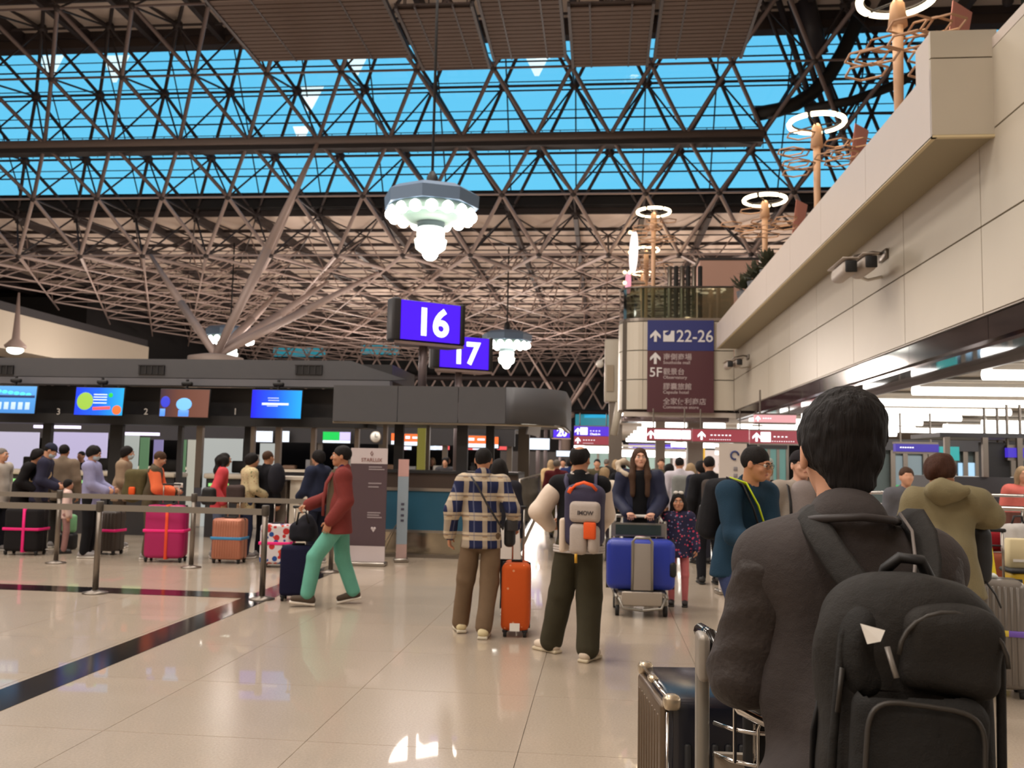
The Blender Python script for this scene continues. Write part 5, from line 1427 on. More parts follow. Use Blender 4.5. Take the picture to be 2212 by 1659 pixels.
tag(MB().b2((-5, 0, 0), (9, .3, 2.2)).build('rear_partition', mat('rear_partition', rgb(70, 66, 66), .6), None, (-9, 60, 0)), 'low dark partition far behind the signs', 'partition')
b3, w3, h3 = banner('tall white roll-up banner with a blue mark behind the teal sweater man', 1583, 958, 1240, 11.6, 60, ((1.0, mat('banner_white', rgb(222, 212, 205), .7), 'main_panel'),), .2)
MB().path([(.05 * math.cos(a), 0, .05 * math.sin(a)) for a in [i * .5 for i in range(11)]], .012, 6).build('blue_mark', mat('banner_bluemark', rgb(70, 80, 130), .7), b3, (.02, -.018, h3 * .92))
for k, ch in enumerate('口岸旅客'): MB().rbox((0, 0, 0), (.05, .006, .05), .004, 1).build('print_mark', mat('banner_greymark', rgb(150, 145, 150), .7), b3, (.03, -.018, h3 * (.83 - .045 * k)))
tag(MB().rbox((0, 0, 0), (.42, .1, 1.7), .08, 3).build('grey_totem', mat('totem_grey', rgb(150, 158, 150), .5), None, (at(1640, 1040, 14).x, 14, .86)), 'grey-green rounded totem behind the glasses man', 'totem')

# storefront on the far right with windows to the forecourt
sf = thing('storefront', 'glazed storefront with a green stripe and a view of parked cars', 'storefront', (10, 21.5, 0))
a, b = at(1905, 1072, 21.5), at(2136, 975, 21.5)
X0, X1 = a.x - 10, b.x - 10
M_DAY = glow('forecourt_view', SB(165, 205, 235), .85)
for k, (p0, p1) in enumerate(((1935, 1955), (1960, 1990), (2071, 2085), (2089, 2112), (2115, 2134))):
    u, v = at(p0, 1049, 21.5), at(p1, 1000 if k > 1 else 985, 21.5)
    MB().b2((u.x - 10, -.02, u.z), (v.x - 10, .02, v.z)).build('window_pane', M_DAY if k > 1 else g_w('dimwin', 120, 135, 140, .6), sf)
    if k > 1: MB().rbox(((u.x + v.x) / 2 - 10, -.03, u.z + .12), ((v.x - u.x) * .9, .02, .1), .02, 1).build('parked_car', g_w('car', 70, 95, 130, .8), sf)
u, v = at(1935, 1066, 21.5), at(2134, 1052, 21.5)
MB().b2((u.x - 10, -.04, u.z), (v.x - 10, .02, v.z)).build('green_stripe', glow('green_stripe', SB(50, 165, 90), .8), sf)
MB().b2((-4.2, .05, 0), (12, .2, 2.2)).build('dark_wall', mat('store_wall', rgb(62, 74, 74), .5), sf)
for px in (1930, 1957, 2000, 2012, 2062, 2087, 2113, 2136, 2165, 2190):
    u = at(px, 1000, 21.4); MB().b2((u.x - 10.05, -.08, 0), (u.x - 9.95, .04, 2.2)).build('mullion', M_STEELD, sf)
u, v = at(2055, 985, 21.3), at(2062, 965, 21.3)
MB().b2((u.x - 10.25, -.2, u.z - .1), (v.x - 9.9, -.1, v.z)).build('teal_box', glow('teal_box', SB(40, 160, 160), .6), sf)
for x in (-4.2, -.9, 2.4, 5.7): MB().b2((x, -.1, 2.0), (x + 3.2, 0, 2.25)).build('header', M_DARK2, sf)
# glass-fronted counter with steel rail, right
gc = thing('glass_counter', 'long glass-fronted counter with a steel rail at the right edge', 'counter', (at(2090, 1100, 11).x, 11, 0))
z0, z1 = atz(2140, 1130, 11), atz(2140, 1082, 11)
MB().b2((-1.2, 0, 0), (6, .6, .92)).build('body', mat('grey_counter', rgb(150, 148, 144), .5), gc)
MB().b2((-1.2, -.03, .92), (6, -.015, 1.12)).build('glass_pane', glass('teal_glass2', (.55, .72, .70), keep=.9, refl=.3), gc)
MB().tube((-1.2, -.02, 1.16), (6, -.02, 1.16), .03, 8).tube((-1.2, .3, 1.3), (6, .3, 1.3), .02, 8).build('rail', M_CHROME, gc)
for x in (-1.2, .6, 2.4): MB().tube((x, -.02, 0), (x, -.02, 1.18), .025, 8).build('rail_post', M_CHROME, gc)
kx = thing('dark_kiosk', 'dark kiosk with a glazed opening behind the glass-fronted counter', 'kiosk', (at(2180, 1000, 13).x, 13, 0))
MB().b2((-.9, 0, 0), (.6, 1.2, 1.5)).build('body', M_DARK2, kx)
for x in (-.85, -.35, .1, .5): MB().b2((x, -.03, 1.5), (x + .07, .03, 2.04)).build('post', M_STEELD, kx)
MB().b2((-.9, 0, 2.04), (.6, 1.2, 2.1)).build('roof', M_DARK2, kx)
MB().b2((-.28, .1, 1.35), (.05, .3, 1.98)).build('machine', M_BLACK, kx)
# ------------------------------------------------------------------ people
def gx(px, Y): return at(px, 1000, Y).x
def plaid():
    k = NT('plaid_flannel'); x = k.xyz()
    def band(v, f, ph, wd):
        s_ = k.math('FRACT', k.math('ADD', k.math('MULTIPLY', v, f), ph))
        return k.math('LESS_THAN', s_, wd)
    h = k.math('ADD', x[0], k.math('MULTIPLY', x[1], .55))
    cream_h = band(x[2], 5.6, .15, .40); cream_v = band(h, 6.3, .35, .30)
    thin_v = band(h, 6.3, .84, .06); brown_h = band(x[2], 5.6, .0, .10); brown_v = band(h, 6.3, .26, .1)
    dk_h = band(x[2], 5.6, .93, .05)
    c = k.mix(k.math('MULTIPLY', cream_h, .72), rgb(38, 44, 78), rgb(214, 196, 168))
    c = k.mix(k.math('MULTIPLY', cream_v, .55), c, rgb(214, 196, 168))
    c = k.mix(k.math('MULTIPLY', thin_v, .5), c, rgb(120, 125, 150))
    c = k.mix(k.math('MULTIPLY', k.math('MULTIPLY', brown_h, cream_v), .55), c, rgb(130, 90, 50))
    c = k.mix(k.math('MULTIPLY', dk_h, .6), c, rgb(60, 62, 90))
    k.base(c, .92, 0, .2); k.bump(k.noise(240, 2), .4, .005)
    return k.m
M_PLAID = plaid()
def tweed():
    k = NT('rust_tweed'); f = k.n('TexChecker'); k.set(f.inputs[0], k.obj()); f.inputs['Scale'].default_value = 130
    k.base(k.mix(k.math('MULTIPLY', f.outputs[1], .5), rgb(134, 60, 56), rgb(100, 46, 48)), .9, 0, .2); k.bump(k.noise(260, 2), .4, .005)
    return k.m
M_TWEED = tweed()
def floral(name, base, spots, sc=22):
    k = NT(name); c = base
    for i, (col, th) in enumerate(spots):
        v = k.n('TexVoronoi'); mp = k.n('Mapping'); k.set(mp.inputs[0], k.obj()); mp.inputs['Location'].default_value = (i * 3.7, i * 1.3, i * 5.1)
        k.set(v.inputs['Vector'], mp.outputs[0]); v.inputs['Scale'].default_value = sc
        c = k.mix(k.math('LESS_THAN', v.outputs['Distance'], th), c, col)
    k.base(c, .8, 0, .3); return k.m

# ---- man in checked shirt, seen from behind
J = joints(elL=(-.275, -.04, 1.13), wrL=(-.30, .03, .90), elR=(.285, -.05, 1.15), wrR=(.30, .14, .99), hgR=(.2, .8, -.55), hnR=(-.6, .1, -.6), curlR=1.1, knL=(-.14, .05, .50), anL=(-.185, .13, .09), toeL=-.25, knR=(.08, -.02, .49), anR=(.045, -.13, .085), toeR=.1, hgL=(.0, .12, -1), lean=.02, heelL=-.0)
man = person('person in a navy and cream checked flannel shirt and brown trousers walking away', gx(1044, 8.35), 8.35, .08, J, 1.70, 2, 'b',
    M_PLAID, dict(t=.03, hem=.79, seed=4, amp=.007), cloth('brown_trousers', 112, 92, 72), dict(t=.02, loose=.014, seed=5, bottom=.1), mat('cream_suede', rgb(214, 200, 160), .8), mat('cream_sole', rgb(205, 196, 176), .6), 'crop', 'black', face_on=False, jname='checked_shirt')
pl = blob('collar', [('+', cap(J['neck'] + V(0, -.02, -.015), J['neck'] + V(0, -.012, .035), .074, .078), 0), ('-', cap(J['neck'] + V(0, .01, -.02), J['neck'] + V(0, .02, .1), .054, .07), .005)], J['neck'] - .12, J['neck'] + .12, .009, M_PLAID, man)
sb = MB()
sb.path([(-.1, -.10, 1.44), (-.04, -.155, 1.36), (.05, -.17, 1.2), (.14, -.155, 1.06), (.2, -.09, .97)], .014, 6, flat=.5)
sb.build('bag_strap', mat('strap_black', rgb(40, 38, 40), .7), man)
bg_ = thing('shoulder_bag', 'small black shoulder bag at the right hip of the checked shirt man', 'bag', (gx(1098, 8.35), 8.38, .0))
MB().rbox((0.02, 0.05, .93), (.1, .16, .26), .04, 3).build('bag_body', M_BLACK, bg_); MB().rbox((0.05, -.03, 1.0), (.1, .03, .1), .01, 2).build('flap', M_DARK2, bg_)
# ---- companion half hidden behind him
J = joints(yaw=.1)
person('person with black hair in dark clothes half hidden behind the checked shirt', gx(1078, 9.5), 9.5, .0, J, 1.60, 1, 'a', cloth('dark_coat', 36, 36, 44), dict(t=.03, hem=.7, seed=6), cloth('black_trousers', 24, 24, 26), dict(seed=3), mat('shoe_white', rgb(220, 212, 205), .6), M_WHITE, 'long', 'black', dict(long_to=-.14), face_on=False)
t = thing('paper_bag', 'white paper carrier bag hanging behind the trolley handle of the orange suitcase', 'bag', (gx(1103, 9.1), 9.1, .62))
MB().add([(-.12, -.06, 0), (.12, -.06, 0), (.12, .06, 0), (-.12, .06, 0), (-.1, -.03, .3), (.1, -.03, .3), (.1, .03, .3), (-.1, .03, .3)], [(0, 3, 2, 1), (0, 1, 5, 4), (1, 2, 6, 5), (2, 3, 7, 6), (3, 0, 4, 7)]).build('bag_body', M_PAPER, t)
MB().path([(-.05, 0, .3), (-.03, 0, .4), (.03, 0, .4), (.05, 0, .3)], .006, 6).build('handle', M_WHITE, t)

# ---- man in varsity jacket with backpack, turned slightly to the right
J = joints(elL=(-.33, -.04, 1.17), wrL=(-.27, .16, 1.03), elR=(.2, .1, 1.15), wrR=(.13, .27, 1.02), yaw=-.25, knL=(-.15, .06, .5), anL=(-.24, .12, .085), toeL=-1.0, knR=(.09, .02, .49), anR=(.1, -.13, .085), toeR=.35, curlL=1.0, curlR=1.0, hgL=(.5, .8, .1), hgR=(-.3, .9, .2))
man = person('balding person in a black jacket with white sleeves and olive trousers carrying a backpack', gx(1253, 7.6), 7.6, -.12, J, 1.72, 2, 'b',
    cloth('black_wool', 20, 20, 24), dict(t=.035, hem=.84, seed=7, fat=1.02, sleeves=False), cloth('olive_trousers', 60, 56, 42), dict(t=.03, loose=.02, seed=8, bottom=.1, fat=1.04), mat('offwhite_trainer', rgb(212, 196, 178), .7), mat('offwhite_sole', rgb(200, 186, 160), .6), 'bald', 'black', face_on=False)
lo, hi = bounds(J, .16)
M_SLV = cloth('cream_leather', 222, 204, 188, .04, .6, .2, 30)
for q in 'LR': blob('sleeve', [('+', cap(J['sh' + q] + (J['el' + q] - J['sh' + q]) * .32, J['el' + q], .088, .082), 0), ('+', cap(J['el' + q], J['el' + q] * .1 + J['wr' + q] * .9, .084, .06), .02)], lo if q == 'L' else (0, lo[1], lo[2]), hi if q == 'R' else (0, hi[1], hi[2]), .012, M_SLV, man, folds(.006, 26, 9))
st = MB()
for k, z in enumerate((.852, .872, .892)):
    st.path([(.205 * math.cos(a), .142 * math.sin(a) + 0, z) for a in [2 * PI * i / 28 for i in range(28)]], .0105, 6, True)
st.build('striped_hem', mat('knit_white', rgb(196, 188, 184), .8), man)
st = MB()
for z, q in ((1.445, .077), (1.468, .074), (1.488, .07)): st.path([(q * math.cos(a), -.012 + q * .95 * math.sin(a), z + .012 * math.sin(a)) for a in [2 * PI * i / 20 for i in range(20)]], .010, 6, True)
st.build('striped_collar', mat('knit_white2', rgb(186, 176, 168), .8), man)
# his backpack: a thing of its own
bp = thing('backpack', 'navy, grey and orange backpack worn by the balding man', 'backpack', tuple(man.location), -.12 - .18, scale=1.72 / 1.7)
M_BN = cloth('backpack_navy', 62, 58, 82, .1, .7); M_BG = cloth('backpack_grey', 178, 166, 158, .05, .7); M_BO = cloth('backpack_orange', 232, 92, 40, .05, .6)
blob('pack_body', [('+', bx((.13, -.26, 1.15), (.155, .095, .235), .07), 0), ('+', ell((.13, -.25, 1.32), (.14, .1, .1)), .05)], (-.1, -.42, .85), (.36, -.1, 1.5), .011, M_BN, bp, folds(.004, 30, 3))
MB().rbox((.17, -.37, 1.19), (.25, .08, .165), .05, 3).build('upper_pocket', M_BG, bp)
MB().rbox((.12, -.37, .98), (.14, .09, .24), .04, 3).build('lower_pocket', M_BG, bp)
MB().rbox((.24, -.355, .98), (.09, .1, .22), .04, 3).build('side_pocket', M_BG, bp)
MB().rbox((-.03, -.28, 1.0), (.05, .14, .27), .024, 3).build('left_pocket', M_SLV, bp)
MB().rbox((.22, -.40, 1.05), (.1, .03, .13), .012, 2).build('orange_flap', M_BO, bp)
MB().path([(.04, -.33, 1.36), (.09, -.36, 1.40), (.16, -.38, 1.42), (.22, -.36, 1.40), (.25, -.33, 1.36)], .016, 8, flat=.5).build('orange_handle', M_BO, bp)
MB().path([(.05, -.345, 1.335), (.03, -.345, 1.34), (.05, -.35, 1.37)], .02, 6).build('handle_patch', M_BO, bp)
text('IMOW', .045, mat('pack_print', rgb(70, 64, 66), .6), bp, (.12, -.412, 1.17), bold=.001, name='pack_lettering')
MB().path([(.115, -.415, .87), (.118, -.42, .80)], .012, 6).build('yellow_tag', mat('tag_yellow', rgb(200, 150, 30), .5), bp)
st = MB(); st.path([(-.02, -.2, 1.32), (-.07, -.14, 1.42), (-.1, -.02, 1.475), (-.11, .09, 1.41)], .022, 8, flat=.45); st.build('strap', M_BN, bp)
st = MB(); st.path([(.2, -.2, 1.36), (.17, -.1, 1.45), (.14, -.0, 1.475), (.13, .1, 1.41)], .022, 8, flat=.45); st.build('strap', M_BN, bp)

# ---- man in rust blazer walking left
J = joints(yaw=-.1, elR=(.18, .12, 1.15), wrR=(.1, .35, 1.06), elL=(-.215, -.05, 1.12), wrL=(-.20, .12, .90), hgR=(0, .8, -.35), hnR=(-.3, -.2, -1), curlR=1.0, hgL=(0, .35, -1),
           knL=(-.09, .26, .52), anL=(-.1, .33, .10), knR=(.09, -.04, .48), anR=(.08, -.17, .115), heelL=.12, heelR=-.2, pelvis=(0, .02, .93))
man = person('person in a rust red blazer and mint green trousers walking to the left', gx(740, 9.75), 9.75, math.radians(108), J, 1.71, 2, 'b',
    M_TWEED, dict(t=.034, hem=.765, seed=10, flare=.04, amp=.005, collar=True), cloth('mint_trousers', 104, 172, 154, .06), dict(t=.018, loose=.012, seed=11, bottom=.13), mat('brown_canvas', rgb(78, 64, 52), .8), mat('white_rubber', rgb(226, 216, 204), .5), 'short', 'black', jname='blazer')
blob('sweater', [('+', cap((0, .055, 1.36), (0, .06, .92), .105, .125, .85, (0, 1, 0)), 0), ('&', plane((0, 0, .86), (0, 0, -1)), .01)], (-.2, -.1, .8), (.2, .3, 1.5), .012, cloth('olive_sweater', 88, 76, 60), man)
blob('shirt_collar', [('+', cap((0, -.005, 1.43), (0, .01, 1.475), .074, .066), 0), ('-', cap((0, .03, 1.47), (0, .05, 1.56), .045, .07), .01)], (-.12, -.12, 1.36), (.12, .14, 1.54), .009, cloth('violet_shirt', 52, 38, 78), man)
lp = MB()
for s_ in (-1, 1): lp.path([(s_ * .07, .1, 1.42), (s_ * .085, .165, 1.3), (s_ * .05, .19, 1.12), (s_ * .05, .19, .95)], .022, 6, flat=.3)
lp.build('lapel', M_TWEED, man)
hb = MB()
hb.ball((0, 0, 0), .01, 6)
# his navy suitcase with a bag on top
def wheels(t, w, d, n=4, r=.028, m_=None):
    for sx in (-1, 1):
        for sy in (-1, 1):
            o = MB().lathe([(r, -.014), (r, .014)], 14, (sx * (w / 2 - .04), sy * (d / 2 - .04), r), Matrix.Rotation(PI / 2, 3, 'Y')).build('wheel', m_ or M_RUBBER, t)
            MB().rbox((sx * (w / 2 - .04), sy * (d / 2 - .04), r * 1.9), (.05, .05, .03), .01, 1).build('caster', M_BLACK, t)
def suitcase(label, px, Y, w, d, h, m_, rz=0.0, ribs=0, handle=0.0, bandh=None, bandv=None, shell=.045, group=None, hx=0.0, pos=None):
    x, y = pos if pos else (gx(px, Y), Y)
    t = thing('suitcase', label, 'suitcase', (x, y, 0), rz, group)
    z0 = .055
    MB().rbox((0, 0, z0 + h / 2), (w, d, h), shell, 4).build('shell', m_, t)
    if ribs:
        rb = MB()
        for i in range(ribs):
            xx = -w / 2 + w * (i + .5) / ribs
            if abs(xx) < w / 2 - shell * .7:
                rb.rbox((xx, 0, z0 + h / 2), (w / ribs * .5, d + .012, h - shell * 1.6), .004, 1)
        tag(rb.build('rib', m_, t), kind='stuff')
    MB().rbox((0, 0, z0 + h / 2), (w + .004, .012, h + .004), .003, 1).build('zip_line', M_BLACK, t)
    MB().rbox((0, d * .0, z0 + h + .012), (w * .4, .03, .022), .008, 2).build('carry_handle', M_BLACK, t)
    wheels(t, w, d)
    if handle:
        hh = z0 + h + handle
        for s_ in (-1, 1): MB().tube((hx + s_ * w * .2, d * .35, z0 + h), (hx + s_ * w * .2, d * .35, hh), .009, 8).build('pull_rod', M_STEEL, t)
        MB().rbox((hx, d * .35, hh), (w * .4 + .05, .03, .028), .012, 2).build('pull_grip', M_BLACK, t)
    if bandh: MB().rbox((0, 0, z0 + h * .52), (w + .014, d + .022, .042), .004, 1).build('luggage_strap', bandh, t)
    if bandv: MB().rbox((w * .08, 0, z0 + h / 2), (.042, d + .03, h + .014), .004, 1).build('upright_strap', bandv, t)
    return t
M_PINK = mat('pink_strap', rgb(245, 28, 130), .5); M_ORS = mat('orange_strap', rgb(245, 80, 40), .5); M_BLS = mat('blue_strap', rgb(60, 140, 190), .5)
M_NAVY = cloth('navy_nylon', 24, 24, 52)
sc_ = suitcase('dark navy suitcase pushed by the man in the rust blazer', 652, 9.95, .36, .26, .55, M_NAVY, .15, handle=.42, shell=.05)
tb = thing('travel_bag', 'dark soft bag sitting on top of the navy suitcase', 'bag', (gx(662, 9.95), 9.95, .64))
blob('bag_body', [('+', bx((0, 0, .12), (.15, .1, .115), .07), 0), ('+', ell((.03, 0, .22), (.09, .07, .1)), .06)], (-.25, -.2, -.04), (.25, .2, .42), .014, cloth('black_nylon', 34, 34, 42), tb, folds(.01, 26, 5))
MB().path([(-.06, -.08, .2), (-.03, -.1, .33), (.05, -.1, .34), (.08, -.08, .22)], .012, 6).build('bag_handle', M_BLACK, tb)

# ---- long-haired woman pushing a luggage cart towards us
J = joints(elL=(-.25, .02, 1.14), wrL=(-.13, .26, 1.0), elR=(.25, .02, 1.14), wrR=(.13, .26, 1.0), hgL=(.3, .9, -.1), hgR=(-.3, .9, -.1), hnL=(0, 0, -1), hnR=(0, 0, -1), curlL=1.1, curlR=1.1, nod=-.05, yaw=.12)
wm = person('long-haired person in a navy parka with a fur-edged hood pushing a luggage cart', gx(1382, 10.55), 10.55, PI, J, 1.76, 2, 'c',
    cloth('navy_parka', 38, 42, 66, .2, .6), dict(t=.035, hem=.74, seed=12, amp=.009), cloth('dark_jeans', 30, 30, 38), dict(seed=13), hair='long', hc='brown', hk=dict(long_to=-.42))
blob('black_top', [('+', cap((0, .075, 1.38), (0, .085, .86), .085, .1, .7), 0), ('&', plane((0, 0, .80), (0, 0, -1)), .01)], (-.2, -.05, .74), (.2, .3, 1.5), .012, cloth('black_top', 16, 16, 20), wm)
blob('fur_trim', [('+', cap((.08, -.08, 1.50), (.17, -.04, 1.56), .028, .032), 0), ('+', cap((.17, -.04, 1.56), (.235, .0, 1.53), .032, .032), .02), ('+', cap((.235, .0, 1.53), (.235, .03, 1.47), .032, .028), .02), ('+', cap((.235, .03, 1.47), (.14, .10, 1.41), .028, .026), .02), ('+', cap((.08, -.08, 1.5), (-.1, -.08, 1.48), .028, .028), .02)],
     (-.2, -.2, 1.28), (.32, .2, 1.66), .01, mat('cream_fur', rgb(205, 190, 170), .95, bump=.8, bscale=120), wm, folds(.006, 90, 4))
for s_ in (-1, 1): blob('hair_strand', [('+', cap((s_ * .07, .03, 1.56), (s_ * .085, .115, 1.40), .034, .036, .7), 0), ('+', cap((s_ * .085, .115, 1.40), (s_ * .08, .15, 1.2), .036, .03, .6), .03)], (-.2, -.05, 1.1), (.2, .25, 1.65), .01, hairm('brown'), wm, folds(.004, 60, 3, (1, 1, .3)))
# ---- small girl beside the cart
J = joints(hs=1.3, elL=(-.24, -.02, 1.13), wrL=(-.28, .05, .9), head=(0, .02, 1.62), elR=(.25, .0, 1.13), wrR=(.27, .1, .92))
for k_ in ('neck',): pass
gl_ = person('little child in a dark flowery jacket and pink tights walking beside the cart', gx(1466, 10.5), 10.5, PI - .1, J, 1.22, 2, 'b',
    floral('flowery_jacket', rgb(40, 38, 66), ((rgb(200, 70, 100), .27), (rgb(120, 120, 160), .2), (rgb(215, 130, 140), .14)), 16), dict(t=.04, hem=.76, seed=14, fat=1.12), cloth('pink_tights', 196, 110, 112, .08), dict(t=.008, seed=15, bottom=.1), hair='long', hc='black', hk=dict(long_to=-.22), body_scale=1)
bw_ = MB(); bw_.ball((-.03, .03, .115), .024, 10, (1.3, .7, .9)).ball((.03, .03, .115), .024, 10, (1.3, .7, .9)); on_head(J, bw_, M_WHITE, gl_, 'hair_bow')

# ---- man in teal sweater with a yellow-green strap, leaning on his cart
J = joints(lean=.26, yaw=.35, nod=.25, elL=(-.1, .22, 1.12), wrL=(.02, .45, .98), elR=(.22, .2, 1.10), wrR=(.16, .46, 1.0), hgL=(.3, .9, -.2), hgR=(-.1, .9, -.2), hnL=(0, 0, -1), hnR=(0, 0, -1), curlL=1.1, curlR=1.1, knR=(.1, .2, .5), anR=(.1, .16, .1), knL=(-.1, -.0, .48), anL=(-.1, -.22, .1))
tm_ = person('person in a teal sweater with a bright yellow-green strap and glasses leaning forward', gx(1592, 6.6), 6.6, PI + .62, J, 1.74, 2, 'b',
    cloth('teal_sweater', 30, 56, 76, .08), dict(t=.03, hem=.80, seed=16, flare=.03, amp=.008, fat=1.05), cloth('blue_jeans', 52, 62, 98, .15), dict(t=.02, loose=.01, seed=17), hair='short', hc='black', glasses=True, jname='sweater')
c_, s_ = math.cos(.26), math.sin(.26)
def ln(x, y, z): z -= .94; return (x, y * c_ + z * s_, .94 + z * c_ - y * s_)
MB().path([ln(.11, -.08, 1.46), ln(.10, .06, 1.47), ln(.05, .15, 1.35), ln(-.03, .19, 1.18), ln(-.11, .19, 1.02), ln(-.17, .13, .92)], .026, 8, flat=.25).build('yellow_strap', mat('yellow_green', rgb(205, 225, 20), .5), tm_)
MB().path([ln(.14, -.08, 1.46), ln(.13, .06, 1.46), ln(.09, .15, 1.33), ln(.02, .18, 1.18)], .03, 8, flat=.25).build('dark_strap', M_BLACK, tm_)
bpk = thing('backpack', 'black backpack on the back of the teal sweater man', 'backpack', tuple(tm_.location), PI + .62, scale=1.02)
blob('pack_body', [('+', bx(ln(0, -.24, 1.2), (.15, .09, .22), .07, np.array(rotm(-.26))), 0)], (-.25, -.45, .85), (.25, .1, 1.6), .014, cloth('pack_black', 26, 26, 30), bpk, folds(.006, 28, 2))
MB().rbox(ln(0, -.34, 1.1), (.2, .05, .2), .02, 2, rotm(-.26)).build('front_pocket', M_BLACK, bpk)
# ---- man in grey with a dark cap
J = joints(elL=(-.3, -.0, 1.15), wrL=(-.14, .2, 1.02), elR=(.3, .0, 1.15), wrR=(.14, .2, 1.02), yaw=.2, hgL=(.5, .8, 0), hgR=(-.5, .8, 0))
m3 = person('person in a dark cap, glasses and a grey top facing us behind the nearest man', gx(1730, 7.6), 7.6, PI + .05, J, 1.71, 2, 'c',
    cloth('light_grey_cardigan', 150, 140, 130, .08), dict(t=.03, hem=.78, seed=18, fat=1.05), cloth('grey_trousers', 70, 68, 70), dict(seed=19), hair='crop', hc='black', glasses=True, capm=cloth('dark_cap', 34, 30, 34))
blob('t_shirt', [('+', cap((0, .075, 1.37), (0, .085, .9), .11, .115, .7), 0), ('&', plane((0, 0, .85), (0, 0, -1)), .01)], (-.2, -.05, .74), (.2, .3, 1.5), .012, cloth('grey_tshirt', 140, 130, 128, .05), m3)
st = MB()
for s_ in (-1, 1): st.path([(s_ * .12, -.05, 1.45), (s_ * .125, .09, 1.43), (s_ * .125, .165, 1.3), (s_ * .12, .18, 1.05)], .018, 6, flat=.4)
st.build('backpack_strap', M_BLACK, m3)
# ---- person in olive parka bending over the counter, right
J = joints(lean=.22, yaw=-.9, nod=.5, elR=(.29, .10, 1.29), wrR=(.2, .38, 1.24), elL=(-.25, .1, 1.05), wrL=(-.1, .4, 1.02), shR=(.19, .06, 1.39))
ol = person('person in an olive hooded parka bending over with one elbow out at the right', gx(2044, 6.3), 6.3, -.15, J, 1.70, 2, 'b',
    cloth('olive_parka', 122, 112, 84, .08, .8), dict(t=.045, hem=.76, seed=20, flare=.04, amp=.01, fat=.97), cloth('light_jeans', 80, 86, 110), dict(seed=21), hair='mop', hc='auburn', jname='parka')
blob('hood', [('+', ell((-.02, -.04, 1.45), (.135, .12, .085)), 0), ('+', cap((-.1, -.1, 1.47), (.09, -.11, 1.46), .035), .03), ('-', ell((.03, .07, 1.56), (.085, .1, .1)), .03)], (-.25, -.25, 1.3), (.25, .25, 1.66), .012, MATS['cloth_olive_parka'], ol, folds(.01, 30, 3))
bo = thing('backpack', 'black backpack hanging in front of the olive parka person', 'backpack', (gx(2108, 6.5), 6.55, .82), .2)
blob('pack_body', [('+', bx((0, 0, .2), (.07, .12, .2), .06), 0)], (-.16, -.25, -.06), (.16, .25, .5), .014, M_BLACK, bo, folds(.006, 28, 2))
MB().path([(.0, -.1, .04), (.06, -.12, -.05), (.1, -.12, -.14)], .012, 6, flat=.5).build('loose_strap', M_BLACK, bo)

# ---- the check-in queue on the left
def std(**k): return joints(**k)
fwd = dict(elL=(-.22, .06, 1.12), wrL=(-.16, .27, 1.02), elR=(.22, .06, 1.12), wrR=(.16, .27, 1.02), hgL=(.2, .9, 0), hgR=(-.2, .9, 0), curlL=1.0, curlR=1.0)
Qs = [
 ('grey-haired person in a pale top cut by the left edge', 2, 13.6, -1.6, std(), 1.62, ('pale_top', 190, 180, 170), ('dark_trousers2', 40, 40, 48), 'crop', 'grey', {}),
 ('black-haired person in a black coat bending at the left edge', 48, 13.7, -1.3, std(lean=.35, **fwd), 1.66, ('black_coat', 26, 24, 26), ('black_tr', 24, 24, 28), 'mop', 'black', {}),
 ('person in a navy jacket and cap with a tan sling bag and face mask', 88, 13.75, -1.2, std(lean=.18, nod=.5, **fwd), 1.72, ('navy_jacket', 46, 46, 66), ('grey_tr', 70, 66, 66), 'crop', 'black', dict(capm='navy', mask=True)),
 ('person in a taupe jacket seen from behind beside the navy jacket person', 137, 14.4, .2, std(), 1.70, ('taupe', 128, 112, 96), ('grey_tr2', 60, 56, 54), 'short', 'black', dict(face_on=False)),
 ('person in a lavender shirt and face mask looking to the right', 200, 13.2, -1.35, std(nod=.3, **fwd), 1.68, ('lavender', 150, 150, 188), ('black_tr2', 22, 22, 26), 'mop', 'black', dict(mask=True)),
 ('person in a beige shirt with face mask leaning to the right', 262, 14.6, -1.3, std(lean=.12, **fwd), 1.70, ('beige', 156, 134, 112), ('brown_tr', 80, 70, 60), 'mop', 'black', dict(mask=True)),
 ('person in an olive vest with orange sleeves holding a phone', 330, 13.3, -1.25, std(lean=.14, nod=.5, elL=(-.22, .12, 1.12), wrL=(-.12, .34, 1.06), elR=(.24, .12, 1.12), wrR=(.1, .36, 1.06), hgL=(.2, .9, 0), hgR=(-.1, .9, 0)), 1.62, ('olive_vest', 82, 72, 56), ('khaki_tr', 84, 78, 58), 'short', 'brown', {}),
 ('curly-haired person in a coral red jacket looking to the right', 476, 13.7, -1.1, std(lean=.08, nod=.15, elR=(.24, -.08, 1.12), wrR=(.26, .06, .9)), 1.62, ('coral', 206, 74, 82), ('ripped_jeans', 96, 108, 132), 'frizz', 'black', dict(hk=dict(long_to=-.18))),
 ('person in a flowery cream shirt with a dark shoulder bag', 535, 13.75, -.9, std(lean=.1, **fwd), 1.62, None, ('dark_jeans2', 44, 52, 78), 'mop', 'black', dict(glasses=True)),
 ('person in black behind the flowery shirt with a black bag', 578, 13.9, -.5, std(), 1.66, ('black_top2', 24, 24, 30), ('black_tr3', 24, 24, 28), 'crop', 'brown', dict(face_on=False)),
 ('staff member in a navy uniform standing at the curved podium', 688, 13.4, 1.2, std(elL=(-.2, .08, 1.1), wrL=(-.12, .25, 1.0)), 1.68, ('uniform', 38, 44, 66), ('uniform_tr', 30, 34, 50), 'mop', 'black', {}),
]
FL = floral('flowery_shirt', rgb(206, 190, 150), ((rgb(90, 110, 70), .2), (rgb(190, 110, 90), .16), (rgb(60, 60, 50), .1)), 20)
people = {}
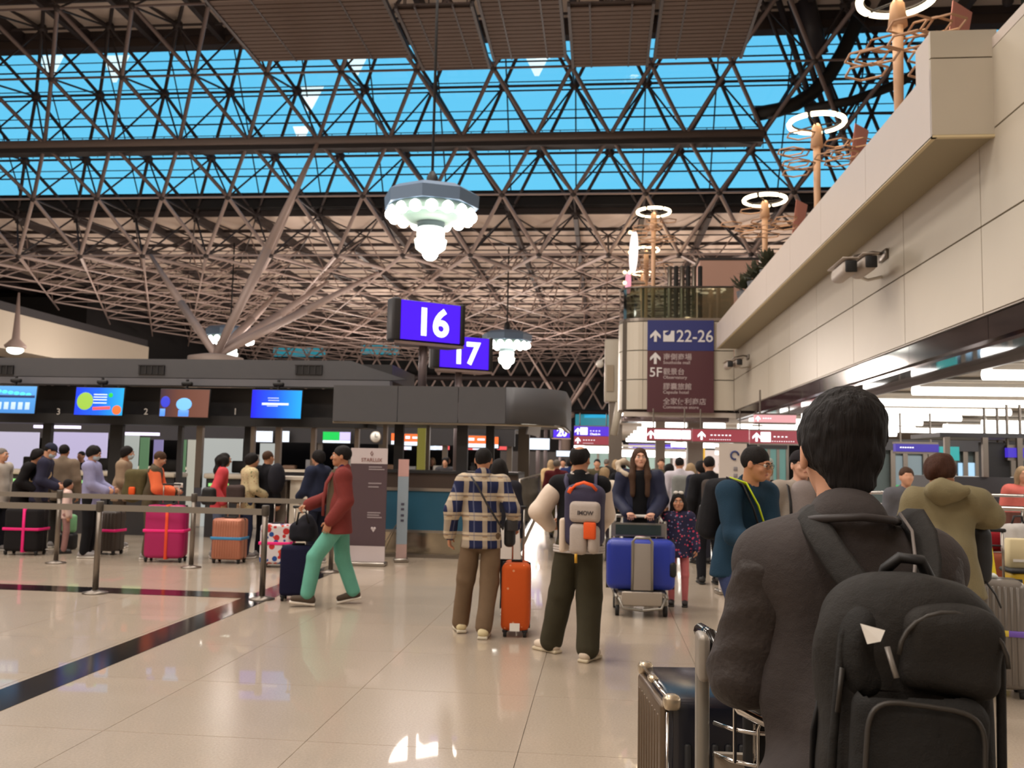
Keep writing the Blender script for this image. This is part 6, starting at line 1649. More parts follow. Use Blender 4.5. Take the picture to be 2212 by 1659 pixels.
for k, (lab, px, Y, face, Jq, H, jc, tc_, hs, hc_, kw) in enumerate(Qs):
    kw = dict(kw); cm = kw.pop('capm', None)
    people[lab] = person(lab, gx(px, Y), Y, face, Jq, H, 1, 'ab'[k % 2], cloth(*jc) if jc else FL, dict(t=.034, hem=.78, seed=30 + k, amp=.008), cloth(*tc_), dict(t=.022, seed=50 + k), mat('trainer_grey', rgb(150, 146, 146), .7), M_WHITE, hs, hc_,
        capm=cloth('navy_cap', 40, 44, 62) if cm else None, group=None, **kw)
# accessories of the queue
pq = people[Qs[2][0]]
MB().path([(-.13, -.02, 1.47), (-.1, .12, 1.38), (.04, .17, 1.2), (.15, .1, 1.05), (.1, -.12, 1.1), (-.06, -.15, 1.35)], .024, 6, True, .4).build('sling_strap', mat('tan_strap', rgb(180, 152, 112), .7), pq)
for i, rz in (('Qs6', 0),):
    p6 = people[Qs[6][0]]
    lo, hi = bounds(Qs[6][4], .16)
    so_ = sleeve_ops(Qs[6][4], .045, .9, .0)
    for q, l_, h_ in ((0, lo, (0, hi[1], hi[2])), (2, (0, lo[1], lo[2]), hi)): blob('orange_sleeve', so_[q:q + 2], l_, h_, .016, cloth('orange_sleeve', 238, 116, 74, .06), p6, folds(.007, 26, 9))
ba = thing('backpack', 'olive travel backpack on the person with orange sleeves', 'backpack', (gx(296, 13.3), 13.35, 0))
blob('pack_body', [('+', bx((0, 0, 1.12), (.17, .15, .22), .08), 0), ('+', ell((-.08, 0, 1.0), (.13, .12, .16)), .08)], (-.35, -.3, .75), (.3, .3, 1.45), .018, cloth('pack_olive', 92, 84, 56, .25), ba, folds(.014, 22, 6))
MB().rbox((-.0, -.16, 1.02), (.1, .05, .12), .02, 2).build('orange_pouch', M_BO, ba)
ph = thing('phone', 'phone held by the person with orange sleeves', 'phone', (gx(388, 13.2), 13.2, 1.12))
MB().rbox((0, 0, 0), (.14, .01, .07), .004, 1).build('case', M_WHITE, ph)
bb_ = thing('backpack', 'dark grey shoulder bag behind the flowery shirt', 'bag', (gx(512, 13.45), 13.45, 0))
blob('bag_body', [('+', bx((0, 0, 1.0), (.14, .08, .14), .06), 0)], (-.25, -.2, .78), (.25, .2, 1.25), .018, cloth('bag_brown', 70, 58, 56), bb_, folds(.01, 24, 7))
bc_ = thing('backpack', 'large black backpack on the person in black in the queue', 'backpack', (gx(596, 13.7), 13.75, 0))
blob('pack_body', [('+', ell((0, 0, 1.24), (.13, .13, .25)), 0)], (-.25, -.25, .9), (.25, .25, 1.6), .018, MATS['cloth_black_nylon'], bc_, folds(.01, 24, 7))
bd_ = thing('backpack', 'black shoulder bag hanging from the coral jacket', 'bag', (gx(455, 13.0), 13.0, 0))
blob('bag_body', [('+', bx((0, 0, .98), (.1, .07, .13), .05), 0)], (-.2, -.18, .78), (.2, .18, 1.25), .018, M_BLACK, bd_, folds(.008, 24, 8))
# seated and small people at the back of the queue
kid = person('small child in a white and rose top beyond the belt', gx(150, 13.6), 13.6, -1.0, std(), 1.15, 0, 'a', cloth('rose_white', 220, 190, 180), dict(t=.03, seed=90), cloth('rose_tr', 160, 120, 116), dict(seed=91), hair='mop', hc='black')

# ---- luggage of the queue
suitcase('black suitcase with crossed pink straps at the left of the queue', 66, 13.3, .56, .3, .66, cloth('case_black', 28, 26, 28, .1), .05, handle=0, bandh=M_PINK, bandv=M_PINK, shell=.06)
suitcase('brown ribbed suitcase with a pink strap behind the second barrier post', 242, 13.7, .44, .28, .62, mat('case_brown', rgb(62, 52, 46), .5), -.1, ribs=8, bandh=M_PINK)
suitcase('magenta suitcase with orange and pink straps', 368, 13.0, .58, .3, .78, mat('case_magenta', rgb(176, 22, 96), .45), .12, handle=.3, bandh=M_PINK, bandv=M_ORS, shell=.07)
suitcase('rose gold ribbed suitcase with a blue strap', 504, 13.1, .46, .28, .60, mat('case_rosegold', rgb(186, 122, 98), .35, .3), -.02, ribs=12, handle=.28, bandh=M_BLS)
PAT = floral('patterned_shell', rgb(216, 210, 214), ((rgb(190, 50, 50), .42), (rgb(40, 80, 150), .34), (rgb(220, 205, 215), .26), (rgb(210, 90, 60), .2)), 9)
suitcase('suitcase with a red, white and blue pattern and a pink strap', 606, 12.8, .44, .28, .56, PAT, .05, handle=.3, bandh=M_PINK)
t = thing('bag', 'pale green bag standing between the suitcases of the queue', 'bag', (gx(158, 14.2), 14.2, 0))
MB().rbox((0, 0, .42), (.22, .14, .3), .05, 3).build('bag_body', mat('mint_bag', rgb(130, 190, 140), .6), t); MB().rbox((0, 0, .13), (.24, .2, .26), .04, 2).build('lower_case', M_BLACK, t)
t = suitcase('orange printed suitcase seen from its narrow side with a long pull handle', 1121, 8.5, .26, .42, .60, floral('orange_print', rgb(196, 82, 26), ((rgb(214, 150, 110), .13),), 13), .04, handle=.5, shell=.05)
MB().b2((-.045, -.222, .06), (.045, -.216, .13)).build('white_label', M_PAPER, t)

# ---- luggage cart with the blue suitcase
M_CART = mat('cart_grey', rgb(150, 146, 138), .4, .7)
ct = thing('luggage_cart', 'grey luggage cart with a dark advertising board carrying a blue suitcase', 'cart', (gx(1384, 9.95), 9.95, 0), .03)
MB().path([(-.26, .32, .95), (-.24, .42, 1.0), (.24, .42, 1.0), (.26, .32, .95)], .018, 8).build('push_handle', M_WHITE, ct)
MB().b2((-.3, .3, .78), (.3, .34, .93)).build('board_frame', M_CART, ct)
MB().b2((-.25, .285, .80), (.25, .30, .91)).build('board', mat('board_green', rgb(40, 56, 52), .5), ct)
for s_ in (-1, 1):
    MB().path([(s_ * .3, .34, .95), (s_ * .3, .36, .5), (s_ * .28, .32, .22), (s_ * .26, -.3, .2)], .02, 8).build('side_tube', M_CART, ct)
    MB().path([(s_ * .24, -.32, .2), (s_ * .2, -.36, .1), (0, -.38, .08)], .014, 6).build('front_tube', M_CART, ct)
    for y, r_ in ((.28, .075), (-.22, .06)):
        MB().lathe([(r_, -.02), (r_, .02)], 18, (s_ * .25, y, r_), Matrix.Rotation(PI / 2, 3, 'Y')).build('wheel', M_RUBBER, ct)
        MB().rbox((s_ * .25, y, r_ + .08), (.05, .06, .1), .01, 1).build('fork', M_CART, ct)
MB().b2((-.24, -.3, .22), (.24, .3, .25)).build('deck', M_CART, ct)
MB().rbox((0, -.33, .19), (.42, .03, .15), .03, 3).build('front_plate', mat('cart_plate', rgb(170, 160, 148), .4, .4), ct)
MB().path([(-.1, -.335, .28), (-.1, -.35, .78), (-.07, -.355, .82), (.07, -.355, .82), (.1, -.35, .78), (.1, -.335, .28)], .016, 8).build('front_loop', M_CART, ct)
MB().rbox((0, -.345, .52), (.18, .01, .48), .02, 2).build('loop_panel', mat('loop_panel', rgb(150, 142, 134), .5), ct)
t = thing('suitcase', 'large royal blue suitcase lying on its side on the cart', 'suitcase', (gx(1384, 9.95), 9.9, .262), .03)
MB().rbox((0, 0, .26), (.72, .34, .52), .07, 4).build('shell', mat('royal_blue', rgb(34, 54, 158), .4), t)
MB().rbox((0, 0, .26), (.725, .012, .525), .003, 1).build('zip_line', M_BLACK, t)
MB().rbox((.33, -.14, .22), (.08, .08, .16), .03, 2).build('wheel_block', M_BLACK, t)
MB().path([(-.05, 0, .52), (-.04, 0, .545), (.04, 0, .545), (.05, 0, .52)], .01, 6).build('carry_handle', mat('handle_pink', rgb(170, 120, 130), .5), t)

# ---- big grey ribbed suitcase and yellow bag at the right
def multi():
    k = NT('rainbow_belt'); x = k.xyz(); r_ = k.n('ValToRGB'); k.set(r_.inputs[0], k.math('FRACT', k.math('ADD', k.math('MULTIPLY', x[0], 2.0), .5)))
    r_.color_ramp.interpolation = 'CONSTANT'
    e = r_.color_ramp.elements; e[0].color = rgb(240, 130, 80); e[0].position = 0; e[1].color = rgb(120, 90, 190); e[1].position = .8
    for p_, c in ((.3, rgb(100, 180, 190)), (.55, rgb(225, 200, 70))): e.new(p_).color = c
    k.base(r_.outputs[0], .5); return k.m
t = suitcase('big grey ribbed suitcase with a multicoloured belt beside the olive parka', 2112, 7.0, .54, .32, .76, mat('case_grey', rgb(128, 122, 116), .35, .4), -.25, ribs=14, handle=.34, bandh=multi(), shell=.05, hx=.06)
MB().b2((-.13, -.178, .46), (.02, -.172, .58)).build('paper_label', M_PAPER, t)
MB().rbox((.0, .02, .83), (.22, .12, .03), .01, 1).build('bubble_wrap', mat('pale_wrap', rgb(200, 205, 200), .4), t)
t = thing('luggage_cart', 'luggage cart with a yellow and green bag cut by the right edge', 'cart', (gx(2215, 7.3), 7.3, 0), .1)
MB().rbox((0, 0, .26), (.5, .7, .04), .01, 1).build('deck', M_CART, t)
for s_ in (-1, 1):
    MB().path([(s_ * .25, .3, 1.0), (s_ * .25, .34, .4), (s_ * .24, -.3, .24)], .018, 8).build('side_tube', M_CART, t)
    for y in (-.25, .25): MB().lathe([(.07, -.02), (.07, .02)], 16, (s_ * .2, y, .07), Matrix.Rotation(PI / 2, 3, 'Y')).build('wheel', M_RUBBER, t); MB().rbox((s_ * .2, y, .17), (.04, .05, .14), .01, 1).build('fork', M_CART, t)
yb_ = thing('shopping_bag', 'yellow shopping bag with a green round mark on the right cart', 'bag', (gx(2212, 7.2), 7.15, .3))
blob('bag_body', [('+', bx((0, 0, .3), (.17, .1, .26), .04), 0)], (-.25, -.18, .0), (.25, .18, .62), .016, mat('bag_yellow', rgb(196, 160, 20), .5), yb_, folds(.008, 18, 4))
MB().lathe([(.075, 0), (.075, .01)], 20, (.08, -.105, .33), Matrix.Rotation(PI / 2, 3, 'X')).build('green_mark', mat('bag_green', rgb(30, 130, 60), .5), yb_)
MB().rbox((0, 0, .56), (.36, .22, .03), .01, 1).build('dark_rim', M_BLACK, yb_)
MB().rbox((0, 0, .06), (.33, .2, .14), .04, 2).build('dark_bottom', mat('bag_base', rgb(60, 54, 48), .6), yb_)
t = thing('cardboard_box', 'pale box sticking out of the yellow shopping bag', 'box', (gx(2206, 7.2), 7.2, .88)); MB().rbox((0, 0, .1), (.24, .1, .22), .01, 1).build('carton', mat('pale_card', rgb(205, 190, 150), .7), t); MB().b2((-.1, -.056, .04), (.1, -.052, .06)).build('tape', M_WHITE, t)
for k, (px, Y, w_, d_, h_, z, c, lab) in enumerate(((2150, 9.0, .36, .3, .3, .52, (120, 60, 40), 'red-brown holdall on the luggage pile at the right'), (2120, 9.0, .4, .3, .26, .3, (84, 84, 96), 'slate holdall low in the luggage pile at the right'), (2168, 8.8, .36, .26, .22, .0, (190, 150, 140), 'dusty pink case at the foot of the luggage pile'),
        (2100, 9.4, .34, .2, .2, .85, (120, 96, 40), 'mustard brown bag on top of the luggage pile'), (2140, 9.2, .32, .2, .2, .82, (150, 30, 40), 'crimson bag on top of the luggage pile'), (2195, 9.0, .3, .2, .3, .8, (180, 176, 172), 'pale grey case with slots at the right edge of the pile'))):
    t = thing('holdall', lab, 'bag', (gx(px, Y), Y, z), .1 * k, 'luggage pile at the right')
    MB().rbox((0, 0, h_ / 2), (w_, d_, h_), .06, 3).build('bag_body', cloth('pile_%d' % k, *c), t)
    MB().path([(-.08, 0, h_), (-.05, 0, h_ + .07), (.05, 0, h_ + .07), (.08, 0, h_)], .01, 6).build('handle', M_BLACK, t)
t = thing('folding_sign', 'yellow folding safety sign between the suitcase rods', 'sign', (gx(2118, 7.6), 7.6, 0), .4)
for s_ in (-1, 1):
    e = MB(); e.prism([(-.13, 0), (.13, 0), (.07, 1.06), (-.07, 1.06)], .012, XZ, (0, s_ * .12, 0)); e.v = [Vector((v.x, v.y - s_ * .11 * v.z, v.z)) for v in e.v]; e.build('leaf_board', mat('safety_yellow', rgb(225, 205, 20), .4), t)

# ---- the crowd in the middle distance
def crowd_model(det, hs, J, seed, hc='black', coat=.74, pack=None):
    t = thing('person', 'x', 'person', (0, 0, 0))
    make_body(J, det, 'a', t); make_jacket(J, det, cloth('crowd_base', 90, 90, 90), t, t=.035, hem=coat, seed=seed, amp=.008)
    make_trousers(J, det, cloth('crowd_tr', 60, 60, 66), t, seed=seed + 1)
    make_shoes(J, det, mat('shoe_dark', rgb(35, 32, 32), .6), M_RUBBER, t)
    make_hair(J, det, hairm(hc), t, hs)
    if pack: blob('backpack', [('+', bx((0, -.24, 1.18), (.15, .1, .22), .07), 0)], (-.25, -.42, .85), (.25, -.08, 1.5), .025, cloth('crowd_pack', 40, 40, 44), t)
    return t
models = [crowd_model(0, 'short', joints(knL=(-.1, .1, .5), anL=(-.1, .12, .09), anR=(.1, -.16, .09)), 70), crowd_model(0, 'long', joints(knR=(.1, .1, .5), anR=(.1, .12, .09), anL=(-.1, -.16, .09)), 72, 'brown'),
          crowd_model(0, 'crop', joints(), 74, pack=True), crowd_model(0, 'mop', joints(elR=(.25, .05, 1.13), wrR=(.2, .25, 1.0)), 76, coat=.6)]
used = [False] * 4
def crowd(label, px, Y, mi, face, H, coat, tr, hair=None, pack=None):
    o = models[mi] if not used[mi] else copy_tree(models[mi]); used[mi] = True
    o.location = (gx(px, Y), Y, 0); o.rotation_euler = (0, 0, face); o.scale = (H / 1.7,) * 3
    o['label'] = label; o['group'] = 'people of the crowd in the background'
    for ch in o.children:
        m_ = {'jacket': coat, 'trousers': tr, 'hair': hair, 'backpack': pack}.get(ch.name.split('.')[0])
        if m_ is not None: ch.material_slots[0].link = 'OBJECT'; ch.material_slots[0].material = m_
    return o
CL = lambda r, g, b: cloth('c_%d_%d_%d' % (r, g, b), r, g, b)
crowd('grey-haired person in a dark red jacket and olive trousers left of the balding man', 1203, 19, 0, 0, 1.62, CL(96, 34, 40), CL(110, 100, 70), hairm('grey'))
crowd('fair-haired person in pale yellow and black beyond the red jacket', 1190, 24, 1, .2, 1.62, CL(190, 160, 120), CL(40, 40, 40), hairm('pale'))
crowd('person in a royal blue jacket just left of the balding head', 1232, 22, 3, 0, 1.66, CL(34, 48, 90), CL(50, 50, 60))
crowd('person in white with dark hair beyond the blue jacket', 1216, 27, 2, PI, 1.66, CL(205, 200, 196), CL(70, 70, 80))
crowd('person in an orange-red top touching the balding man\'s collar', 1242, 20.9, 1, 0, 1.52, CL(190, 70, 50), CL(60, 60, 70))
crowd('person in a white hooded coat with a pink bag between the two walkers', 1306, 15, 3, -.4, 1.50, CL(214, 202, 186), CL(50, 44, 50), hairm('pale'))
crowd('dark-clothed person far behind the white hooded coat', 1310, 28, 0, 0, 1.68, CL(60, 54, 50), CL(40, 40, 44))
crowd('olive-coated person close behind the balding man\'s collar', 1290, 21, 2, PI, 1.66, CL(86, 80, 62), CL(50, 50, 54))
crowd('person in black left of the woman with the fur hood', 1330, 24, 1, 0, 1.66, CL(30, 28, 30), CL(30, 30, 34))
crowd('person facing us in olive drab right behind the woman\'s shoulder', 1428, 21, 0, PI, 1.70, CL(84, 80, 66), CL(60, 60, 64), hairm('brown'))
crowd('person in a brown coat left of the white shirt', 1446, 17, 3, .1, 1.58, CL(100, 66, 40), CL(60, 54, 50))
crowd('person in a white shirt with a grey backpack and dark hair', 1468, 16, 2, 0, 1.70, CL(200, 194, 204), CL(60, 60, 66), None, CL(130, 132, 130))
crowd('long-haired person in a pale cardigan and light blue jeans', 1492, 16.7, 1, -.2, 1.60, CL(190, 184, 182), CL(140, 160, 175), None)
crowd('tall person in a black coat with a patterned bag left of the teal sweater', 1532, 12.5, 2, .1, 1.70, CL(26, 26, 30), CL(24, 24, 30), None, CL(70, 62, 58))
crowd('person in dark navy half hidden beside the tall black coat', 1515, 15, 3, .3, 1.64, CL(34, 36, 50), CL(40, 40, 50))
crowd('person in white passing behind the teal sweater man\'s backpack', 1560, 20, 0, PI, 1.66, CL(205, 196, 190), CL(60, 60, 70), hairm('brown'))
crowd('fair-haired person in black between the glasses man and the cap man', 1655, 12, 3, PI, 1.62, CL(36, 32, 34), CL(40, 38, 40), hairm('pale'))
crowd('person in black with a dark bag far left of the woman', 1345, 19, 2, 0, 1.60, CL(22, 22, 26), CL(30, 30, 30))
crowd('person with a rosy face behind the olive parka near the counter', 1957, 10.5, 0, PI, 1.60, CL(90, 90, 96), CL(60, 60, 66), hairm('brown'))
crowd('person in coral behind the glass counter at the right edge', 2208, 12.3, 1, PI, 1.64, CL(210, 110, 100), CL(60, 60, 66))
crowd('person in a dark red top at the rear counter seen past the dark posts', 962, 22, 3, PI, 1.62, CL(60, 60, 64), CL(60, 60, 66))
crowd('clerk in green-black at the rear counter with a red object', 965, 27, 0, -1.2, 1.66, CL(44, 62, 56), CL(50, 50, 56))
crowd('clerk in black under the number 3 behind the white desk', 175, 18.6, 2, PI, 1.60, CL(30, 28, 34), CL(30, 30, 34))
crowd('clerk with brown hair at the rear counter near the yellow poster', 934, 26, 1, PI, 1.62, CL(70, 56, 50), CL(50, 50, 56))
# ------------------------------------------------------------------ the nearest man, his backpack and his luggage cart
DM = 1.95
J = joints(lean=.10, nod=.04, yaw=.06, shL=(-.145, .045, 1.355), shR=(.145, .045, 1.355), elL=(-.20, .08, 1.13), wrL=(-.13, .40, 1.06), elR=(.205, .08, 1.13), wrR=(.13, .42, 1.06), hgL=(.45, .85, -.1), hgR=(-.45, .85, -.1), hnL=(0, 0, -1), hnR=(0, 0, -1), curlL=1.15, curlR=1.15)
J['head'] = J['head'] + V(0, .015, 0)
def fabric(name, c0, c1, rough=.7):
    k = NT(name); k.base(k.mix(k.noise(9, 3), c0, c1), rough, 0, .3)
    k.bump(k.math('ADD', k.math('MULTIPLY', k.noise(420, 2), .25), k.noise(38, 4)), .5, .008)
    return k.m
M_JK = fabric('charcoal_jacket', rgb(50, 45, 45), rgb(72, 65, 63), .8)
M_QL = mat('quilted_sleeve', rgb(54, 47, 45), .6, 0, .35, .25, 12, .6, 60)
M_PK = fabric('black_backpack', rgb(26, 24, 23), rgb(42, 39, 36), .75)
M_PK2 = fabric('black_backpack_panel', rgb(20, 19, 18), rgb(32, 30, 28), .75)
fx = gx(1836, DM)
me_ = thing('person', 'nearest person with short black hair in a charcoal jacket, seen from behind', 'person', (fx, DM, 0), -.04, scale=1.74 / 1.7)
make_body(J, 3, 'a', me_)
ys = V(0, 0, 0)
make_jacket(J, 3, M_JK, me_, t=.036, hem=.86, amp=.013, seed=41, flare=.03, fat=.95, sleeves=False,
    extra=[('-', cap((-.150, -.09, 1.30), (-.165, -.09, .98), .010, .02), .03), ('-', cap((-.06, -.15, 1.2), (-.09, -.15, .9), .008, .014), .03), ('+', cap(J['neck'] + V(0, -.03, -.03), J['neck'] + V(0, -.045, .022), .082, .072), .02), ('-', cap((-.05, -.125, 1.0), (-.09, -.10, .7), .012, .02), .03), ('+', cap((-.14, -.06, .95), (-.2, -.05, .82), .05, .075), .06)])
lo, hi = bounds(J, .16)
qs = folds(.009, 26, 8)
def quilt(P): return qs(P) + .005 * np.abs(np.sin(P[:, 2] * 44 + P[:, 1] * 34 + P[:, 0] * 10)) - .003
for q in 'LR':
    e, w_ = J['el' + q], J['wr' + q]; w_ = e + (w_ - e) * .92; sh = J['sh' + q]
    blob('sleeve', [('+', cap(sh + (e - sh) * .06, e, .086, .078), 0), ('+', cap(e, w_, .08, .056), .02)], (lo[0], lo[1], .8) if q == 'L' else (.02, lo[1], .8), (-.02, hi[1], 1.5) if q == 'L' else (hi[0], hi[1], 1.5), .0075, M_QL, me_, quilt)
make_trousers(J, 2, cloth('fg_trousers', 44, 42, 46), me_, seed=43, top=1.0)
make_shoes(J, 1, mat('shoe_dark', rgb(35, 32, 32), .6), M_RUBBER, me_)
# hair with a cropped nape
R = headR(J); hd = J['head']
ho = [('+', ell((0, -.014, .034), (.0865, .104, .096)), 0), ('+', ell((.012, -.03, .075), (.07, .08, .062)), .03), ('+', cap((0, -.07, -.02), (0, -.072, -.075), .062, .045, .6), .03),
      ('&', plane((0, 0, -.03), (0, .62, -1)), .012), ('-', ell((-.088, .015, -.012), (.018, .028, .034)), .008), ('-', ell((.088, .015, -.012), (.018, .028, .034)), .008)]
f1 = folds(.0035, 120, 5, (1, 1, .35)); f2 = folds(.0022, 300, 6, (1, 1, .25))
blob('hair', [('+', framed(comb(ho), hd, R), 0)], hd - .17, hd + .19, .0042, hairm('black'), me_, lambda P: f1(P) + f2(P))
for s_ in (-1, 1):
    e = MB(); e.ball((s_ * .03, .0775, .01), .0125, 10); on_head(J, e, MATS['eye_white'], me_, 'eye')
MB().path([(-.09, -.005, 1.455), (-.06, -.075, 1.462), (0, -.098, 1.468), (.06, -.075, 1.462), (.09, -.005, 1.455)], .008, 8).build('collar_edge', mat('collar_dark', rgb(48, 42, 42), .6), me_)
# yoke seam across the shoulders
# backpack (built in the man's own frame, sagging a little to the right)
pk = thing('backpack', 'big black backpack with a rounded front pocket on the nearest person', 'backpack', (fx, DM, 0), -.04, scale=1.74 / 1.7)
Rt = Matrix.Rotation(math.radians(5), 3, 'Y') @ Matrix.Rotation(math.radians(-6), 3, 'X')
PC = Vector((.018, -.305, 1.10))
def pf(x, y, z): return tuple(PC + Rt @ Vector((x * .86, y, z)))
Rn = np.array(Rt)
f3 = folds(.010, 30, 12)
blob('main_compartment', [('+', bx(pf(0, .02, -.01), (.128, .085, .275), .07, Rn), 0), ('+', ell(pf(.0, .0, .21), (.125, .08, .075), Rn), .05), ('+', ell(pf(-.09, .02, .13), (.07, .07, .10), Rn), .05), ('-', cap(pf(-.2, -.09, .085), pf(.2, -.09, .10), .012), .015)],
     (-.2, -.5, .72), (.36, -.1, 1.45), .0065, M_PK, pk, f3)
blob('upper_pocket', [('+', bx(pf(.04, -.07, .165), (.074, .035, .065), .03, Rn), 0), ('+', ell(pf(.05, -.06, .205), (.07, .045, .045), Rn), .03)], (-.1, -.5, 1.05), (.32, -.28, 1.38), .006, M_PK, pk, folds(.004, 40, 13))
blob('front_pocket', [('+', bx(pf(-.012, -.085, -.075), (.102, .035, .175), .034, Rn), 0), ('+', ell(pf(-.012, -.09, -.08), (.078, .045, .14), Rn), .03)], (-.1, -.5, .78), (.32, -.28, 1.2), .006, M_PK2, pk, folds(.0035, 24, 14))
blob('side_flap', [('+', ell(pf(-.095, -.035, .15), (.05, .055, .085), Rn), 0), ('-', ell(pf(-.075, -.1, .15), (.035, .03, .06), Rn), .02)], (-.15, -.45, 1.05), (.12, -.2, 1.35), .006, M_PK2, pk, folds(.006, 40, 15))
def rr(t):
    c, s_ = -math.cos(t), math.sin(t); return (math.copysign(abs(c) ** .45, c), abs(s_) ** .45)
arch = [pf(-.112, -.128, -.22)] + [pf(-.012 + .1 * rr(a)[0], -.127, -.0 + .085 * rr(a)[1]) for a in [PI * i / 18 for i in range(19)]] + [pf(.088, -.128, -.22)]
MB().path(arch, .0042, 6).build('zipper', mat('zip_dark', rgb(58, 54, 50), .5, .3), pk)
MB().path([pf(.04 - .095 * math.cos(a), -.10, .155 + .075 * math.sin(a)) for a in [PI * i / 12 for i in range(0, 13)]], .004, 6).build('upper_zipper', MATS['zip_dark'], pk)
MB().path([pf(-.148, -.05, -.22), pf(-.15, -.05, 0), pf(-.143, -.05, .17), pf(-.09, -.045, .245), pf(.0, -.045, .262), pf(.09, -.045, .245), pf(.143, -.05, .17), pf(.15, -.05, 0), pf(.148, -.05, -.22)], .0075, 8).build('piping', M_PK2, pk)
for k, (a, b) in enumerate(((pf(-.078, -.105, .165), pf(-.062, -.115, .12)), (pf(-.112, -.132, -.05), pf(-.108, -.138, -.14)), (pf(-.143, -.06, .12), pf(-.148, -.065, .05)))):
    MB().path([a, b], .006, 8, flat=.6).build('zip_pull', [mat('pull_grey', rgb(140, 135, 130), .4, .3), MATS['zip_dark'], MATS['zip_dark']][k], pk)
MB().add([pf(-.125, -.10, .195), pf(-.085, -.112, .19), pf(-.092, -.112, .172), pf(-.112, -.104, .165), pf(-.125, -.096, .195), pf(-.085, -.108, .19), pf(-.092, -.108, .172), pf(-.112, -.10, .165)], [(0, 3, 2, 1), (4, 5, 6, 7), (0, 1, 5, 4), (1, 2, 6, 5), (2, 3, 7, 6), (3, 0, 4, 7)]).build('white_tag', M_PAPER, pk)
MB().path([pf(-.055, .03, .25), pf(-.05, .01, .29), pf(-.03, .0, .31), pf(.01, .0, .31), pf(.03, .01, .285), pf(.035, .03, .25)], .018, 10, flat=.55).build('grab_handle', M_BLACK, pk)
for nm, pts, rr in (('strap', [(-.085, .07, 1.463), (-.085, .0, 1.468), (-.075, -.07, 1.435), (-.055, -.125, 1.39), (-.02, -.175, 1.335), (.005, -.21, 1.285)], .028), ('strap', [(.115, .07, 1.46), (.12, .0, 1.463), (.12, -.07, 1.43), (.11, -.125, 1.385), (.09, -.175, 1.33), (.075, -.21, 1.28)], .028)):
    MB().path(pts, rr, 10, flat=.28).build(nm, M_PK, pk)
MB().path([(.095, .0, 1.472), (.097, -.075, 1.442), (.085, -.135, 1.395), (.066, -.185, 1.34)], .0035, 6).build('strap_piping', mat('pull_grey2', rgb(120, 112, 108), .5), pk)
MB().path([pf(.14, .0, -.1), pf(.163, -.02, -.18), pf(.165, -.02, -.26)], .012, 8, flat=.4).build('side_strap', M_BLACK, pk)
MB().path([pf(-.15, .03, .1), pf(-.163, .05, .0), pf(-.16, .04, -.12)], .01, 8, flat=.4).build('compression_strap', M_BLACK, pk)

# cart that he pushes
PYc = 2.5
X0 = at(1517, 1400, PYc).x
ct = thing('luggage_cart', 'luggage cart with a flat grey post and wire basket pushed by the nearest person', 'cart', (X0, PYc, 0))
MB().rbox((0, 0, .60), (.034, .055, 1.02), .008, 2).build('post', M_CART, ct)
MB().rbox((.62, 0, .60), (.034, .055, 1.02), .008, 2).build('post', M_CART, ct)
hx = Matrix.Rotation(PI / 2, 3, 'Y')
MB().rbox((-.004, -.04, 1.10), (.03, .11, .12), .014, 3).build('handle_plate', mat('handle_plate', rgb(150, 142, 132), .4, .3), ct)
MB().path([(-.005, .02, 1.155), (.018, -.03, 1.15), (.04, -.09, 1.09), (.07, -.16, 1.035), (.13, -.2, 1.01), (.31, -.22, 1.005), (.5, -.2, 1.01), (.6, -.1, 1.09), (.625, .02, 1.155)], .019, 10).build('push_bar', mat('glossy_black', rgb(18, 18, 20), .12, 0, .7), ct)
MB().path([(.0, .0, 1.10), (.04, -.07, 1.04), (.08, -.13, .985), (.14, -.16, .965), (.31, -.17, .96)], .011, 8).build('brake_bar', M_CHROME, ct)
wr = MB()
for z in (.915, .985 - .13): pass
bk_ = [(.03, -.01, .0), (.07, -.06, 0), (.12, -.085, 0), (.3, -.09, 0), (.5, -.085, 0), (.59, -.01, 0)]
for z in (.92, .84): MB().path([(x, y, z) for x, y, _ in bk_], .006, 6).build('basket_rail', M_CHROME, ct)
for x in (.075, .125): MB().tube((x, -.07, .84), (x, -.07, 1.0 if x < .1 else .94), .005, 6).build('basket_wire', M_CHROME, ct)
for x0 in (.13, .28, .43):
    MB().path([(x0, -.09, .80), (x0, -.09, .93), (x0 + .012, -.09, .965), (x0 + .04, -.09, .985), (x0 + .068, -.09, .965), (x0 + .08, -.09, .93), (x0 + .08, -.09, .80)], .005, 6).build('basket_hoop', M_CHROME, ct)
MB().b2((.03, -.02, .38), (.59, .0, .845)).build('back_plate', mat('cart_backplate', rgb(172, 158, 142), .35, .3), ct)
MB().b2((-.0, .0, .16), (.62, 1.0, .2)).build('deck', M_CART, ct)
for x in (.0, .62):
    MB().tube((x, 0, .18), (x, 1.0, .18), .02, 8).build('side_rail', M_CART, ct)
    for y in (.02, .95):
        MB().lathe([(.07, -.02), (.07, .02)], 18, (x, y, .07), hx).build('wheel', M_RUBBER, ct); MB().rbox((x, y, .15), (.04, .05, .06), .01, 1).build('fork', M_CART, ct)
t = thing('handbag', 'black soft bag lying in the wire basket of the nearest cart', 'bag', (X0 + .3, PYc - .05, .8))
blob('bag_body', [('+', bx((0, .01, .09), (.2, .035, .085), .03), 0)], (-.26, -.1, -.03), (.26, .1, .24), .011, M_BLACK, t, folds(.006, 34, 8))
MB().path([(-.08, 0, .17), (-.06, 0, .25), (.04, 0, .25), (.06, 0, .17)], .008, 6).build('bag_handle', M_PK2, t)
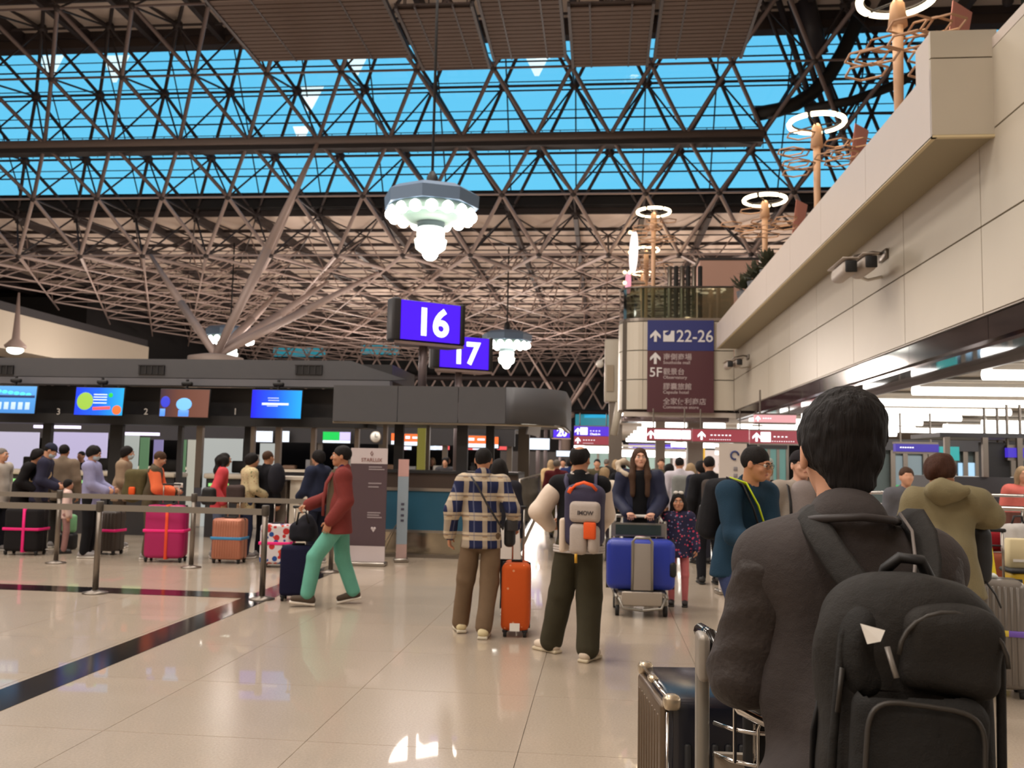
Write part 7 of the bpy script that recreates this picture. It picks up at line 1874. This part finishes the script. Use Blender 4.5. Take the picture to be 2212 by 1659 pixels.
# hard suitcase standing on the cart
sx0, sy0 = .148, 2.78
t = thing('suitcase', 'black and bronze hard suitcase standing on the nearest cart', 'suitcase', (sx0 + .235, sy0 + .22, .205), .13)
SW, SD, SH = .43, .46, .71
MB().rbox((0, 0, SH / 2), (SW - .01, SD - .01, SH - .01), .03, 3).build('shell', mat('case_gloss_black', rgb(24, 26, 36), .2, 0, .6), t)
M_BRZ = mat('bronze_side', rgb(104, 88, 72), .35, .5, .5, .1, 20)
MB().rbox((-SW / 2, 0, SH / 2), (.03, SD - .06, SH - .05), .012, 2).build('side_panel', M_BRZ, t)
tag((lambda m_: [m_.rbox((-SW / 2 - .012, -SD / 2 + .07 + i * .045, SH / 2), (.014, .018, SH - .12), .005, 1) for i in range(8)] and m_)(MB()).build('rib', M_BRZ, t), kind='stuff')
rbm = MB()
for i in range(9): rbm.rbox((-SW / 2 + .06 + i * .04, -SD / 2 + .0, SH / 2 - .03), (.02, .016, SH - .2), .005, 1)
tag(rbm.build('front_rib', M_BLACK, t), kind='stuff')
fr = MB().path([(-SW / 2, -SD / 2 + .02, SH), (-SW / 2, SD / 2 - .02, SH)], .005, 6).build('edge_frame', M_CHROME, t)
MB().path([(-SW / 2, -SD / 2, .04), (-SW / 2, -SD / 2, SH - .04)], .005, 6).build('edge_frame', M_CHROME, t)
for sy_ in (-1, 1):
    MB().rbox((-SW / 2 + .015, sy_ * (SD / 2 - .015), SH - .015), (.05, .05, .045), .014, 2).build('corner_guard', mat('corner_guard', rgb(196, 180, 156), .25, .7), t)
MB().rbox((-SW / 2 + .0, .0, SH + .002), (.03, .045, .02), .006, 1).build('corner_guard', MATS['corner_guard'], t)
MB().rbox((.02, .02, SH + .004), (.15, .07, .012), .005, 2).build('lock_plate', mat('lock_plate', rgb(120, 104, 96), .3, .4), t)
MB().path([(-.03, .18, SH), (-.03, .18, SH + .04), (.0, .18, SH + .065), (.08, .18, SH + .065), (.11, .18, SH + .04), (.11, .18, SH)], .009, 8).build('carry_handle', M_CART, t)
